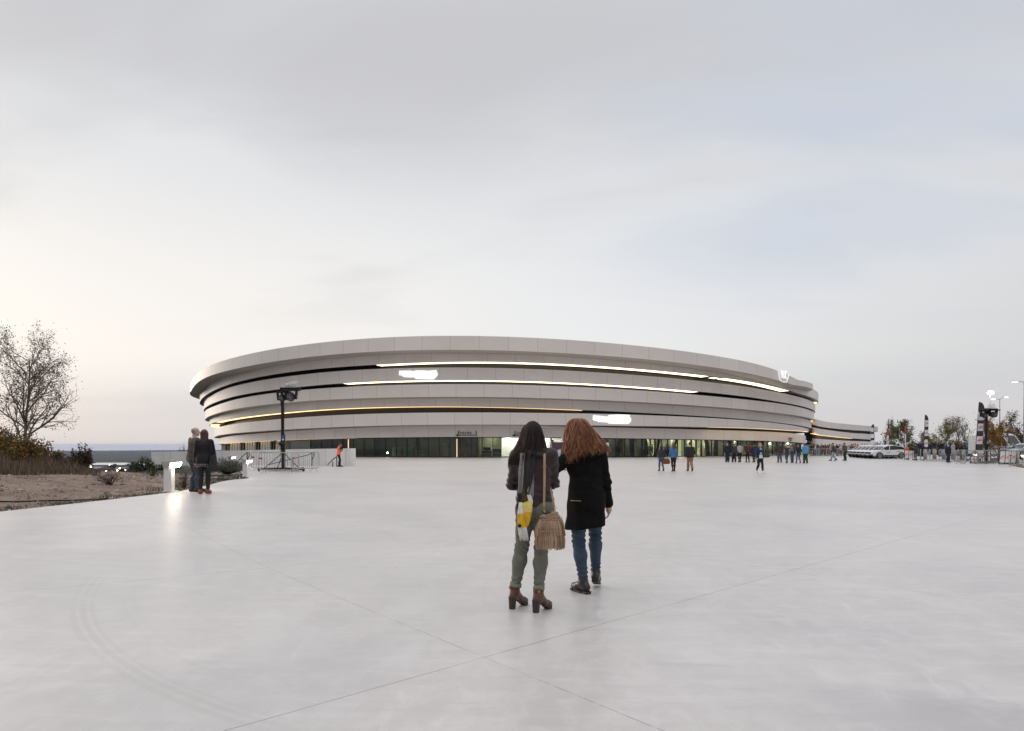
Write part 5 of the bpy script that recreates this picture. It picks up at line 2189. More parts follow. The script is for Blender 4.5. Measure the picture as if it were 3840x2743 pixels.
def top_mesh(s, kind, res, fine=False):
    v = vol(res, s, .02)
    K = dict(tee=dict(t=.005, hem=.50, sl=.42), jacket=dict(t=.014, hem=.475, sl=.98, col=.0), shirt=dict(t=.008, hem=.49, sl=.97), vest=dict(t=.013, hem=.48, sl=.06), coat=dict(t=.017, hem=.36, sl=.98, flare=.03),
             shortjacket=dict(t=.012, hem=.535, sl=.98), hoodie=dict(t=.014, hem=.475, sl=.98, hood=1), long=dict(t=.016, hem=.30, sl=.98, flare=.022), crop=dict(t=.007, hem=.51, sl=.62))[kind]
    t = K['t']
    torso(v, s, t, low=True)
    if K.get('flare'):
        z = s.up + K['hem']
        v.cap(s.T(0, 0, .60), np.array([s.P[0], s.P[1] - .004, z - .03]), .066 + t, .074 + t + K['flare'], sc=(1.30, 1, 1), k=.02)
    elif K['hem'] < .5:
        v.cap(s.T(0, -.004, .56), np.array([s.P[0], s.P[1] - .006, s.up + K['hem'] - .03]), .066 + t, .068 + t, sc=(1.32, 1.03, 1), k=.015)
    if K['sl'] > .1:
        arms(v, s, t * .75, K['sl'])
    else:
        for i in (0, 1):
            v.cap(s.shl[i], s.shl[i] + (s.el[i] - s.shl[i]) * .12, .040 + t * .5, k=.012)
    v.cap(s.neck + np.array([0, .004, -.03]), s.neck + np.array([0, .004, .008]), .036 + t * .4, .034 + t * .4, k=.012)
    if K.get('hood'):
        v.ell(s.T(0, -.055, .822), (.062, .030, .045), k=.016)
    n0 = s.neck[2] + .014
    hz = s.up + K['hem']
    amp = .0022 if fine else .0016
    f = lambda X, Y, Z: amp * (np.sin(Z * 95 + np.sin(X * 41 + Y * 23) * 1.6) + .7 * np.sin(X * 70 + Z * 38 + np.cos(Y * 60))) 
    v.bend(f)
    v.cut(lambda X, Y, Z: (hz + .006 * np.sin(X * 25) - Z) + 0 * Y)
    v.cut(lambda X, Y, Z: np.where(np.hypot(X - s.neck[0], Y - s.neck[1]) < .075, Z - n0, -1.0))
    return v.surf()


def bottom_mesh(s, kind, res, fine=False):
    v = vol(res, s)
    K = dict(jeans=dict(t=.006, cuff=.16, slim=0, fl=.014), slim=dict(t=.002, cuff=.12, slim=.002, fl=.003), suit=dict(t=.009, cuff=.04, slim=-.002, fl=.016), shorts=dict(t=.010, cuff=.92, slim=-.004, fl=.02),
             chino=dict(t=.006, cuff=.30, slim=.0, fl=.008))[kind]
    T = s.T
    t = K['t']
    v.cap(T(0, 0, .60), T(0, -.002, .545), .056 + t, .064 + t, sc=(1.34, 1, 1), k=.015)
    v.cap(T(-.034, -.006, .52), T(.034, -.006, .52), .066 * (1.03 if s.sex == 'f' else .98 * s.build) + t, k=.02)
    for x in (-.036, .036):
        v.ell(s.P + np.array([x, -.040, -.022]), (.046 + t, .044 + t, .052 + t), k=.02)
    legs(v, s, t, K['cuff'], slim=K['slim'], flare=K['fl'])
    kz = [k_[2] for k_ in s.kn]
    amp = .0030 if fine else .0018
    v.bend(lambda X, Y, Z: amp * (np.sin(Z * 130 + np.sin(X * 60) * 1.2 + Y * 30) * (.35 + np.exp(-((Z - kz[0]) / .05) ** 2) + np.exp(-((Z - .10) / .05) ** 2)) + .5 * np.sin(Z * 47 + X * 55 + Y * 20)))
    wz_ = s.up + .565
    v.cut(lambda X, Y, Z: Z - wz_ + 0 * X + 0 * Y)
    if kind == 'shorts':
        z = .30 + s.up
        v.cut(lambda X, Y, Z: z - Z + 0 * X + 0 * Y)
    return v.surf()


def shoe_mesh(s, res, fine=False):
    v = vol(res, s)
    feet(v, s, .006)
    for i in (0, 1):
        v.cap(s.ank[i] + np.array([0, 0, .03]), s.ank[i], .026, .027, k=.006)
    v.cut(lambda X, Y, Z: .0015 - Z + 0 * X + 0 * Y)
    z = [a[2] + .03 for a in s.ank]
    v.cut(lambda X, Y, Z: Z - max(z) + 0 * X + 0 * Y)
    return v.surf()


def hair_mesh(s, kind, res, fine=False):
    v = vol(res, s, .03)
    hp, HR = s.hp, s.HR
    if kind in ('short', 'rim'):
        v.ell(hp(0, -.010, .016), (.0495, .060, .058), HR, k=.008)
        v.ell(hp(0, .066, -.030), (.070, .062, .075), HR, k=.006, sub=True)
        v.ell(hp(0, -.02, -.085), (.08, .08, .05), HR, k=.006, sub=True)
        if kind == 'rim':
            v.ell(hp(0, .012, .060), (.075, .070, .050), HR, k=.005, sub=True)
    elif kind in ('long', 'bob'):
        zl = -.155 if kind == 'long' else -.075
        v.ell(hp(0, -.012, .016), (.051, .062, .058), HR, k=.01)
        v.cap(hp(0, -.030, .0), hp(0, -.048, zl), .046, .034, sc=(1.25, .85, 1), k=.02)
        for x in (-1, 1):
            v.cap(hp(x * .040, -.004, .0), hp(x * .046, -.012, zl * .75), .017, .014, k=.014)
        v.ell(hp(0, .070, -.035), (.036, .060, .080), HR, k=.008, sub=True)
        v.bend(lambda X, Y, Z: .0022 * np.sin(np.arctan2(X - s.hc[0], -(Y - s.hc[1])) * 17 + np.sin(Z * 40)))
    elif kind == 'bun':
        v.ell(hp(0, -.012, .014), (.050, .061, .058), HR, k=.008)
        v.ell(hp(0, -.072, .020), (.026, .024, .026), HR, k=.008)
        v.ell(hp(0, .066, -.030), (.060, .060, .078), HR, k=.006, sub=True)
        v.ell(hp(0, -.02, -.085), (.08, .08, .05), HR, k=.006, sub=True)
    elif kind == 'cap':
        v.ell(hp(0, -.006, .024), (.052, .061, .052), HR, k=.008)
        v.cap(hp(-.02, .055, .020), hp(.02, .055, .020), .018, k=.006, sc=(1, 1.4, .35))
        v.cut(lambda X, Y, Z: (hp(0, 0, .010)[2] - Z) + 0 * X + 0 * Y)
    return v.surf()


POSES = {
    'stand': dict(),
    'stand2': dict(feet=((-.06, .0), (.075, .03)), hip=(-.012, 0), toe=(-12, 18), hands=((-.135, .035, .48), (.125, .09, .53)), head=(20, 0, 0)),
    'stand3': dict(feet=((-.07, .02), (.055, -.02)), hip=(.012, 0), toe=(-20, 10), hands=((-.05, .14, .62), (.135, .03, .48)), head=(-25, -8, 0)),
    'walk': dict(feet=((-.045, .13), (.045, -.14)), lift=(0, .045), lean=4, hands=((-.135, -.07, .49), (.135, .10, .51)), toe=(-4, 5)),
    'walk2': dict(feet=((-.045, -.12), (.045, .12)), lift=(.04, 0), lean=4, hands=((-.135, .10, .51), (.135, -.07, .49)), toe=(-5, 4)),
    'stroll': dict(feet=((-.05, .06), (.05, -.07)), lift=(0, .012), lean=3, hands=((-.13, -.02, .48), (.135, .05, .49)), toe=(-6, 8), head=(8, 0, 0)),
    'stroll2': dict(feet=((-.05, -.07), (.05, .06)), lift=(.012, 0), lean=3, hands=((-.135, .05, .49), (.13, -.02, .48)), toe=(-8, 6), head=(-12, -4, 0)),
    'pockets': dict(feet=((-.06, .0), (.06, .01)), hands=((-.115, .05, .52), (.115, .05, .52)), hint=((-1, -.8, 0), (1, -.8, 0)), toe=(-14, 14)),
    'crossed': dict(feet=((-.06, .0), (.06, .01)), hands=((.045, .12, .68), (-.045, .13, .665)), hint=((-1, -.1, -.6), (1, -.1, -.6)), toe=(-14, 14)),
    'phone': dict(feet=((-.05, .0), (.06, .02)), hands=((-.02, .15, .72), (.03, .15, .72)), hint=((-.8, -.5, -.8), (.8, -.5, -.8)), head=(0, -18, 0), toe=(-10, 12)),
    'chin': dict(feet=((-.05, .0), (.05, .06)), hip=(-.01, 0), hands=((.06, .13, .66), (.03, .115, .85)), hint=((-.7, -.3, -.8), (.6, -.1, -1)), head=(0, -6, 0), toe=(-10, 25)),
    'lean': dict(feet=((-.07, -.05), (.06, .04)), hip=(0, -.05), lean=22, hands=((-.06, .20, .70), (.02, .20, .86)), hint=((-.7, -.3, -.8), (.7, .0, -1)), head=(0, -4, 0), toe=(-12, 20)),
}
_FC = {}


def fmesh(part, pose, sex, kind=None, build=1.0, res=.0165):
    key = (part, pose, sex, kind, build)
    if key not in _FC:
        s = Skel(sex, build=build, **POSES[pose])
        fn = {'body': lambda: body_mesh(s, res), 'top': lambda: top_mesh(s, kind, res), 'bottom': lambda: bottom_mesh(s, kind, res), 'shoes': lambda: shoe_mesh(s, res * .8), 'hair': lambda: hair_mesh(s, kind, res * .75)}[part]
        v, f = fn()
        _FC[key] = arrmesh('%s_%s' % (part, pose), v, f, None)
        _FC[key].materials.append(None)
        if part == 'body':
            _FC[key]['hands'] = [float(x) for x in np.concatenate(s.wr)]
    return _FC[key]


PALETTE = {'mocha': (.078, .054, .046), 'dark denim': (.035, .05, .072), 'black': (.014, .014, .016), 'charcoal': (.035, .036, .04), 'grey': (.16, .16, .165), 'light grey': (.42, .42, .43), 'white': (.68, .68, .67), 'navy': (.018, .024, .055), 'blue': (.05, .15, .32),
           'sky blue': (.10, .30, .52), 'pale blue': (.30, .40, .60), 'denim': (.065, .11, .17), 'light denim': (.26, .33, .40), 'brown': (.060, .038, .030), 'maroon': (.075, .025, .03), 'tan': (.30, .18, .095),
           'olive': (.085, .085, .045), 'green': (.03, .055, .035), 'teal': (.05, .24, .28), 'red': (.38, .03, .035), 'orange': (.75, .13, .04), 'pink': (.55, .33, .30), 'cream': (.60, .52, .40), 'rust': (.22, .07, .03),
           'yellow': (.6, .42, .06), 'purple': (.10, .05, .16)}
SKIN = [(.46, .27, .20), (.52, .32, .24), (.38, .22, .15), (.30, .16, .10)]
HAIRC = {'black': (.012, .010, .010), 'dark brown': (.030, .018, .013), 'brown': (.07, .038, .022), 'auburn': (.055, .018, .014), 'grey': (.22, .21, .20), 'blond': (.30, .20, .10)}


def cloth(c, kind='cloth'):
    return mat('%s_%s' % (kind, c.replace(' ', '_')), PALETTE[c], .82, var=.22, vscale=14, bump=.25, bscale=90)


def hairmat(c):
    return mat('hair_' + c.replace(' ', '_'), HAIRC[c], .48, var=.35, vscale=40, stretch=(1, 1, .12))


def skinmat(i):
    return mat('skin_%d' % i, SKIN[i], .55, var=.08, vscale=20)


def setmat(o, m):
    o.material_slots[0].link = 'OBJECT'
    o.material_slots[0].material = m


def person(label, x, y, z, head_deg, H=1.7, sex='m', pose='stand', top=('jacket', 'black'), bottom=('jeans', 'denim'), shoes='black', hair=('short', 'dark brown'), skin=0, build=1.0, group=None, eyes=False):
    t = thing('person', label, 'person', (x, y, z), -R(head_deg), group)
    t.scale = (H, H, H)
    t['pose'] = pose
    b = link('body', fmesh('body', pose, sex, None, build), t)
    setmat(b, skinmat(skin))
    nm = {'tee': 't_shirt', 'jacket': 'jacket', 'shirt': 'shirt', 'vest': 'vest', 'coat': 'coat', 'shortjacket': 'jacket', 'hoodie': 'hoodie', 'long': 'coat', 'crop': 'blouse'}[top[0]]
    setmat(link(nm, fmesh('top', pose, sex, top[0], build), t), cloth(top[1]))
    setmat(link('shorts' if bottom[0] == 'shorts' else 'trousers', fmesh('bottom', pose, sex, bottom[0], build), t), cloth(bottom[1]))
    setmat(link('shoes', fmesh('shoes', pose, sex, None), t), cloth(shoes))
    if hair:
        setmat(link('cap' if hair[0] == 'cap' else 'hair', fmesh('hair', pose, sex, hair[0]), t), cloth(hair[1]) if hair[0] == 'cap' else hairmat(hair[1]))
    if eyes:
        s = Skel(sex, build=build, **POSES[pose])
        for e in (-1, 1):
            MB().ball(s.hp(e * .018, .0475, .001), (.0085, .006, .0055), 8, 6).build('eye', mat('eye_dark', (.03, .02, .018), .2), t, True)
    return t
# ================================================================ the people on the forecourt
def put(px, foot, crown, label, heading, z=None, **kw):
    Y = dep(foot)
    x = wx(px, Y)
    zz = G(x, Y) if z is None else z
    if zz:
        Y = dep(foot, zz)
        x = wx(px, Y)
    H = (foot - crown) * Y / F / (1.0 if kw.get('hair', 1) else .985)
    H = min(1.92, max(1.5, H))
    return person(label, x, Y, zz + .002, heading, H, **kw)


def bag_at(name, label, cat, px, Y, z, size, col, strap=None, rz=0.0):
    """soft hand bag: pillowy body, flap and looped handle"""
    t = thing(name, label, cat, (wx(px, Y), Y, z), rz)
    w, d, h = size
    v = Vol((-w, -d, -.05), (w, d, h * 1.4), max(w, h) / 18)
    v.cap((-w * .28, 0, h * .32), (w * .28, 0, h * .32), h * .34, k=.03, sc=(1, d / h, 1))
    v.cap((-w * .20, 0, h * .70), (w * .20, 0, h * .70), h * .24, k=.05, sc=(1, d / h * .8, 1))
    vv, ff = v.surf()
    link('bag_body', arrmesh('bag_body', vv, ff, cloth(col, 'leather')), t)
    MB().tube([(-w * .22, 0, h * .85), (-w * .15, 0, h * 1.25), (w * .15, 0, h * 1.25), (w * .22, 0, h * .85)], .012, 6).build('handle', cloth(col, 'leather'), t, True)
    return t


W_ = 'people walking towards the entrance'
put(2480, 1767.4, 1670.5, 'woman in black jacket and blue jeans with long black hair, walking away carrying a bag', -4, sex='f', pose='walk', top=('shortjacket', 'charcoal'), bottom=('slim', 'denim'), shoes='brown', hair=('long', 'black'), group=W_)
bag_at('handbag', 'brown leather handbag in the hand of the woman with black jacket and jeans', 'bag', 2499, 40.2, .42, (.40, .16, .34), 'rust')
put(2526, 1769, 1664.5, 'woman in blue short sleeved blouse and black leggings with long brown hair, from behind', 6, sex='f', pose='walk2', top=('crop', 'blue'), bottom=('slim', 'black'), shoes='charcoal', hair=('long', 'brown'), group=W_)
put(2588, 1768, 1658, 'man in black bomber jacket and tan trousers walking away', 2, pose='walk', top=('jacket', 'black'), bottom=('jeans', 'tan'), shoes='brown', hair=('short', 'brown'), build=1.08, group=W_)
put(2728, 1734, 1661, 'bald man in black jacket and navy trousers, leftmost of the group of five', 4, pose='stand', top=('jacket', 'black'), bottom=('suit', 'navy'), hair=('rim', 'grey'), skin=1, build=1.1, group=W_)
put(2753, 1734, 1663.5, 'balding man in dark suit beside the bald man in navy trousers', -6, pose='stroll', top=('jacket', 'charcoal'), bottom=('suit', 'black'), hair=('rim', 'dark brown'), skin=1, build=1.08, group=W_)
put(2774, 1734, 1662.5, 'young man in pale grey t-shirt and black shorts over leggings', 4, pose='stroll2', top=('tee', 'light grey'), bottom=('slim', 'black'), hair=('short', 'black'), group=W_)
put(2804, 1734.5, 1664.5, 'woman in maroon leather jacket and black trousers with short brown hair', -3, sex='f', pose='stroll', top=('shortjacket', 'maroon'), bottom=('slim', 'black'), hair=('bob', 'brown'), group=W_)
put(2828, 1734, 1664.5, 'woman in dark knee length coat walking just left of the woman in the navy blazer', 5, sex='f', pose='stroll2', top=('long', 'navy'), bottom=('slim', 'charcoal'), hair=('bun', 'dark brown'), group=W_)
put(2849, 1775.5, 1659.7, 'woman in navy blazer over pale blue shirt, walking towards the camera in white shoes', 176, sex='f', pose='walk', top=('jacket', 'navy'), bottom=('slim', 'black'), shoes='white', hair=('bob', 'blond'), skin=1, eyes=True)
# shirt and white hem showing in the open blazer
_p = [o for o in COL.objects if o.name.startswith('person') and o.get('label', '').startswith('woman in navy blazer')][0]
_q = MB()
_q.prism([(-.030, .585), (.030, .585), (.036, .79), (.018, .825), (-.018, .825), (-.036, .79)], .070, .097)
fixnormals(_q.build('shirt_front', cloth('pale blue'), _p))
_q = MB()
_q.prism([(-.062, .485), (.062, .485), (.045, .60), (-.045, .60)], .060, .094)
fixnormals(_q.build('shirt_hem', cloth('white'), _p))
bag_at('handbag', 'dark green handbag on the arm of the woman in the navy blazer', 'bag', 2874, 37.0, .86, (.34, .15, .26), 'green')
put(2924, 1735.4, 1659, 'broad man in dark brown jacket and blue jeans, left of the five right hand walkers', 3, pose='stroll', top=('jacket', 'brown'), bottom=('jeans', 'denim'), shoes='brown', hair=('short', 'dark brown'), build=1.14, group=W_)
put(2951, 1737.5, 1668, 'man in black vest over white sleeves and jeans, walking away', -5, pose='walk2', top=('vest', 'charcoal'), bottom=('jeans', 'denim'), hair=('short', 'grey'), group=W_)
_b = put(2971, 1736, 1667, 'man in dark teal sweater and jeans with a grey backpack', 6, pose='stroll2', top=('shirt', 'charcoal'), bottom=('jeans', 'denim'), hair=('short', 'dark brown'), group=W_)
bag_at('backpack', 'grey backpack on the back of the man in the dark sweater', 'backpack', 2966, _b.location.y - .22, .98, (.34, .2, .42), 'grey')
put(2994, 1738.5, 1664.6, 'man in black t-shirt with bare arms, dark jeans and red shoes', 0, pose='walk', top=('tee', 'black'), bottom=('slim', 'denim'), shoes='red', hair=('short', 'brown'), skin=1, group=W_)
put(3021, 1738.5, 1663, 'man in blue hooded sweatshirt and dark green trousers', 2, pose='stroll', top=('hoodie', 'sky blue'), bottom=('suit', 'green'), hair=('short', 'black'), build=1.05, skin=2, group=W_)
put(3126, 1728.5, 1661, 'person in dark brown jacket and pale jeans crossing before the queue', -70, pose='walk', top=('jacket', 'brown'), bottom=('jeans', 'light denim'), shoes='charcoal', hair=('short', 'brown'))
put(3171, 1728, 1661.5, 'person in olive jacket and black trousers with a cap, beside the parked cars', -80, pose='phone', top=('jacket', 'olive'), bottom=('suit', 'black'), hair=('cap', 'charcoal'), skin=1)

# guard in the orange vest
g = put(1270, 1747, 1662, 'woman guard in orange high visibility vest, hand at her mouth, by the low wall end', 78, z=0.0, sex='f', pose='chin', top=('shirt', 'black'), bottom=('slim', 'black'), hair=('bun', 'dark brown'), eyes=True)
o = link('safety_vest', fmesh('top', 'chin', 'f', 'vest'), g)
setmat(o, mat('hi_vis_orange', (.95, .16, .05), .6, var=.08))
g.location.y = 48.6
g.location.x = wx(1270, 48.6)

# right hand side
put(3400, 1724, 1669, 'man in orange polo shirt and dark trousers behind the nearest parked car', 160, pose='pockets', top=('tee', 'orange'), bottom=('suit', 'charcoal'), hair=('short', 'black'), skin=2)
put(3435, 1726.5, 1662.5, 'person in long dark coat and grey trousers standing right of the man in orange', -95, pose='phone', top=('coat', 'charcoal'), bottom=('slim', 'grey'), hair=('short', 'dark brown'))
put(3554.6, 1735, 1667.5, 'bald man in black facing the camera before the barriers', 178, pose='stand', top=('jacket', 'black'), bottom=('jeans', 'navy'), hair=None, skin=1, eyes=True, build=1.05)
person('man in dark grey jacket leaning with his hand on his face, behind the barrier', wx(3609, 63), 63, .12, -150, 1.72, pose='lean', top=('jacket', 'charcoal'), bottom=('jeans', 'navy'), hair=('short', 'black'), skin=1, eyes=True)
person('man in bright blue shirt with crossed arms above the barriers', wx(3628, 76), 76, .28, 175, 1.78, pose='crossed', top=('tee', 'blue'), bottom=('jeans', 'navy'), hair=('short', 'grey'), skin=1, eyes=True, build=1.1)

# the couple on the left
cm = put(727, 1846, 1604, 'bald man in brown sweater and jeans turned towards the woman beside him', 42, pose='stand2', top=('shirt', 'mocha'), bottom=('jeans', 'dark denim'), shoes='charcoal', hair=('rim', 'grey'), skin=1, build=1.14, eyes=True)
cw = put(765, 1852.5, 1612, 'woman in black quilted jacket over a plaid shirt with dark auburn hair, from behind', -12, sex='f', pose='stand', top=('jacket', 'black'), bottom=('slim', 'black'), shoes='rust', hair=('long', 'auburn'), build=1.05)


def refine(t, sex, pose, build, parts):
    """finer meshes for figures that show larger"""
    s = Skel(sex, build=build, **POSES[pose])
    for ch in t.children:
        k = ch.name.split('.')[0]
        if k in parts:
            fn = parts[k]
            v, f = fn(s)
            me = arrmesh(k + '_fine', v, f, ch.material_slots[0].material)
            m = ch.material_slots[0].material
            ch.data = me
            me.materials.clear()
            me.materials.append(m)
    return s


fine_parts = lambda top, bot, hair: {'body': lambda s: body_mesh(s, .0075, True), 'shirt': lambda s: top_mesh(s, top, .008, True), 'jacket': lambda s: top_mesh(s, top, .008, True),
                                     'trousers': lambda s: bottom_mesh(s, bot, .008, True), 'shoes': lambda s: shoe_mesh(s, .007), 'hair': lambda s: hair_mesh(s, hair, .006)}
sm = refine(cm, 'm', 'stand2', 1.14, fine_parts('shirt', 'jeans', 'rim'))
sw = refine(cw, 'f', 'stand', 1.05, fine_parts('jacket', 'slim', 'long'))
v = Vol((-.1, -.1, .78), (.1, .1, .9), .006)
v.cap(sm.neck + np.array([0, .006, -.014]), sm.neck + np.array([0, .006, .016]), .043, .040, k=.01)
v.cut(lambda X, Y, Z: Z - (sm.neck[2] + .018) + 0 * X + 0 * Y)
vv, ff = v.surf()
link('shirt_collar', arrmesh('shirt_collar', vv, ff, cloth('white')), cm)
MB().box((-.085, -.03, .525), (.05, .075, .07)).build('belt_pouch', cloth('black', 'leather'), cm)
# quilted rolls on the jacket and the plaid tail below it
for ch in cw.children:
    if ch.name.startswith('jacket'):
        def quilt(s):
            v = vol(.008, s, .02)
            torso(v, s, .016)
            v.cap(s.T(0, -.004, .56), np.array([s.P[0], s.P[1] - .006, .45]), .083, .085, sc=(1.3, 1.03, 1), k=.015)
            arms(v, s, .013, .98)
            v.cap(s.neck + np.array([0, .0, -.03]), s.neck + np.array([0, .0, .010]), .044, .042, k=.012)
            v.bend(lambda X, Y, Z: .0045 * np.abs(np.sin(Z * 118)) - .003 + 0 * X + 0 * Y)
            v.cut(lambda X, Y, Z: .475 - Z + 0 * X + 0 * Y)
            return v.surf()
        vv, ff = quilt(sw)
        ch.data = arrmesh('quilted_jacket', vv, ff, mat('quilted_black', (.010, .010, .012), .5, spec=.22, bump=.2, bscale=60))
v = Vol((-.2, -.2, .34), (.2, .2, .56), .008)
v.cap(np.array([sw.P[0], sw.P[1] - .006, .54]), np.array([sw.P[0], sw.P[1] - .01, .36]), .080, .083, sc=(1.28, 1.05, 1), k=.01)
v.cut(lambda X, Y, Z: (.405 + .02 * np.cos(X * 18) - Z) + 0 * Y)
v.cut(lambda X, Y, Z: Z - .50 + 0 * X + 0 * Y)
vv, ff = v.surf()


def plaid():
    m = bpy.data.materials.new('plaid_cloth')
    N, L = nt(m)
    b = N['Principled BSDF']
    b.inputs['Roughness'].default_value = .85
    tc = N.new('ShaderNodeTexCoord')
    sp = N.new('ShaderNodeSeparateXYZ')
    L.new(tc.outputs['Object'], sp.inputs[0])
    tot = None
    for ax, per in ((0, .030), (2, .030)):
        a = N.new('ShaderNodeMath'); a.operation = 'DIVIDE'; a.inputs[1].default_value = per
        L.new(sp.outputs[ax], a.inputs[0])
        f = N.new('ShaderNodeMath'); f.operation = 'FRACT'
        L.new(a.outputs[0], f.inputs[0])
        g_ = N.new('ShaderNodeMath'); g_.operation = 'LESS_THAN'; g_.inputs[1].default_value = .22
        L.new(f.outputs[0], g_.inputs[0])
        if tot is None:
            tot = g_.outputs[0]
        else:
            mx = N.new('ShaderNodeMath'); mx.operation = 'ADD'
            L.new(tot, mx.inputs[0]); L.new(g_.outputs[0], mx.inputs[1])
            h_ = N.new('ShaderNodeMath'); h_.operation = 'MULTIPLY'; h_.inputs[1].default_value = .5
            L.new(mx.outputs[0], h_.inputs[0])
            tot = h_.outputs[0]
    r = N.new('ShaderNodeValToRGB')
    r.color_ramp.elements[0].color = (.022, .018, .018, 1)
    r.color_ramp.elements[1].color = (.40, .35, .31, 1)
    L.new(tot, r.inputs[0])
    L.new(r.outputs[0], b.inputs['Base Color'])
    return m


link('plaid_shirt', arrmesh('plaid_shirt', vv, ff, plaid()), cw)
# tote bag hanging at her right side
tb = thing('tote_bag', 'black tote bag hanging on the right shoulder of the woman in the quilted jacket', 'bag', (cw.location.x + .25, cw.location.y - .02, cw.location.z + .60), R(70))
v = Vol((-.25, -.12, -.03), (.25, .12, .5), .014)
v.cap((-.11, 0, .05), (.11, 0, .05), .055, k=.05, sc=(1.2, .8, 1))
v.cap((0, 0, .06), (0, 0, .36), .08, .055, k=.05, sc=(2.0, .7, 1))
vv, ff = v.surf()
link('bag_body', arrmesh('bag_body', vv, ff, cloth('black', 'leather')), tb)
MB().tube([(-.09, 0, .38), (-.05, .02, .66), (0, .03, .80), (.05, .02, .66), (.09, 0, .38)], .012, 6).build('strap', cloth('black', 'leather'), tb, True)

# queue along the wing, watchers on the right, people inside the hall
def crowd(spec, place, group):
    seen = set()
    for px, Y, z, H, sex, pose, hd, top, bot, hair, note in spec:
        lab = '%s in %s and %s %s, %s' % ('woman' if sex == 'f' else 'man', (top[1] + ' ' + {'tee': 't-shirt', 'shortjacket': 'short jacket', 'crop': 'blouse', 'long': 'long coat'}.get(top[0], top[0])), bot[1],
                                       'shorts' if bot[0] == 'shorts' else 'trousers', note or place)
        person(lab, wx(px, Y), Y, z + .002, hd, H, sex=sex, pose=pose, top=top, bottom=bot, hair=hair, skin=rng.choice([0, 0, 1, 2]), group=group)


J, N_, T_, S_, HD = 'jacket', 'denim', 'tee', 'shirt', 'hoodie'
Q = [(3042, 102, 0, 1.66, 'f', 'stand2', 60, (J, 'black'), ('slim', 'grey'), ('bob', 'black')), (3051, 104, 0, 1.75, 'm', 'stand', 80, (J, 'maroon'), ('jeans', 'black'), ('short', 'black')),
     (3058, 103, 0, 1.72, 'm', 'stand3', -60, (S_, 'white'), ('jeans', 'navy'), ('short', 'brown')), (3064, 106, 0, 1.78, 'm', 'pockets', 100, (J, 'charcoal'), ('jeans', 'denim'), ('short', 'dark brown')),
     (3071, 102, 0, 1.66, 'm', 'lean', 70, (J, 'blue'), ('jeans', 'light denim'), ('cap', 'white')), (3080, 105, 0, 1.74, 'm', 'stand', 180, (J, 'grey'), ('jeans', 'denim'), ('short', 'black')),
     (3087, 102, 0, 1.6, 'f', 'stand2', 30, (T_, 'red'), ('slim', 'maroon'), ('long', 'dark brown')), (3094, 104, 0, 1.76, 'm', 'crossed', 150, (J, 'green'), ('suit', 'charcoal'), ('short', 'grey')),
     (3103, 102.5, 0, 1.64, 'f', 'stand3', 90, (S_, 'red'), ('slim', 'rust'), ('bob', 'brown')), (3110, 105, 0, 1.8, 'm', 'stand', 60, (J, 'navy'), ('jeans', 'grey'), ('short', 'brown')),
     (3117, 103.5, 0, 1.7, 'm', 'phone', 200, (HD, 'light grey'), ('jeans', 'black'), ('short', 'black')), (3136, 104, 0, 1.72, 'm', 'stand2', 120, (J, 'black'), ('jeans', 'olive'), ('short', 'black')),
     (3141, 102.5, 0, 1.6, 'f', 'stand', -30, (T_, 'maroon'), ('slim', 'tan'), ('long', 'black')), (3147, 105, 0, 1.74, 'm', 'stand3', 170, (J, 'purple'), ('jeans', 'denim'), ('short', 'dark brown')),
     (3153, 101.5, 0, 1.66, 'f', 'phone', 185, (T_, 'white'), ('slim', 'black'), ('bun', 'black')), (3162, 104, 0, 1.75, 'm', 'stand', 90, (J, 'charcoal'), ('jeans', 'tan'), ('short', 'black')),
     (3183, 104, 0, 1.66, 'm', 'stand2', 110, (S_, 'white'), ('jeans', 'charcoal'), ('cap', 'white')), (3192, 101, 0, 1.74, 'm', 'pockets', 80, (J, 'olive'), ('jeans', 'brown'), ('short', 'dark brown')),
     (3198, 104, 0, 1.8, 'm', 'stand', 100, (J, 'grey'), ('jeans', 'navy'), ('short', 'brown')), (3206, 102, 0, 1.84, 'm', 'stand', 120, (S_, 'orange'), ('jeans', 'charcoal'), ('short', 'rust' if False else 'auburn')),
     (3214, 106, 0, 1.78, 'm', 'stand3', 90, (J, 'red'), ('jeans', 'black'), ('short', 'black')), (3232, 110, 0, 1.8, 'm', 'stand', 170, (J, 'brown'), ('jeans', 'denim'), ('short', 'dark brown')),
     (3240, 108, 0, 1.8, 'm', 'stand2', 140, (J, 'tan'), ('jeans', 'black'), ('short', 'brown')), (3251, 109, 0, 1.78, 'm', 'stand', 200, (J, 'navy'), ('jeans', 'charcoal'), ('short', 'black'))]
crowd([q + ('in the queue along the arena wing' if q[0] < 3180 else 'behind the row of white cars',) for q in Q], '', 'people queuing along the arena wing')
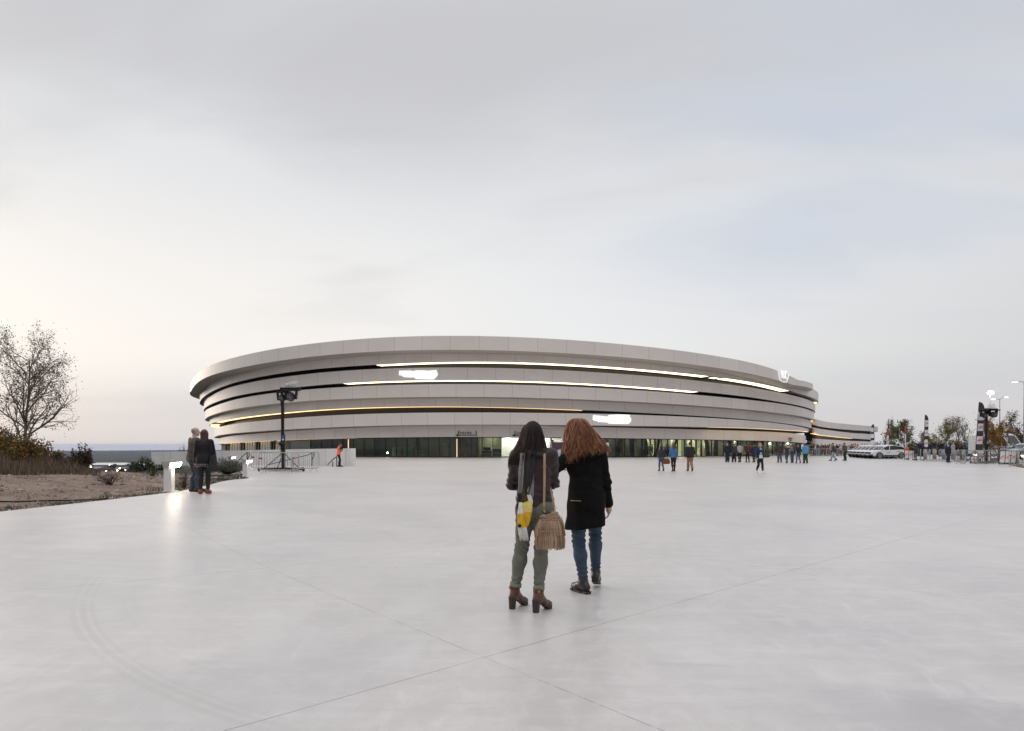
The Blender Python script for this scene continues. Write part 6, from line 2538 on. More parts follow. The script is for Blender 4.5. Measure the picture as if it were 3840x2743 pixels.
Rr = [(3444, 80, .25, 1.70, 'm', 'stand', 170, (J, 'navy'), ('jeans', 'denim'), ('short', 'dark brown')), (3451, 78, .25, 1.74, 'm', 'stand2', 200, (J, 'black'), ('jeans', 'charcoal'), ('short', 'black')),
      (3457, 80, .25, 1.66, 'f', 'stand3', 120, (S_, 'white'), ('slim', 'navy'), ('long', 'dark brown')), (3463, 77, .25, 1.78, 'm', 'crossed', 190, (J, 'navy'), ('jeans', 'black'), ('short', 'brown')),
      (3484, 79, .25, 1.66, 'f', 'stand', 210, (J, 'navy'), ('jeans', 'light denim'), ('long', 'blond')), (3501, 78, .25, 1.90, 'm', 'stand2', 150, (J, 'navy'), ('jeans', 'tan'), ('short', 'black')),
      (3523, 78, .25, 1.70, 'm', 'stand3', 60, (J, 'charcoal'), ('jeans', 'denim'), ('short', 'brown')), (3531, 77, .25, 1.76, 'm', 'pockets', 170, (J, 'black'), ('jeans', 'light denim'), ('short', 'black')),
      (3542, 79, .25, 1.70, 'f', 'stand', 150, (J, 'blue'), ('slim', 'black'), ('bob', 'dark brown')), (3566, 80, .25, 1.78, 'm', 'stand', 180, (J, 'black'), ('jeans', 'grey'), ('short', 'blond')),
      (3573, 77, .25, 1.62, 'm', 'stand2', 160, (HD, 'light grey'), ('jeans', 'denim'), ('short', 'grey')), (3579, 81, .25, 1.80, 'm', 'stand3', 200, (J, 'charcoal'), ('jeans', 'black'), ('short', 'black')),
      (3599, 80, .25, 1.74, 'm', 'stand', 175, (J, 'maroon'), ('jeans', 'navy'), ('short', 'dark brown')), (3619, 79, .28, 1.72, 'm', 'stand2', 165, (J, 'brown'), ('jeans', 'denim'), ('short', 'grey')),
      (3641, 78, .25, 1.68, 'f', 'stand', 185, (J, 'maroon'), ('slim', 'black'), ('bob', 'brown')), (3651, 77, .25, 1.66, 'm', 'stand3', 120, (T_, 'white'), ('jeans', 'maroon'), ('short', 'black')),
      (3803, 82, .35, 1.80, 'm', 'stand', 200, (J, 'black'), ('jeans', 'charcoal'), ('short', 'auburn'))]
crowd([q + ('behind the right barriers' if q[0] < 3700 else 'between the white van and the silver car',) for q in Rr], '', 'people standing behind the right barriers')
def inside(px, dd, **k):
    ph = hit('H', px)
    x, y = pt('H', ph, dd)
    return x, y
I_ = [(2447, -1.3, 1.78, 'm', 'stand', 185, (T_, 'sky blue'), ('jeans', 'charcoal'), ('short', 'dark brown')), (2466, -1.4, 1.72, 'm', 'stand3', 90, (J, 'olive'), ('jeans', 'black'), ('short', 'black')),
      (2509, -1.6, 1.70, 'f', 'stand2', 150, (T_, 'pink'), ('slim', 'grey'), ('bob', 'blond')), (2518, -1.2, 1.72, 'm', 'stand', 20, (S_, 'cream'), ('jeans', 'denim'), ('short', 'grey')),
      (2538, -1.8, 1.76, 'm', 'crossed', 170, (T_, 'teal'), ('jeans', 'black'), ('short', 'brown')), (2576, -2.4, 1.68, 'm', 'stand', 10, (J, 'grey'), ('jeans', 'navy'), ('short', 'brown')),
      (2606, -1.6, 1.70, 'm', 'stand2', 200, (T_, 'sky blue'), ('jeans', 'navy'), ('short', 'black')), (2618, -1.4, 1.72, 'f', 'stand', -20, (J, 'black'), ('slim', 'charcoal'), ('long', 'black')),
      (2625, -1.9, 1.70, 'm', 'stand3', 30, (S_, 'white'), ('jeans', 'light denim'), ('short', 'brown')), (2796, .9, 1.74, 'm', 'stand', 10, (T_, 'red'), ('suit', 'charcoal'), ('short', 'black')),
      (2783, .7, 1.74, 'm', 'stand2', -10, (J, 'black'), ('jeans', 'denim'), ('short', 'brown')), (2842, .6, 1.74, 'm', 'stand', 5, (J, 'olive'), ('jeans', 'brown'), ('short', 'dark brown')),
      (2867, -1.0, 1.72, 'm', 'stand3', -60, (S_, 'grey'), ('jeans', 'denim'), ('short', 'black')), (2936, .8, 1.72, 'f', 'stand', 0, (J, 'white'), ('slim', 'charcoal'), ('bob', 'black')),
      (2979, .8, 1.76, 'm', 'stroll', 5, (J, 'charcoal'), ('jeans', 'black'), ('short', 'black')), (2737, .6, 1.76, 'm', 'stroll2', 0, (J, 'navy'), ('jeans', 'charcoal'), ('short', 'black'))]
for px, dd, H, sex, pose, hd, top, bot, hair in I_:
    x, y = inside(px, dd)
    person('%s in %s %s and %s trousers %s' % ('woman' if sex == 'f' else 'man', top[1], {'tee': 't-shirt'}.get(top[0], top[0]), bot[1], 'inside the glazed entrance hall' if dd < 0 else 'at the entrance doors'), x, y, .016, hd, H, sex=sex,
           pose=pose, top=top, bottom=bot, hair=hair, skin=rng.choice([0, 1, 2]), group='people at the entrance')
# ================================================================ dirt bank, valley, trees and shrubs
nrng = np.random.default_rng(11)


def leaf_mesh(name, C, size, m, parent, up=.0, aspect=1.6, jit=.35):
    """many small leaf shaped faces (bent diamonds) at centres C"""
    n = len(C)
    d = nrng.normal(size=(n, 3))
    d[:, 2] += up
    d /= np.linalg.norm(d, axis=1)[:, None]
    e = np.cross(d, nrng.normal(size=(n, 3)))
    e /= np.linalg.norm(e, axis=1)[:, None] + 1e-9
    s = size * (1 + jit * nrng.normal(size=n)).clip(.4, 2)[:, None]
    a, b = C - d * s * aspect * .5, C + d * s * aspect * .5
    l, r = C - e * s * .5, C + e * s * .5
    v = np.stack([a, l, b, r], 1).reshape(-1, 3)
    f = np.arange(4 * n).reshape(n, 4)
    return link(name, arrmesh(name, v, f, m, False), parent)


def leafmat(name, cols):
    if name in _M:
        return _M[name]
    m = bpy.data.materials.new(name)
    N, L = nt(m)
    b = N['Principled BSDF']
    b.inputs['Roughness'].default_value = .7
    b.inputs['Specular IOR Level'].default_value = .25
    geo = N.new('ShaderNodeNewGeometry')
    r = N.new('ShaderNodeValToRGB')
    r.color_ramp.interpolation = 'CONSTANT'
    el = r.color_ramp.elements
    while len(el) < len(cols):
        el.new(.5)
    for i, (e, c) in enumerate(zip(el, cols)):
        e.position, e.color = i / len(cols), (*c, 1)
    L.new(geo.outputs['Random Per Island'], r.inputs[0])
    L.new(r.outputs[0], b.inputs['Base Color'])
    _M[name] = m
    return m


LEAF = {'twig': leafmat('leaf_twig', [(.11, .075, .055), (.15, .10, .075), (.08, .055, .042), (.19, .135, .10)]),
        'sparse': leafmat('leaf_sparse', [(0.105, 0.077, 0.049), (0.140, 0.105, 0.063), (0.077, 0.063, 0.042), (0.196, 0.140, 0.084)]),
        'autumn': leafmat('leaf_autumn', [(0.224, 0.120, 0.035), (0.144, 0.096, 0.032), (0.304, 0.176, 0.048), (0.096, 0.080, 0.032)]),
        'green': leafmat('leaf_green', [(0.085, 0.111, 0.034), (0.128, 0.145, 0.051), (0.060, 0.085, 0.031), (0.187, 0.178, 0.060)]),
        'olive': leafmat('leaf_olive', [(0.160, 0.152, 0.048), (0.208, 0.176, 0.056), (0.096, 0.104, 0.032), (0.256, 0.192, 0.048)]),
        'orange': leafmat('leaf_orange', [(0.330, 0.165, 0.038), (0.240, 0.135, 0.030), (0.420, 0.225, 0.045), (0.150, 0.112, 0.038)]),
        'dark': leafmat('leaf_dark', [(0.037, 0.051, 0.024), (0.060, 0.071, 0.034), (0.085, 0.085, 0.043), (0.027, 0.037, 0.019)]),
        'brown': leafmat('leaf_brown', [(.055, .033, .022), (.08, .05, .03), (.035, .024, .017), (.10, .065, .04)]),
        'pink': leafmat('leaf_pink', [(0.260, 0.169, 0.156), (0.195, 0.130, 0.124), (0.143, 0.104, 0.098)]),
        'grey': leafmat('leaf_grey', [(0.119, 0.133, 0.091), (0.168, 0.182, 0.133), (0.077, 0.087, 0.059), (0.210, 0.210, 0.154)]),
        'weed': leafmat('leaf_weed', [(.05, .065, .03), (.08, .085, .04), (.035, .05, .022)])}
bark = mat('bark', (.16, .125, .105), .9, var=.35, vscale=5, bump=.5, bscale=25, stretch=(1, 1, .3))
bark_d = mat('bark_dark', (.055, .042, .035), .9, var=.3, vscale=8)


class Grow:
    def __init__(s, seed, wob=.16, droop=-.02):
        s.r = random.Random(seed)
        s.mb = MB()
        s.tips = []
        s.wob, s.droop = wob, droop

    def v(s, k):
        return Vector((s.r.gauss(0, k), s.r.gauss(0, k), s.r.gauss(0, k)))

    def branch(s, p, d, L, rad, lvl, kids, spread, ratio=.62, sides=5, start=.25, seg=5):
        d = d.normalized()
        pts, rs = [p.copy()], [rad]
        for i in range(seg):
            d = (d + s.v(s.wob) + Vector((0, 0, -s.droop * lvl))).normalized()
            p = p + d * (L / seg)
            pts.append(p.copy())
            rs.append(rad * (1 - .78 * (i + 1) / seg) + .0015)
        s.mb.tube(pts, rs, max(3, sides), False)
        if lvl == 0:
            for q in pts[1:]:
                s.tips.append(q)
            return
        n = kids[0]
        for i in range(n):
            t = start + (1 - start) * (i + s.r.random() * .8) / n
            k = min(seg - 1, int(t * seg))
            f = t * seg - k
            q = pts[k].lerp(pts[k + 1], min(1, f))
            ax = (pts[k + 1] - pts[k]).normalized()
            side = s.v(1).cross(ax)
            if side.length < 1e-4:
                continue
            side.normalize()
            an = R(s.r.uniform(*spread))
            nd = ax * math.cos(an) + side * math.sin(an) + Vector((0, 0, .12))
            s.branch(q, nd, L * ratio * s.r.uniform(.75, 1.15) * (1.1 - .5 * t), rs[k] * .60, lvl - 1, kids[1:], spread, ratio, sides - 1, .15, seg)
        s.tips.append(pts[-1])


def tree(name, label, loc, h, seed, leaf, nleaf, lsize, kids=(9, 5, 4), spread=(30, 60), rad=.10, ratio=.55, scat=.16, wob=.12, trunkm=None, cat='tree', group=None, start=.22, trunk_dir=(0, 0, 1), lvl=3):
    t = thing(name, label, cat, loc, 0, group)
    g = Grow(seed, wob)
    g.branch(Vector((0, 0, 0)), Vector(trunk_dir), h * .88, rad, lvl, kids, spread, ratio, 7, start, 6)
    g.mb.build('trunk', trunkm or bark, t, True)
    tp = np.array([tuple(q) for q in g.tips])
    tp = tp[tp[:, 2] > h * .12]
    C = tp[nrng.integers(0, len(tp), nleaf)] + nrng.normal(size=(nleaf, 3)) * scat * nrng.random((nleaf, 1)) * 1.6
    leaf_mesh('crown', C, lsize, LEAF[leaf], t)
    return t


def shrub(name, label, loc, size, leaf, n, lsize, stems=26, seed=1, cat='shrub', clump=14, up=.4, group=None):
    """multi-stemmed bush: stems from the ground, leaves in uneven clumps"""
    r = np.random.default_rng(seed)
    t = thing(name, label, cat, loc, 0, group)
    w, d, h = size
    mb = MB()
    ends = []
    for i in range(stems):
        a, q = r.uniform(0, 2 * PI), math.sqrt(r.random())
        e = np.array([w * .5 * q * math.cos(a), d * .5 * q * math.sin(a), h * (1 - .55 * q * q) * r.uniform(.55, 1.02)])
        m = e * np.array([.45, .45, .55]) + r.normal(size=3) * .04 * h
        mb.tube([(e[0] * .12, e[1] * .12, 0), m, e], [.012 * h + .004, .008 * h + .002, .002], 4, False)
        ends.append((m, e))
    mb.build('stems', bark_d, t, True)
    C = []
    for m, e in ends:
        for k in range(max(1, n // stems)):
            u = r.random() ** .6
            C.append(m * (1 - u) + e * u + r.normal(size=3) * np.array([w, d, h]) * .055)
    C = np.array(C)
    C[:, 2] = np.abs(C[:, 2])
    leaf_mesh('foliage', C, lsize, LEAF[leaf], t, up)
    return t


# ---------------------------------------------------------------- the stony bank beside the plaza
def bankz(x, y):
    x, y = np.asarray(x, float), np.asarray(y, float)
    e = edge_x(LEFT_EDGE, y)
    d = np.clip(e - x, 0, None)
    crest = np.interp(y, [5, 20, 28, 34, 45, 60], [.30, .42, .32, .10, -.3, -.5])
    z = gz(e, y) - .05 + crest * sst(.5, 6, d) * (1 - .3 * sst(8, 14, d))
    z += (nz2(x, y, 1.1, 2) * .035 + nz2(x, y, .35, 9) * .016 + nz2(x, y, 3.3, 4) * .07) * sst(.05, 1.6, d)
    rim = np.interp(y, [5, 25, 28, 39, 50, 60], [-24, -22.5, -21.5, -20.5, -21, -24])
    z -= 3.6 * sst(0, 16, rim - x)
    z -= 1.4 * sst(40, 62, y)
    return z


def dirt_material():
    m = bpy.data.materials.new('stony_dirt')
    N, L = nt(m)
    b = N['Principled BSDF']
    b.inputs['Roughness'].default_value = .95
    b.inputs['Specular IOR Level'].default_value = .15
    geo = N.new('ShaderNodeNewGeometry')

    def noise(s, d=6, r=.65):
        n = N.new('ShaderNodeTexNoise')
        n.inputs['Scale'].default_value = s
        n.inputs['Detail'].default_value = d
        n.inputs['Roughness'].default_value = r
        L.new(geo.outputs['Position'], n.inputs['Vector'])
        return n.outputs['Fac']

    def ramp(v, st):
        r = N.new('ShaderNodeValToRGB')
        el = r.color_ramp.elements
        while len(el) < len(st):
            el.new(.5)
        for e, (p, c) in zip(el, st):
            e.position, e.color = p, (*c, 1)
        L.new(v, r.inputs[0])
        return r.outputs[0]
    c1_ = ramp(noise(1.3), [(.3, (.16, .115, .09)), (.5, (.255, .19, .15)), (.7, (.34, .265, .215))])
    c2_ = ramp(noise(14, 5, .75), [(.35, (.55, .5, .48)), (.55, (1, 1, 1)), (.72, (1.55, 1.5, 1.45))])
    mx = N.new('ShaderNodeMix')
    mx.data_type = 'RGBA'
    mx.blend_type = 'MULTIPLY'
    mx.inputs['Factor'].default_value = .85
    L.new(c1_, mx.inputs['A'])
    L.new(c2_, mx.inputs['B'])
    L.new(mx.outputs['Result'], b.inputs['Base Color'])
    bp = N.new('ShaderNodeBump')
    bp.inputs['Strength'].default_value = .9
    bp.inputs['Distance'].default_value = .05
    L.new(noise(9, 6, .7), bp.inputs['Height'])
    L.new(bp.outputs['Normal'], b.inputs['Normal'])
    return m


ys = np.linspace(3, 62, 260)
dd = np.concatenate([np.linspace(-.25, 6, 90), np.linspace(6.3, 34, 70)])
Yg = np.repeat(ys[:, None], len(dd), 1)
Xg = edge_x(LEFT_EDGE, ys)[:, None] - dd[None, :]
Zg = bankz(Xg, Yg)
Zg[:, dd < 0] = gz(Xg, Yg)[:, dd < 0] - .05
o = link('dirt_bank', grid_mesh('dirt_bank', Xg[:, ::-1], Yg[:, ::-1], Zg[:, ::-1], dirt_material()))
tag(o, 'stony brown earth bank beside the concrete', None, None, 'structure')


def scatter_bank(n, y0, y1, d0, d1, p=1.5):
    y = nrng.uniform(y0, y1, n)
    d = d0 + (d1 - d0) * nrng.random(n) ** p
    x = edge_x(LEFT_EDGE, y) - d
    return np.stack([x, y, bankz(x, y)], -1)


# loose stones
P = scatter_bank(5200, 10, 40, .08, 11, 1.4)
sz = nrng.gamma(2.0, .014, len(P)).clip(.008, .13)
oct_ = np.array([[1, 0, 0], [0, 1, 0], [-1, 0, 0], [0, -1, 0], [0, 0, .7], [0, 0, -.5]], float)
V = P[:, None, :] + (oct_[None] * (1 + .45 * nrng.normal(size=(len(P), 6, 3)))) * sz[:, None, None]
tri = np.array([[0, 1, 4], [1, 2, 4], [2, 3, 4], [3, 0, 4], [1, 0, 5], [2, 1, 5], [3, 2, 5], [0, 3, 5]])
Fv = (tri[None] + 6 * np.arange(len(P))[:, None, None]).reshape(-1, 3)
o = link('gravel', arrmesh('gravel', V.reshape(-1, 3), Fv, leafmat('stone_mix', [(.30, .26, .23), (.20, .16, .14), (.42, .38, .35), (.26, .20, .17), (.14, .11, .09)]), False))
tag(o, 'loose pale stones on the bank', None, None, 'stuff')


def blades(name, P, h, w, m, label, lean=.35, per=1):
    n = len(P)
    a = nrng.uniform(0, 2 * PI, n)
    hh = h * nrng.uniform(.45, 1.2, n)
    dx = np.stack([np.cos(a), np.sin(a), np.zeros(n)], -1)
    le = nrng.normal(size=(n, 2)) * lean
    tip = P + np.stack([le[:, 0] * hh, le[:, 1] * hh, hh], -1)
    mid_ = P * .5 + tip * .5 + np.stack([-le[:, 0] * hh * .15, -le[:, 1] * hh * .15, hh * .06], -1)
    W_2 = (w * nrng.uniform(.6, 1.3, n))[:, None]
    v = np.stack([P - dx * W_2, P + dx * W_2, mid_ + dx * W_2 * .7, mid_ - dx * W_2 * .7, tip + dx * W_2 * .15, tip - dx * W_2 * .15], 1).reshape(-1, 3)
    k = 6 * np.arange(n)[:, None]
    f = np.concatenate([k + np.array([[0, 1, 2, 3]]), k + np.array([[3, 2, 4, 5]])])
    o = link(name, arrmesh(name, v, f, m, False))
    return tag(o, label, None, None, 'stuff')


# green tufts along the slab edge, dry weeds at the rim
cl = scatter_bank(75, 12.5, 33, .03, 1.0, 1.6)
Pg = (cl[:, None, :] + nrng.normal(size=(75, 46, 3)) * np.array([.16, .20, 0])).reshape(-1, 3)
Pg[:, 0] = np.minimum(Pg[:, 0], edge_x(LEFT_EDGE, Pg[:, 1]) - .02)
Pg[:, 2] = bankz(Pg[:, 0], Pg[:, 1])
blades('grass_tufts', Pg, .10, .006, LEAF['weed'], 'low green tufts along the edge of the concrete', .6)
cl = scatter_bank(60, 13, 38, 1.2, 9, 1)
Pg = (cl[:, None, :] + nrng.normal(size=(60, 26, 3)) * np.array([.18, .22, 0])).reshape(-1, 3)
Pg[:, 2] = bankz(Pg[:, 0], Pg[:, 1])
blades('dry_tufts', Pg, .13, .005, LEAF['sparse'], 'small dry tufts on the stony bank', .7)
n = 9500
px = -120 + 500 * nrng.random(n) ** 1.25
Yw = nrng.uniform(21.5, 30, n) + (px > 150) * 1.5
X = (px - CXP) / F * Yw
Pw = np.stack([X, Yw, bankz(X, Yw)], -1)
clump = .72 + .38 * nz2(X, Yw, .55, 5) + .25 * nz2(X, Yw, .22, 1)
hgt = clump.clip(.2, 1.5) * np.interp(px, [-120, 0, 120, 200, 260, 300, 345, 380], [1.0, .95, .90, .72, .55, .38, .22, .10]) * np.interp(Yw, [21.5, 24, 31], [.45, .9, 1.05])
blades('tall_dry_weeds', Pw, hgt, .007, leafmat('weed_mix', [(.12, .075, .05), (.18, .125, .08), (.07, .048, .035), (.27, .19, .125), (.10, .09, .055)]), 'tall dry brown weeds along the rim of the bank', .22)

# shrubs on the rim
def on_bank(px, Y):
    x = wx(px, Y)
    return (x, Y, float(bankz(x, Y)))
shrub('autumn_shrub', 'large orange brown autumn shrub under the tall bare tree', on_bank(105, 29), (2.7, 1.8, 1.75), 'autumn', 5200, .055, 60, 3)
shrub('autumn_shrub', 'orange brown autumn shrub at the left edge of the picture', on_bank(-5, 28), (2.2, 1.7, 2.0), 'autumn', 4200, .055, 50, 4)
shrub('dark_shrub', 'dark bush standing behind the weeds at the far left, above the orange shrubs', on_bank(20, 33), (2.6, 1.8, 3.1), 'brown', 3000, .05, 55, 5)
shrub('upright_shrub', 'upright dark brown bush at the right end of the dry weeds', on_bank(300, 27.5), (.95, .8, 1.25), 'brown', 2600, .04, 40, 6)
shrub('upright_shrub', 'low dark brown bush left of the upright one, among the dry weeds', on_bank(225, 27), (1.2, .8, .85), 'brown', 1800, .04, 36, 7)
shrub('twiggy_weed', 'twiggy leafless weed on the bank left of the nearest bollard lamp', on_bank(412, 20.5), (.98, .6, .45), 'brown', 300, .022, 40, 8, 'weed')
shrub('twiggy_weed', 'sparse green weed on the bank just left of the nearest bollard lamp', on_bank(572, 26), (.6, .5, .42), 'weed', 200, .025, 18, 9, 'weed')
shrub('twiggy_weed', 'thin dry weed between the nearest bollard lamp and the couple', on_bank(690, 20.6), (.55, .4, .62), 'brown', 320, .02, 26, 10, 'weed')
shrub('grey_shrub', 'spreading grey green shrub at the bend of the concrete edge', (wx(852, 35.5), 35.5, .02), (2.1, 1.5, .95), 'grey', 5200, .035, 150, 12, up=1.2)
shrub('dark_bush', 'dark green bush under the left end of the long low wall', (wx(535, 50), 50, -1.2), (2.2, 2.0, 1.9), 'dark', 3600, .08, 50, 13)
shrub('dark_bush', 'dark green bush below the long low wall, right of the bush at its end', (wx(625, 52), 52, -1.1), (3.6, 1.6, 1.25), 'dark', 3000, .08, 50, 14)
shrub('bare_bush', 'leafless twiggy bush rising behind the long low wall', (wx(690, 60), 60, -.3), (1.4, 1.0, 2.3), 'pink', 40, .02, 70, 15)

# trees on the left
lt = on_bank(75, 30)
tree('bare_tree', 'tall nearly leafless tree with a pale trunk rising from the left bank', lt, 5.75, 21, 'twig', 9500, .034, (19, 8, 6), (32, 64), .085, .56, .15, .10, start=.20)
lt = on_bank(-75, 31)
tree('bare_tree', 'second sparse tree cut off by the left edge of the picture', lt, 5.6, 33, 'twig', 6500, .034, (17, 7, 6), (30, 60), .08, .54, .15, .10, start=.22)
tree('dark_pine', 'small dark evergreen tree behind the trunk of the tall bare tree', on_bank(118, 38), 3.4, 5, 'dark', 2600, .07, (10, 6, 4), (30, 70), .08, .45, .16, group=None)

# black hose lying along the slab edge
pts = []
for px, py in ((-60, 1880), (0, 1888), (60, 1897), (120, 1902), (200, 1900), (280, 1893), (360, 1883), (430, 1876)):
    Y = 14.6 + (px + 60) / 490 * 2.0
    x = wx(px, Y)
    pts.append((x, Y, float(bankz(x, Y)) + .015))
t = thing('hose', 'black hose lying along the stony bank at lower left', 'hose', (0, 0, 0))
MB().tube(pts, .018, 6).build('hose_pipe', blackm, t, True)

# ---------------------------------------------------------------- valley: sheds, lamps, clumps of trees
def tz(x, y):
    r = math.hypot(x, y)
    return float(np.interp(r, [0, 40, 60, 120, 400, 700, 1200, 2000], [0, -1, -3.5, -9, -18, -22, -29, -37]))
shed_w = mat('shed_white', (.62, .62, .62), .6)
shed_b = mat('shed_brick', (.22, .14, .11), .8)
shed_g = mat('shed_grey', (.20, .20, .21), .7)
for px0, px1, Y, hh, m, rf, lab in ((330, 462, 640, 6.5, shed_g, shed_w, 'long pale roofed warehouse in the valley, largest of the sheds'), (300, 345, 520, 4.6, shed_b, shed_g, 'small brick building at the left end of the valley sheds'),
                                    (468, 540, 700, 5.5, shed_w, shed_w, 'white shed right of the longest warehouse in the valley'), (352, 440, 560, 3.4, shed_b, shed_g, 'low brown shed before the longest warehouse'),
                                    (205, 262, 600, 4.0, shed_b, shed_w, 'low shed among the weeds at the far left of the valley')):
    xa, xb = wx(px0, Y), wx(px1, Y)
    z0 = tz((xa + xb) / 2, Y) - .5
    t = thing('warehouse', lab, 'building', ((xa + xb) / 2, Y, z0), 0, 'sheds in the valley')
    w, d = xb - xa, 30.0
    MB().box((0, d / 2, hh / 2), (w, d, hh)).build('wall', m, t)
    q = MB().add([(-w / 2 - .5, -.5, hh), (w / 2 + .5, -.5, hh), (w / 2 + .5, d / 2, hh + 1.8), (-w / 2 - .5, d / 2, hh + 1.8), (-w / 2 - .5, d + .5, hh), (w / 2 + .5, d + .5, hh)], [(0, 1, 2, 3), (3, 2, 5, 4), (0, 3, 4), (1, 5, 2)])
    q.build('roof', rf, t)
    for i in range(3):
        MB().box((w * (-.3 + .3 * i), -.06, 1.6), (w * .08, .1, 2.8)).build('door', shed_g if m is not shed_g else shed_w, t)
warm = glow('valley_lamp', (1.0, .72, .38), 12)
for px, py, Y, s in ((183, 1704, 1500, 1.6), (197, 1741, 560, .55), (248, 1741, 560, .6), (340, 1751, 520, .6), (398, 1768, 470, .5), (440, 1765, 480, .45), (449, 1757, 520, .5), (503, 1760, 500, .55), (410, 1744, 620, .5), (605, 1760, 420, .4), (662, 1758, 430, .4),
                     (508, 1740, 690, .5), (470, 1763, 500, .35)):
    x, z = wx(px, Y), wz(py, Y)
    zg = min(tz(x, Y) - .3, z - 2)
    t = thing('valley_lamp', 'tiny glowing lamp among the valley sheds', 'lamp', (x, Y, zg), 0, 'lamps in the valley')
    MB().ball((0, 0, z - zg), s, 8, 6).build('lamp_head', warm, t, True)
    MB().cyl((0, 0, 0), (0, 0, z - zg), .12).build('pole', steel, t)
for px, Y, h, sd in ((222, 420, 10, 1), (410, 560, 9, 2), (425, 575, 8, 3), (385, 590, 7, 4), (545, 330, 8, 5), (330, 480, 7, 6), (455, 520, 6, 7), (500, 540, 7, 8), (150, 420, 8, 9), (580, 300, 9, 10), (362, 500, 5, 11), (300, 450, 6, 12)):
    x = wx(px, Y)
    lab = {222: 'dark round tree standing alone in the valley at left', 410: 'left of three dark trees behind the longest warehouse'}.get(px, 'dark tree among the valley sheds')
    shrub('valley_tree', lab, (x, Y, tz(x, Y) - .5), (h * 1.2, h, h), 'dark', 420, .9, 16, 100 + sd, 'tree', group='trees in the valley')

# ---------------------------------------------------------------- trees and hedges on the right
RT = [('young_tree', 'leafy green young tree left of the narrow red flag', 3338, 97, 1588, 'green', 3200, .08, 1.0), ('young_tree', 'dense round green tree behind the narrow red flag', 3396, 93, 1582, 'green', 4800, .085, 1.15),
      ('young_tree', 'yellow green tree with two upright shoots, right of the striped flag', 3543, 90, 1582, 'olive', 4200, .075, 1.1), ('thin_tree', 'thin nearly bare tree with a white trunk, left of the blue shirted man', 3604, 96, 1570, 'sparse', 900, .08, .8),
      ('thin_tree', 'thin nearly bare tree just left of the largest flag', 3632, 97, 1572, 'sparse', 900, .08, .8), ('autumn_tree', 'orange leaved tree between the right lighting mast and the street lamp', 3716, 66, 1574, 'orange', 4200, .065, 1.0),
      ('autumn_tree', 'small yellow orange tree right of the street lamp', 3742, 68, 1598, 'orange', 3200, .065, .9), ('autumn_tree', 'low yellowing tree before the dark hedge right of the van', 3787, 98, 1618, 'orange', 1800, .12, 1.0),
      ('thin_tree', 'tall thin tree at the right edge beside the dark hedge', 3816, 100, 1554, 'sparse', 1300, .10, .9), ('thin_tree', 'pale bare tree with orange leaves before the sky right of the van', 3765, 106, 1600, 'pink', 900, .10, .8),
      ('young_tree', 'faint reddish sapling just left of the striped flag', 3455, 100, 1628, 'pink', 600, .10, .7), ('young_tree', 'ragged olive sapling between the striped flag and the yellow green tree', 3508, 96, 1620, 'olive', 2000, .08, .9)]
for i, (nm, lab, px, Y, top, lf, nl, ls, sp) in enumerate(RT):
    h = wz(top, Y)
    tree(nm, lab, (wx(px, Y), Y, 0), h, 60 + i, lf, nl, ls, (13, 6, 3), (28 * sp, 58 * sp), .07, .46, .22, .10, start=.16 if 'thin' not in nm else .3, group='trees round the car park')
HB = [(3300, 120, 1652, 60, 'pink'), (3430, 118, 1660, 60, 'dark'), (3480, 116, 1656, 55, 'dark'), (3520, 112, 1650, 60, 'olive'), (3580, 108, 1645, 60, 'dark'), (3640, 106, 1638, 70, 'dark'), (3690, 110, 1644, 60, 'olive'), (3735, 112, 1640, 60, 'olive'),
      (3775, 108, 1646, 50, 'dark'), (3808, 104, 1606, 44, 'dark'), (3838, 106, 1626, 50, 'dark'), (3350, 116, 1652, 60, 'dark')]
for i, (px, Y, top, w, lf) in enumerate(HB):
    h = wz(top, Y) + .2
    W2 = w * Y / F * 1.25
    lab = 'bushy %s hedge shrub %s' % ({'dark': 'dark green', 'olive': 'olive', 'pink': 'leafless pinkish'}[lf], {3300: 'right of the arena wing', 3430: 'between the narrow red flag and the striped flag', 3480: 'right behind the striped flag',
          3520: 'left of the yellow green tree', 3580: 'right of the yellow green tree', 3640: 'left of the largest flag', 3690: 'behind the largest flag', 3735: 'behind the round sign', 3775: 'behind the white van', 3808: 'tallest, right of the van',
          3838: 'at the right edge of the picture', 3350: 'behind the leafy green young tree'}[px])
    shrub('hedge_shrub', lab, (wx(px, Y), Y, -.2), (W2, 2.5, h), lf, 2600 if lf != 'pink' else 500, .16, 60, 200 + i, 'shrub', group='hedge behind the car park')

# ---------------------------------------------------------------- air
hz_m = bpy.data.materials.new('air')
N, L = nt(hz_m)
for n_ in list(N):
    N.remove(n_)
out = N.new('ShaderNodeOutputMaterial')
pv = N.new('ShaderNodeVolumePrincipled')
pv.inputs['Color'].default_value = (.52, .66, .98, 1)
pv.inputs['Density'].default_value = 5e-5
pv.inputs['Anisotropy'].default_value = 0.0
L.new(pv.outputs[0], out.inputs['Volume'])
hb = MB().box((0, 0, -92), (29000, 29000, 222)).build('haze', hz_m)
tag(hb, 'thin evening haze', None, None, 'stuff')
# ================================================================ the two women in the foreground
hrng = np.random.default_rng(5)


def put_mesh(name, vf, m, parent, H=1.0, smooth=True):
    v, f = vf
    return link(name, arrmesh(name, np.asarray(v) * H, f, m, smooth), parent)


def strand_mat(name, cols):
    m = leafmat(name, cols)
    b = m.node_tree.nodes['Principled BSDF']
    b.inputs['Roughness'].default_value = .5
    b.inputs['Specular IOR Level'].default_value = .22
    return m


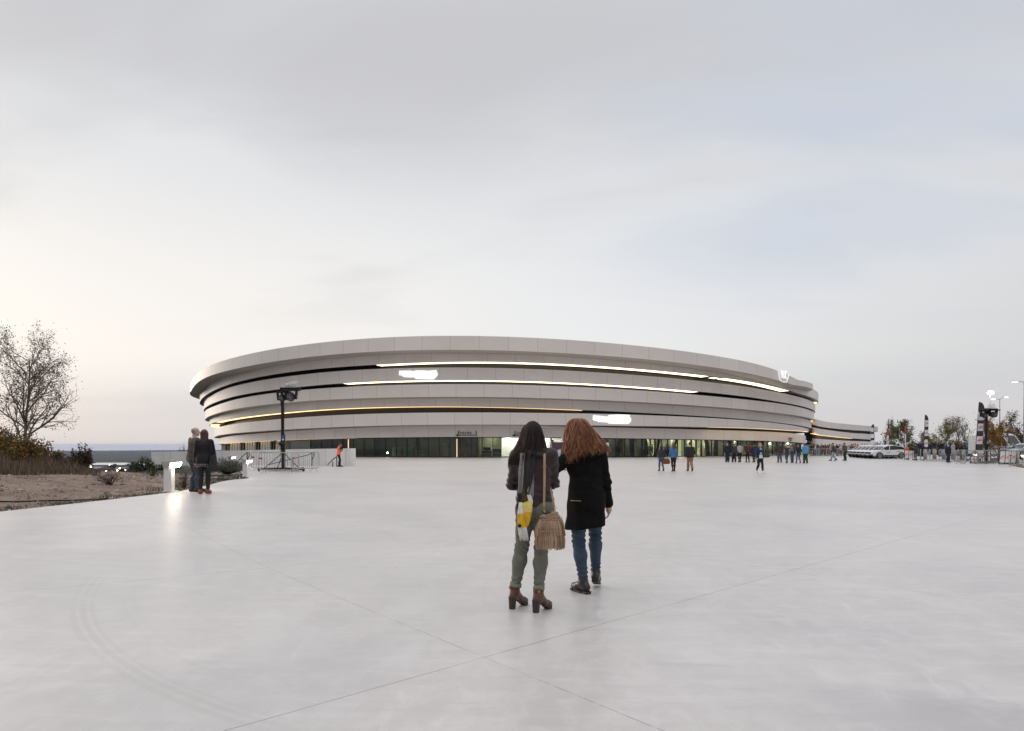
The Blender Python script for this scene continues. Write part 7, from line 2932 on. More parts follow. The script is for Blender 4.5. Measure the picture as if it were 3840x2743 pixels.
class Mane:
    """long hair seen from behind. rows: (z, left x, right x, back y, front y); end(u) gives the row position where locks stop (u=-1 left .. 1 right)"""

    def __init__(s, rows, ends, wave, frizz, curl=0.0, rag=(.88, 1.06)):
        s.rag = rag
        r = np.array(rows, float)
        s.t = np.linspace(0, 1, len(r))
        s.rows, s.ends, s.wave, s.frizz, s.curl = r, ends, wave, frizz, curl

    def P(s, t, u, lift=0.0, ph=0.0):
        """t 0..1 crown to tip, u -1..1 round the back from ear to ear"""
        g = lambda k: np.interp(t, s.t, s.rows[:, k])
        xl, xr, yb, yf = g(1), g(2), g(3), g(4)
        a = u * R(104)
        cx, hx = (xl + xr) / 2, (xr - xl) / 2 + lift
        x = cx + hx * np.sin(a)
        y = yf + (yb - yf - lift) * np.clip(np.cos(a), -.3, 1)
        w = s.wave * t
        x = x + w * np.sin(t * (9 + s.curl) + ph) * (.4 + .6 * abs(np.cos(ph * 1.7)))
        y = y + w * .7 * np.cos(t * (8 + s.curl) + ph * 1.3)
        return np.stack([x, y, g(0)], -1)

    def build(s, parent, m_base, m_str, n=800, rad=.0042):
        U = np.linspace(-1, 1, 61)
        T = np.linspace(0, 1, 34)
        V = []
        for i, u in enumerate(U):
            te = np.interp(u, *s.ends)
            tt = T * te * (s.rag[0] + .05 * math.sin(u * 17) + .04 * math.sin(u * 41 + 2))
            lift = .006 * np.sin(u * 23 + 1 + tt * 4) + .004 * np.sin(u * 51 + tt * 6) - .004
            V.append(s.P(tt, u, lift, 0.0) + .0)
        V = np.array(V)
        inner = V + np.array([0, .03, 0]) * 1.0
        nu, ntt = len(U), len(T)
        i = np.arange(nu * ntt).reshape(nu, ntt)
        f = np.stack([i[:-1, :-1], i[1:, :-1], i[1:, 1:], i[:-1, 1:]], -1).reshape(-1, 4)
        k = nu * ntt
        j = i + k
        f2 = np.stack([j[:-1, :-1], j[:-1, 1:], j[1:, 1:], j[1:, :-1]], -1).reshape(-1, 4)
        e = np.stack([i[:-1, -1], i[1:, -1], j[1:, -1], j[:-1, -1]], -1)
        base = link('hair', arrmesh('hair_mass', np.concatenate([V.reshape(-1, 3), inner.reshape(-1, 3)]), np.concatenate([f, f2, e]), m_base), parent)
        mb = MB()
        for q in range(n):
            u = hrng.uniform(-1, 1)
            te = float(np.interp(u, *s.ends)) * hrng.uniform(*s.rag)
            t0 = hrng.uniform(0, .12) if hrng.random() < .6 else hrng.uniform(.1, .6)
            tt = np.linspace(t0, te, 11)
            du = hrng.normal() * .10
            uu = np.clip(u + du * (tt - t0) / max(.1, te - t0), -1.05, 1.05)
            ph = hrng.uniform(0, 6.28)
            lift = hrng.uniform(.0, .008) + s.frizz * hrng.random() ** 3 * np.linspace(.2, 1, 11)
            pts = np.array([s.P(a, b_, l_, ph) for a, b_, l_ in zip(tt, uu, lift)])
            r0 = rad * hrng.uniform(.5, 1.3)
            rs = r0 * np.interp(np.linspace(0, 1, 11), [0, .2, .75, 1], [.5, 1, .8, .12])
            mb.tube([tuple(p) for p in pts], list(rs), 4, False)
        o = mb.build('locks', m_str, base, True)
        o['kind'] = 'stuff'
        return base


def folds(v, fn):
    v.bend(fn)


# ---------------------------------------------------------------- the dark haired woman with scarf and fringed bag
H1 = 1.62
K1 = .00244
W1 = (wx(1975, 6.25), 6.25)
hz1 = lambda py, k=K1: EYE - (py - HZ) * k            # local height of a photo row
hx1 = lambda px, k=K1: (px - 1975) * k
w1 = thing('person', 'woman in dark leather jacket with grey and yellow scarf, green trousers, brown heeled boots', 'person', (*W1, .001))
s1 = Skel('f', feet=((-.066, .035), (.066, -.050)), toe=(36, 38), heel=.062, hip=(.046, -.01), lean=1, side=-1.5, twist=8, hands=((.000, .150, .665), (.075, .155, .680)), hint=((-.62, -.75, -.5), (.62, -.75, -.5)),
          head=(6, -6, -2), knee=((.25, 1, 0), (.05, 1, 0)), curl=.7)
skin_h = mat('skin_hero', (.50, .31, .235), .5, var=.06, vscale=18)
put_mesh('body', body_mesh(s1, .0045, True, True), skin_h, w1, H1)
leather = mat('brown_black_leather', (.034, .021, .020), .46, spec=.30, var=.30, vscale=7, bump=.35, bscale=26)
green_t = mat('sage_twill', (.128, .133, .100), .82, var=.22, vscale=9, bump=.35, bscale=34)


def jacket1():
    s = s1
    v = vol(.0042, s, .03)
    t = .0105
    torso(v, s, t, low=False)
    v.cap(s.T(0, -.002, .60), s.T(.004, -.006, .52), .062 + t, .068 + t, sc=(1.30, 1.02, 1), k=.02)
    arms(v, s, t * .55, .98)
    for i in (0, 1):
        v.cap(s.shl[i], s.shl[i] * .7 + s.el[i] * .3, .040 + t * .5, .036 + t * .5, k=.014)
    v.cap(s.neck + np.array([0, .0, -.035]), s.neck + np.array([0, .004, .002]), .043, .040, k=.012)
    el, sh = s.el, s.shl

    def f(X, Y, Z):
        a = .0022 * np.sin(Z * 70 + X * 30 + np.sin(Y * 40)) * .6
        for i in (0, 1):
            r = np.sqrt((X - el[i][0]) ** 2 + (Y - el[i][1]) ** 2 + (Z - el[i][2]) ** 2)
            a = a + .0042 * np.exp(-(r / .06) ** 2) * np.sin(Z * 190 + X * 90 + np.sin(Y * 70) * 1.5)
            r = np.sqrt((X - sh[i][0]) ** 2 + (Y - sh[i][1]) ** 2 + (Z - sh[i][2] + .05) ** 2)
            a = a + .0030 * np.exp(-(r / .055) ** 2) * np.sin(Z * 120 - X * 130)
        a = a + .0026 * np.exp(-((Z - s.up - .60) / .04) ** 2) * np.sin(Z * 150 + X * 35)
        # yoke and centre back seams
        a = a + .0030 * np.exp(-((Z - s.up - .745) / .0022) ** 2)
        a = a + .0024 * np.exp(-((X - s.P[0] + .02) / .0018) ** 2) * (Y < s.P[1])
        return a
    v.bend(f)
    hz_ = s.up + .528
    v.cut(lambda X, Y, Z: hz_ + .010 * (X - s.P[0]) / .1 - Z + 0 * Y)
    v.cut(lambda X, Y, Z: np.where(np.hypot(X - s.neck[0], Y - s.neck[1]) < .07, Z - s.neck[2] - .012, -1.0))
    return v.surf()


jk = put_mesh('leather_jacket', jacket1(), leather, w1, H1)


def trousers1():
    s = s1
    v = vol(.0042, s, .02)
    t = .0015
    T = s.T
    v.cap(T(0, 0, .585), T(0, -.002, .545), .056 + t, .064 + t, sc=(1.34, 1, 1), k=.015)
    v.cap(T(-.034, -.006, .52), T(.034, -.006, .52), .068 + t, k=.02)
    for x in (-.037, .037):
        v.ell(s.P + np.array([x, -.042, -.022]), (.047 + t, .046 + t, .054 + t), k=.02)
    legs(v, s, t, .075, slim=.001, flare=.0035)
    kn, an = s.kn, s.ank

    def f(X, Y, Z):
        a = .0010 * np.sin(Z * 60 + X * 50 + Y * 30)
        for i in (0, 1):
            kz, az = kn[i][2], an[i][2]
            m = np.exp(-((X - (kn[i][0] + (an[i][0] - kn[i][0]) * np.clip((kz - Z) / (kz - az), -.3, 1.2))) / .055) ** 2)
            a = a + m * (.0042 * np.exp(-((Z - kz - .01) / .045) ** 2) * np.sin(Z * 185 + X * 60 + np.sin(X * 50 + Y * 60) * 1.6) + .0034 * np.exp(-((Z - az - .05) / .045) ** 2) * np.sin(Z * 210 - X * 70 + np.cos(Y * 60)))
        a = a + .0030 * np.exp(-((Z - s.P[2] + .075) / .03) ** 2) * np.sin(Z * 140 + np.abs(X - s.P[0]) * 90)
        a = a + .004 * np.exp(-((X - s.P[0]) / .004) ** 2) * (Z > s.P[2] - .07) * (Y < s.P[1])          # centre seam
        return a
    v.bend(f)
    v.cut(lambda X, Y, Z: Z - s.up - .575 + 0 * X + 0 * Y)
    return v.surf()


tr = put_mesh('trousers', trousers1(), green_t, w1, H1)
for i in (0, 1):                                         # turned up cuffs
    a = s1.ank[i] + (s1.kn[i] - s1.ank[i]) * .07
    b_ = s1.ank[i] + (s1.kn[i] - s1.ank[i]) * .165
    v = Vol(np.minimum(a, b_) - .06, np.maximum(a, b_) + .06, .004)
    d = (b_ - a) / np.linalg.norm(b_ - a)
    v.cap(a, b_, .0335, .0325, k=.004)
    v.cut(lambda X, Y, Z: np.maximum((X - b_[0]) * d[0] + (Y - b_[1]) * d[1] + (Z - b_[2]) * d[2] - .0, -((X - a[0]) * d[0] + (Y - a[1]) * d[1] + (Z - a[2]) * d[2])))
    v.bend(lambda X, Y, Z: .0012 * np.sin(X * 120 + Y * 90))
    put_mesh('cuff', v.surf(), mat('sage_cuff', (.17, .178, .138), .85, var=.2, vscale=12), tr, H1)
# white shirt hem under the jacket
v = Vol((-.2, -.2, .5), (.3, .2, .66), .005)
v.cap(s1.T(0, -.002, .58), s1.T(0.002, -.004, .50), .0675, .0735, sc=(1.30, 1.02, 1), k=.01)
zz = s1.up + .515
v.cut(lambda X, Y, Z: zz + .045 * (X - s1.P[0]) / .1 * .5 - Z + 0 * Y)
v.cut(lambda X, Y, Z: Z - zz - .04 + 0 * X + 0 * Y)
put_mesh('shirt_hem', v.surf(), cloth('cream'), w1, H1)

# heeled ankle boots
boot_l = mat('brown_boot_leather', (.105, .040, .022), .36, var=.35, vscale=9, bump=.2, bscale=40)
heel_m = mat('dark_heel', (.022, .013, .011), .45)
for i in (0, 1):
    f, r = foot_frame(s1, i)
    f, r = np.array(f), np.array(r)
    a = s1.ank[i] * H1
    up = np.array([0, 0, 1.])
    hb = np.array([a[0], a[1], 0]) - f * .030
    lo = np.minimum(a, hb) - .2
    hi = np.maximum(a, hb) + .25
    lo[2], hi[2] = -.01, a[2] + .09
    v = Vol(lo, hi, .0055)
    v.cap(a + up * .035, a + up * -.01 - f * .004, .043, .042, k=.01)
    v.cap(a - up * .02 - f * .006, hb + up * .118, .040, .034, k=.02)
    v.cap(hb + up * .118, hb + f * .085 + up * .085, .033, .033, k=.02)
    v.cap(a - up * .012, hb + f * .115 + up * .072, .038, .030, k=.025)
    v.cap(hb + f * .095 + up * .070, hb + f * .165 + up * .048, .034, .035, k=.02)
    v.cap(hb + f * .160 + up * .047 - r * .008, hb + f * .200 + up * .040, .034, .027, k=.015)
    hbx = hb.copy()
    sole = lambda X, Y, Z: np.interp(np.clip((X - hbx[0]) * f[0] + (Y - hbx[1]) * f[1], -.1, .3), [-.05, .03, .10, .14, .26], [.098, .096, .050, .022, .016]) - Z
    v.cut(sole)
    v.cut(lambda X, Y, Z: Z - (a[2] + .050) + 0 * X + 0 * Y)
    bo = put_mesh('boot', v.surf(), boot_l, w1)
    # block heel and sole
    q = MB()
    ring = lambda c, w, l, z: [tuple(np.array([c[0], c[1], z]) + r * w * sx + f * l * sy) for sx, sy in ((-1, -.8), (-.6, -1), (.6, -1), (1, -.8), (1, .8), (-1, .8))]
    A, B = ring(hb - f * .008, .030, .030, .112), ring(hb - f * .012, .023, .024, 0.0)
    q.add(A + B, [tuple(reversed(range(6))), tuple(range(6, 12))] + [(k, (k + 1) % 6, 6 + (k + 1) % 6, 6 + k) for k in range(6)])
    fixnormals(q.build('heel', heel_m, bo))
    q = MB()
    pro = [(.085, .052, .026), (.125, .026, .031), (.165, .0, .034), (.20, .0, .030), (.222, .004, .016)]
    vs = []
    for l, z, w in pro:
        for sx in (-1, 1):
            for dz in (0, .022 if l > .1 else .006):
                vs.append(tuple(hb + f * l + r * w * sx + up * (z + dz)))
    fs = []
    for k in range(4):
        b4 = 4 * k
        fs += [(b4, b4 + 4, b4 + 6, b4 + 2), (b4 + 1, b4 + 3, b4 + 7, b4 + 5), (b4, b4 + 1, b4 + 5, b4 + 4), (b4 + 2, b4 + 6, b4 + 7, b4 + 3)]
    fs += [(0, 2, 3, 1), (16, 17, 19, 18)]
    q.add(vs, fs)
    fixnormals(q.build('sole', heel_m, bo))
    pts = [tuple(a + up * .022 + (r * math.cos(t_) * .0455 + f * (math.sin(t_) * .0455 - .002)) + up * .004 * math.sin(t_)) for t_ in np.linspace(0, 2 * PI, 25)]
    q = MB()
    for dz in (-.006, 0, .006):
        q.tube([(x, y, z + dz) for x, y, z in pts], .0042, 5, False)
    q.build('ankle_strap', mat('strap_brown', (.085, .032, .018), .4), bo, True)
    MB().box(tuple(a + up * .022 + r * .030 * (1 if i else -1) - f * .037), (.022, .012, .022)).build('buckle', mat('brass', (.35, .24, .12), .35, .9), bo)

# scarf: wound round the neck, long ends down the back
dk = mat('scarf_charcoal', (.028, .024, .026), .92, var=.3, vscale=30, bump=.5, bscale=120)
gy = mat('scarf_tweed', (.24, .22, .225), .95, var=.75, vscale=170, bump=.6, bscale=150)
ol = mat('scarf_olive', (.075, .062, .018), .95, var=.3, vscale=40)
wh = mat('scarf_white', (.66, .64, .60), .95, var=.1, vscale=30)
py_ = mat('scarf_pale_yellow', (.66, .50, .14), .95, var=.12, vscale=30)
yl = mat('scarf_yellow', (.66, .40, .025), .95, var=.12, vscale=30)
v = Vol((-.16, -.2, .70), (.22, .2, .98), .0055)
c = s1.neck + np.array([0, .004, -.008])
for k in range(20):
    a0, a1 = 2 * PI * k / 20, 2 * PI * (k + 1) / 20
    p0 = c + np.array([math.cos(a0) * .058, math.sin(a0) * .052, .012 * math.sin(a0)])
    p1 = c + np.array([math.cos(a1) * .058, math.sin(a1) * .052, .012 * math.sin(a1)])
    v.cap(p0, p1, .026, k=.01)
v.bend(lambda X, Y, Z: .0035 * np.sin(Z * 160 + np.arctan2(Y - c[1], X - c[0]) * 3))
scarf = put_mesh('scarf', v.surf(), dk, w1, H1)


def panel(name, rows, y0, m, th=.010, amp=.006, ph=0.0):
    """rows: (photo row, left column, right column); a hanging cloth with thickness and ripples"""
    rr = np.array(rows, float)
    n, k = max(10, len(rr) * 5), 8
    q = np.linspace(rr[0, 0], rr[-1, 0], n)
    fr, bk = [], []
    for j, r_ in enumerate(q):
        l, r2 = np.interp(r_, rr[:, 0], rr[:, 1]), np.interp(r_, rr[:, 0], rr[:, 2])
        yy = np.interp(r_, rr[:, 0], np.broadcast_to(y0, len(rr)) if np.ndim(y0) == 0 else y0)
        for u in np.linspace(0, 1, k):
            px = l + (r2 - l) * u
            dy = amp * math.sin(u * 9 + ph + (r_ - 1700) * .018) + amp * .5 * math.sin(u * 21 + ph)
            y = yy + dy
            kk = (W1[1] + y) / F
            x = (px - CXP) * kk - W1[0]
            z = EYE - (r_ - HZ) * kk
            fr.append((x, y, z))
            bk.append((x, y + th, z))
    vs = fr + bk
    N_2 = n * k
    fs = []
    for j in range(n - 1):
        for u in range(k - 1):
            i0 = j * k + u
            fs.append((i0, i0 + k, i0 + k + 1, i0 + 1))
            fs.append((N_2 + i0, N_2 + i0 + 1, N_2 + i0 + k + 1, N_2 + i0 + k))
    for j in range(n - 1):
        for u in (0, k - 1):
            i0 = j * k + u
            fs.append((i0, N_2 + i0, N_2 + i0 + k, i0 + k))
    for u in range(k - 1):
        for j in (0, n - 1):
            i0 = j * k + u
            fs.append((i0, i0 + 1, N_2 + i0 + 1, N_2 + i0))
    o = MB().add(vs, fs).build(name, m, scarf, True, 60)
    return fixnormals(o)


def tassels(name, px0, px1, row0, row1, y, m, n, slant=0.0):
    mb = MB()
    for i in range(n):
        px = px0 + (px1 - px0) * (i + hrng.random() * .6) / n
        kk = (W1[1] + y) / F
        e = row1 - hrng.random() * (row1 - row0) * .35
        pts = []
        for t_ in (0, .35, .7, 1):
            r_ = row0 + (e - row0) * t_
            pts.append(((px + slant * t_ + hrng.normal() * 1.6 * t_ - CXP) * kk - W1[0], y + hrng.normal() * .006 * t_, EYE - (r_ - HZ) * kk))
        mb.tube(pts, [.0032, .003, .0025, .001], 4, False)
    o = mb.build(name, m, scarf, True)
    o['kind'] = 'stuff'
    return o


panel('scarf_end', [(1690, 1966, 2008), (1740, 1966, 2006), (1800, 1967, 1998), (1845, 1969, 1986), (1868, 1971, 1978)], [-.145, -.165, -.160, -.150, -.145], dk, ph=.5)
panel('scarf_tweed', [(1700, 1951, 1968), (1760, 1945, 1965), (1820, 1944, 1961), (1852, 1943, 1957)], [-.150, -.168, -.160, -.15], gy, ph=1.5)
panel('scarf_olive', [(1775, 1962, 1970), (1840, 1959, 1977), (1893, 1956, 1977)], [-.148, -.148, -.145], ol, .006, .003)
panel('scarf_tweed', [(1772, 2000, 2003), (1820, 1984, 2003), (1842, 1975, 2002), (1858, 1986, 2001), (1868, 1995, 2000)], [-.150, -.152, -.150, -.15, -.15], gy, .008, .003)
panel('scarf_dark_end', [(1848, 1940, 1957), (1880, 1940, 1955), (1895, 1941, 1951)], [-.150, -.145, -.14], dk)
tassels('scarf_fringe', 1938, 1952, 1890, 1918, -.142, dk, 22, -3)
panel('scarf_check_white', [(1856, 1976, 1990), (1875, 1980, 1998), (1889, 1984, 1998)], [-.150, -.158, -.165], wh, .006, .003)
panel('scarf_check_white', [(1885, 1946, 1958), (1905, 1943, 1961), (1928, 1940, 1965)], [-.165, -.185, -.192], wh, .008, .003, 1)
panel('scarf_check_pale', [(1880, 1979, 1998), (1889, 1958, 1997), (1905, 1961, 1996), (1922, 1964, 1995)], [-.160, -.172, -.186, -.192], py_, .008, .004, 1)
panel('scarf_check_yellow', [(1926, 1940, 1966), (1960, 1940, 1969), (1981, 1941, 1972)], [-.190, -.195, -.190], yl, .008, .004, 1)
panel('scarf_check_gold', [(1912, 1964, 1996), (1921, 1964, 1995), (1945, 1967, 1990), (1968, 1970, 1984), (1980, 1971, 1976)], [-.186, -.190, -.196, -.194, -.190], mat('scarf_gold', (.60, .34, .02), .95, var=.12, vscale=30), .008, .004, 1)
panel('scarf_label', [(1968, 1943, 1954), (1979, 1943, 1954)], [-.203, -.203], blackm, .004, 0.0)
tassels('scarf_fringe', 1942, 1974, 1978, 2030, -.186, wh, 90, 8)

# her long dark hair
rows1 = [(1586, 1984, 2008), (1592, 1972, 2020), (1604, 1962, 2030), (1625, 1954, 2035), (1650, 1948, 2040), (1672, 1940, 2043), (1690, 1929, 2048), (1706, 1919, 2050), (1722, 1912, 2046), (1736, 1910, 2040), (1746, 1912, 2036)]
hc1 = s1.hc * H1
yb = [-.02, -.075, -.105, -.125, -.138, -.150, -.165, -.178, -.184, -.186, -.186]
yf = [0.02, .03, .035, .035, .02, 0, -.03, -.06, -.08, -.09, -.09]
R1 = [(hz1(r_, .00239), hx1(a, .00239) + .004, hx1(b_, .00239) - .004, y + hc1[1] * 1.0, q + hc1[1]) for (r_, a, b_), y, q in zip(rows1, yb, yf)]
m1 = Mane(R1, ([-1, -.75, -.4, -.15, .1, .45, .7, 1], [.98, 1.0, .97, .86, .78, .74, .76, .72]), .010, .012)
hb1 = mat('dark_hair_mass', (.012, .0075, .0065), .6, spec=.2, var=.5, vscale=60, stretch=(1, 1, .06), bump=.6, bscale=90)
hbase1 = m1.build(w1, hb1, strand_mat('dark_hair_locks', [(.016, .009, .008), (.028, .014, .011), (.010, .006, .005), (.045, .020, .014)]), 900, .0038)

# paper in her hands
t = thing('leaflet', 'white leaflet held by the dark haired woman, its corner showing beside her elbow', 'paper', (0, 0, 0))
wr = s1.wr[1] * H1 + np.array([*W1, 0])
MB().add([(wr[0] - .02, wr[1] - .02, wr[2] - .03), (wr[0] + .155, wr[1] - .05, wr[2] - .085), (wr[0] + .16, wr[1] + .01, wr[2] - .045), (wr[0] - .015, wr[1] + .05, wr[2] + .01)] +
         [(wr[0] - .02, wr[1] - .02, wr[2] - .031), (wr[0] + .155, wr[1] - .05, wr[2] - .086), (wr[0] + .16, wr[1] + .01, wr[2] - .046), (wr[0] - .015, wr[1] + .05, wr[2] + .009)],
         [(0, 1, 2, 3), (7, 6, 5, 4), (0, 4, 5, 1), (1, 5, 6, 2), (2, 6, 7, 3), (3, 7, 4, 0)]).build('sheet', mat('paper_white', (.75, .75, .74), .6), t)

# ---------------------------------------------------------------- fringed suede bag on her shoulder
kb = 6.03 / F
bx = (2063 - CXP) * kb
bz = lambda r_: EYE - (r_ - HZ) * kb
bag = thing('fringed_bag', 'tan suede shoulder bag with two tiers of fringe, hanging behind the dark haired woman', 'bag', (bx, 6.03, bz(2058)))
suede = mat('tan_suede', (.36, .245, .16), .92, var=.25, vscale=16, bump=.4, bscale=70)
suede_d = mat('tan_suede_strap', (.34, .22, .135), .85, var=.2, vscale=14)
suede_f = leafmat('suede_fringe', [(.37, .25, .165), (.31, .205, .13), (.44, .31, .21), (.25, .16, .10)])
suede_f.node_tree.nodes['Principled BSDF'].inputs['Roughness'].default_value = .9
hgt = bz(1925) - bz(2058)
v = Vol((-.18, -.12, -.02), (.18, .12, .40), .006)
v.cap((-.055, 0, .06), (.055, 0, .06), .055, k=.03, sc=(1.1, .9, 1))
v.cap((-.05, 0, .10), (.05, 0, .10), .06, k=.04, sc=(1.05, .9, 1))
v.cap((0, 0, .10), (0, 0, .31), .085, .052, k=.03, sc=(1.32, .75, 1))
v.bend(lambda X, Y, Z: .004 * np.sin(np.arctan2(Y, X) * 11) * np.clip((Z - .18) / .1, 0, 1))
v.cut(lambda X, Y, Z: Z - (.315 + .012 * np.sin(X * 30)) + 0 * Y)
body_b = put_mesh('bag_body', v.surf(), suede, bag)
v = Vol((-.1, -.08, .28), (.1, .08, .34), .005)
v.cap((0, 0, .30), (0, 0, .319), .048, .046, k=.004, sc=(1.25, .7, 1))
v.cut(lambda X, Y, Z: np.abs(Z - .312) - .006 + 0 * X + 0 * Y)
put_mesh('bag_mouth', v.surf(), mat('bag_inside', (.04, .026, .018), .9), body_b)
def fringe(z_top, z_bot, rx0, rx1, ry, n, nm):
    mb = MB()
    for i in range(n):
        a = 2 * PI * (i + hrng.random() * .4) / n
        c_, s_ = math.cos(a), math.sin(a)
        L = hrng.uniform(.90, 1.04)
        zb = z_top - (z_top - z_bot) * L
        jx, jy = hrng.normal() * .004, hrng.normal() * .004
        o1 = hrng.uniform(0, .006)
        p0 = Vector((rx0 * c_, ry * s_ * .85, z_top))
        p1 = Vector(((rx0 * .5 + rx1 * .5 + .006 + o1) * c_ + jx * .5, (ry + .004 + o1) * s_ + jy, (z_top + zb) / 2))
        p2 = Vector(((rx1 + o1) * c_ + jx, (ry + .002 + o1) * s_ + jy, zb))
        w = .0034
        tan = Vector((-s_, c_, 0)) * w
        nr = Vector((c_, s_, 0)) * .0012
        vs = []
        for p in (p0, p1, p2):
            vs += [p - tan + nr, p + tan + nr, p + tan - nr, p - tan - nr]
        mb.add(vs, [(0, 1, 5, 4), (4, 5, 9, 8), (2, 3, 7, 6), (6, 7, 11, 10), (1, 2, 6, 5), (5, 6, 10, 9), (3, 0, 4, 7), (7, 4, 8, 11), (8, 9, 10, 11)])
    o = mb.build(nm, suede_f, bag)
    o['kind'] = 'stuff'
fringe(.255, .118, .098, .132, .075, 120, 'upper_fringe')
fringe(.150, .0, .122, .120, .082, 130, 'lower_fringe')
for z, rx, ry in ((.262, .094, .066), (.158, .126, .082)):
    pts = [(rx * math.cos(a), ry * math.sin(a), z + .004 * math.sin(a * 3)) for a in np.linspace(0, 2 * PI, 33)]
    MB().tube(pts, .0055, 6, False).build('band', suede_d, bag, True)
pts = [(.086 * math.cos(a), .060 * math.sin(a), .285 + .006 * math.sin(a * 5)) for a in np.linspace(0, 2 * PI, 41)]
MB().tube(pts, .0045, 6, False).build('drawstring', suede_d, bag, True)
for k in range(2):
    MB().tube([(.095, -.035, .285), (.112 + .006 * k, -.05, .22), (.120 + .008 * k, -.055, .15 - .03 * k)], .004, 5).build('tie', suede_d, bag, True)
brass = mat('brass', (.35, .24, .12), .35, .9)
def ribbon(name, pts, w, m, parent, face=(0, -1, 0)):
    pts = [Vector(p) for p in pts]
    fc = Vector(face)
    vs = []
    for i, p in enumerate(pts):
        d = (pts[min(i + 1, len(pts) - 1)] - pts[max(i - 1, 0)]).normalized()
        s_ = d.cross(fc).normalized() * w / 2
        nn = s_.cross(d).normalized() * .0022
        vs += [p - s_ + nn, p + s_ + nn, p + s_ - nn, p - s_ - nn]
    fs = []
    for i in range(len(pts) - 1):
        for k in range(4):
            fs.append((4 * i + k, 4 * i + (k + 1) % 4, 4 * i + 4 + (k + 1) % 4, 4 * i + 4 + k))
    n = 4 * len(pts) - 4
    fs += [(3, 2, 1, 0), (n, n + 1, n + 2, n + 3)]
    return fixnormals(MB().add(vs, fs).build(name, m, parent, True, 40))
def bl(px, row, y):                                    # photo point at depth y -> bag local
    k = y / F
    return ((px - CXP) * k - bx, y - 6.03, EYE - (row - HZ) * k - bz(2058))
ribbon('strap', [bl(2036, 1694, 6.26), bl(2040, 1697, 6.20), bl(2042, 1704, 6.13), bl(2042, 1730, 6.075), bl(2042, 1800, 6.055), bl(2041, 1860, 6.05), bl(2040, 1902, 6.05)], .021, suede_d, bag)
ribbon('strap', [bl(2063, 1826, 6.22), bl(2069, 1850, 6.12), bl(2075, 1880, 6.08), bl(2079, 1900, 6.07)], .017, suede_d, bag)
q = MB()
for px, row, y in ((2040, 1908, 6.045), (2081, 1905, 6.06)):
    c_ = bl(px, row, y)
    q = MB().tube([(c_[0] + .012 * math.cos(a), c_[1], c_[2] + .012 * math.sin(a)) for a in np.linspace(0, 2 * PI, 17)], .0028, 6, False)
    q.build('ring', brass, bag, True)
    MB().tube([(c_[0], c_[1], c_[2] - .010), (c_[0] * .8 + .002, c_[1] * .8, .30), (c_[0] * .75, c_[1] * .7, .27)], .008, 6).build('tab', suede, bag, True)
c_ = bl(2042, 1750, 6.05)
q = MB()
for dx, dz, sx, sz in ((-.014, 0, .004, .026), (.014, 0, .004, .026), (0, .013, .03, .004), (0, -.013, .03, .004)):
    q.box((c_[0] + dx, c_[1], c_[2] + dz), (sx, .005, sz))
q.build('buckle', brass, bag)

# ---------------------------------------------------------------- the red haired woman in the black coat
H2 = 1.70
K2 = 6.95 / F
W2 = (wx(2200, 6.95), 6.95)
hz2 = lambda py, k=K2: EYE - (py - HZ) * k
hx2 = lambda px, k=K2: (px - 2200) * k
w2 = thing('person', 'red haired woman in black knee length coat, blue jeans and black ankle boots, from behind', 'person', (*W2, .001))
s2 = Skel('f', feet=((-.018, .0), (.070, .13)), toe=(-34, 14), lift=(0, .04), heel=.020, hip=(.004, .02), lean=2, side=-3, twist=-6, hands=((-.150, .07, .74), (.140, .075, .50)), hint=((-1, -.6, -.9), (.55, -.9, -.2)),
          head=(-14, -6, -4), knee=((-.3, 1, 0), (.1, 1, 0)), curl=.45)
put_mesh('body', body_mesh(s2, .0045, True, True), skin_h, w2, H2)
wool = mat('black_wool', (.0085, .0075, .008), .95, spec=.12, var=.25, vscale=18, bump=.4, bscale=110)


def coat2():
    s = s2
    v = vol(.0048, s, .05)
    t = .0125
    torso(v, s, t, low=True)
    v.cap(s.T(0, 0, .63), np.array([s.P[0] - .004, s.P[1] - .006, s.up + .36]), .064 + t, .086 + t, sc=(1.26, 1.0, 1), k=.02)
    arms(v, s, t * .8, .98)
    for i in (0, 1):
        v.cap(s.wr[i] * .92 + s.el[i] * .08, s.wr[i] * .85 + s.el[i] * .15, .027, .027, k=.008)
    v.cap(s.neck + np.array([0, .0, -.04]), s.neck + np.array([0, .004, .012]), .050, .046, k=.012)

    def f(X, Y, Z):
        low = np.clip((s.up + .60 - Z) / .25, 0, 1)
        a = .0055 * low * np.sin(np.arctan2(X - s.P[0], -(Y - s.P[1])) * 5 + .6) + .0018 * np.sin(Z * 55 + X * 40)
        for i in (0, 1):
            r = np.sqrt((X - s.el[i][0]) ** 2 + (Y - s.el[i][1]) ** 2 + (Z - s.el[i][2]) ** 2)
            a = a + .0045 * np.exp(-(r / .06) ** 2) * np.sin(Z * 150 + X * 80)
        a = a + .0035 * np.exp(-((X - s.P[0]) / .002) ** 2) * (Y < s.P[1])
        return a
    v.bend(f)
    hz_ = s.up + .372
    v.cut(lambda X, Y, Z: hz_ + .012 * (X - s.P[0]) / .1 - Z + 0 * Y)
    v.cut(lambda X, Y, Z: np.where(np.hypot(X - s.neck[0], Y - s.neck[1]) < .07, Z - s.neck[2] - .02, -1.0))
    return v.surf()


ct = put_mesh('coat', coat2(), wool, w2, H2)
zp = hz2(1876)
MB().tube([(hx2(2136), -.145, zp + .004), (hx2(2150), -.165, zp + .006), (hx2(2172), -.175, zp + .003)], .0045, 5).build('pocket_zip', brass, ct, True)


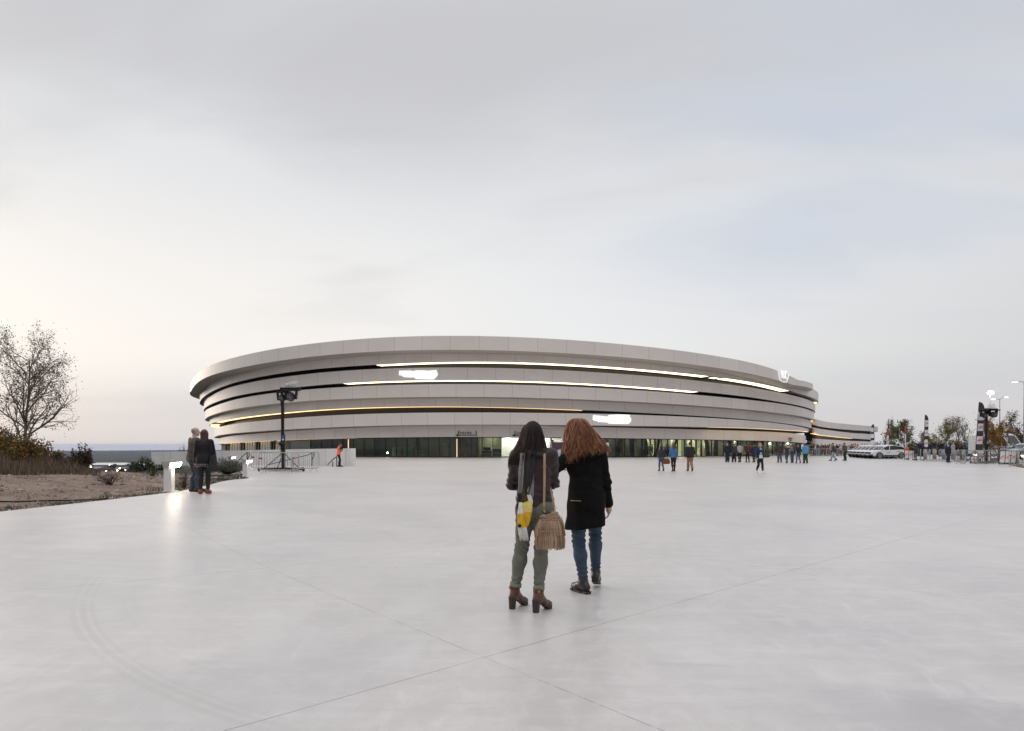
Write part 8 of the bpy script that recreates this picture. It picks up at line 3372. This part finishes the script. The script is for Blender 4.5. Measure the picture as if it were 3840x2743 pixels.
def jeans2():
    s = s2
    v = vol(.0045, s, .02)
    t = .003
    v.cap(s.T(-.034, -.006, .52), s.T(.034, -.006, .52), .066 + t, k=.02)
    legs(v, s, t, .05, slim=.003, flare=.002)
    kn, an = s.kn, s.ank

    def f(X, Y, Z):
        a = .0008 * np.sin(Z * 80 + X * 50)
        for i in (0, 1):
            a = a + .0030 * np.exp(-((Z - kn[i][2]) / .035) ** 2) * np.sin(Z * 200 + X * 60 + np.sin(Y * 80)) + .0028 * np.exp(-((Z - an[i][2] - .04) / .03) ** 2) * np.sin(Z * 240 + X * 50)
        return a
    v.bend(f)
    return v.surf()


put_mesh('jeans', jeans2(), mat('blue_denim', (.034, .056, .090), .85, var=.30, vscale=7, bump=.3, bscale=60), w2, H2)
blk = mat('black_boot_leather', (.022, .018, .016), .30, var=.4, vscale=10)
for i in (0, 1):
    f, r = foot_frame(s2, i)
    f, r = np.array(f), np.array(r)
    a = s2.ank[i] * H2
    lf = s2.lift[i] * H2
    up = np.array([0, 0, 1.])
    hb = np.array([a[0], a[1], lf]) - f * .035
    lo, hi = np.minimum(a, hb) - .16, np.maximum(a, hb) + .26
    lo[2], hi[2] = -.01, a[2] + .14
    v = Vol(lo, hi, .0055)
    v.cap(a + up * .085, a, .043, .042, k=.01)
    v.cap(a, hb + up * .062, .043, .040, k=.02)
    v.cap(hb + up * .064, hb + f * .12 + up * (.058 - lf * .55), .040, .040, k=.025)
    v.cap(a + f * .01, hb + f * .13 + up * (.060 - lf * .55), .042, .036, k=.03)
    v.cap(hb + f * .12 + up * (.046 - lf * .55), hb + f * .185 + up * (.050 - lf * .8), .043, .036, k=.02)
    hbx = hb.copy()
    v.cut(lambda X, Y, Z: np.interp(np.clip((X - hbx[0]) * f[0] + (Y - hbx[1]) * f[1], -.1, .3), [-.05, .10, .22], [.024 + lf, .020 + lf * .45, .018]) - Z)
    v.cut(lambda X, Y, Z: Z - (a[2] + .075) + 0 * X + 0 * Y)
    bo = put_mesh('boot', v.surf(), blk, w2)
    q = MB()
    q.prism([(-.042, .0), (-.046, .028), (.036, .026), (.032, .0)], -.034, .034)
    q.prism([(.032, .012), (.032, .024), (.19, .022), (.214, .024), (.208, .008), (.18, .0), (.10, .0)], -.038, .038)
    o = fixnormals(q.build('sole', heel_m, bo))
    th = math.atan2(lf * .75, .16)
    o.data.transform(Matrix.Translation(tuple(hb)) @ Matrix(((f[0], r[0], 0, 0), (f[1], r[1], 0, 0), (0, 0, 1, 0), (0, 0, 0, 1))) @ Matrix.Rotation(th, 4, 'Y'))
hc2 = s2.hc * H2
rows2 = [(1566, 2158, 2184), (1571, 2146, 2196), (1582, 2136, 2206), (1600, 2129, 2218), (1622, 2126, 2232), (1645, 2124, 2248), (1666, 2122, 2262), (1684, 2121, 2276), (1700, 2119, 2284), (1720, 2118, 2286), (1742, 2121, 2286)]
yb = [-.02, -.08, -.11, -.13, -.145, -.16, -.175, -.19, -.198, -.20, -.20]
yf = [0.02, .03, .035, .035, .02, 0, -.03, -.055, -.07, -.08, -.08]
R2 = [(hz2(r_, .00265), hx2(a, .00265) + .006, hx2(b_, .00265) - .008, y + hc2[1], q + hc2[1]) for (r_, a, b_), y, q in zip(rows2, yb, yf)]
m2 = Mane(R2, ([-1, -.75, -.45, -.15, .2, .5, .8, 1], [1.0, 1.0, .93, .82, .80, .74, .74, .70]), .030, .042, 7, (.80, 1.10))
hb2 = mat('red_hair_mass', (.14, .056, .030), .6, spec=.25, var=.5, vscale=40, stretch=(1, 1, .10), bump=.6, bscale=80)
hbase2 = m2.build(w2, hb2, strand_mat('red_hair_locks', [(.20, .082, .042), (.28, .12, .062), (.13, .052, .028), (.40, .19, .10)]), 1000, .0042)
wr = s2.wr[0] * H2 + np.array([*W2, 0])
t = thing('leaflet', 'pale blue leaflet held up in the left hand of the red haired woman', 'paper', tuple(wr + np.array([-.01, .05, .06])), 0)
o = MB().box((0, 0, .03), (.105, .004, .15), Matrix.Rotation(R(-32), 3, 'Y') @ Matrix.Rotation(R(-30), 3, 'X')).build('sheet', mat('paper_blue', (.50, .60, .70), .5), t)

# scalp hair under the long locks
for s_, H_, par, m_ in ((s1, H1, hbase1, hb1), (s2, H2, hbase2, hb2)):
    v = Vol(s_.hc - .11, s_.hc + .11, .004)
    v.ell(s_.hp(0, -.010, .015), (.050, .061, .0585), s_.HR, k=.01)
    v.cap(s_.hp(0, -.03, .0), s_.hp(0, -.045, -.07), .046, .040, k=.02)
    v.ell(s_.hp(0, .070, -.035), (.036, .060, .080), s_.HR, k=.008, sub=True)
    v.bend(lambda X, Y, Z: .0016 * np.sin(np.arctan2(X - s_.hc[0], -(Y - s_.hc[1])) * 26 + np.sin(Z * 60)))
    put_mesh('scalp_hair', v.surf(), m_, par, H_)
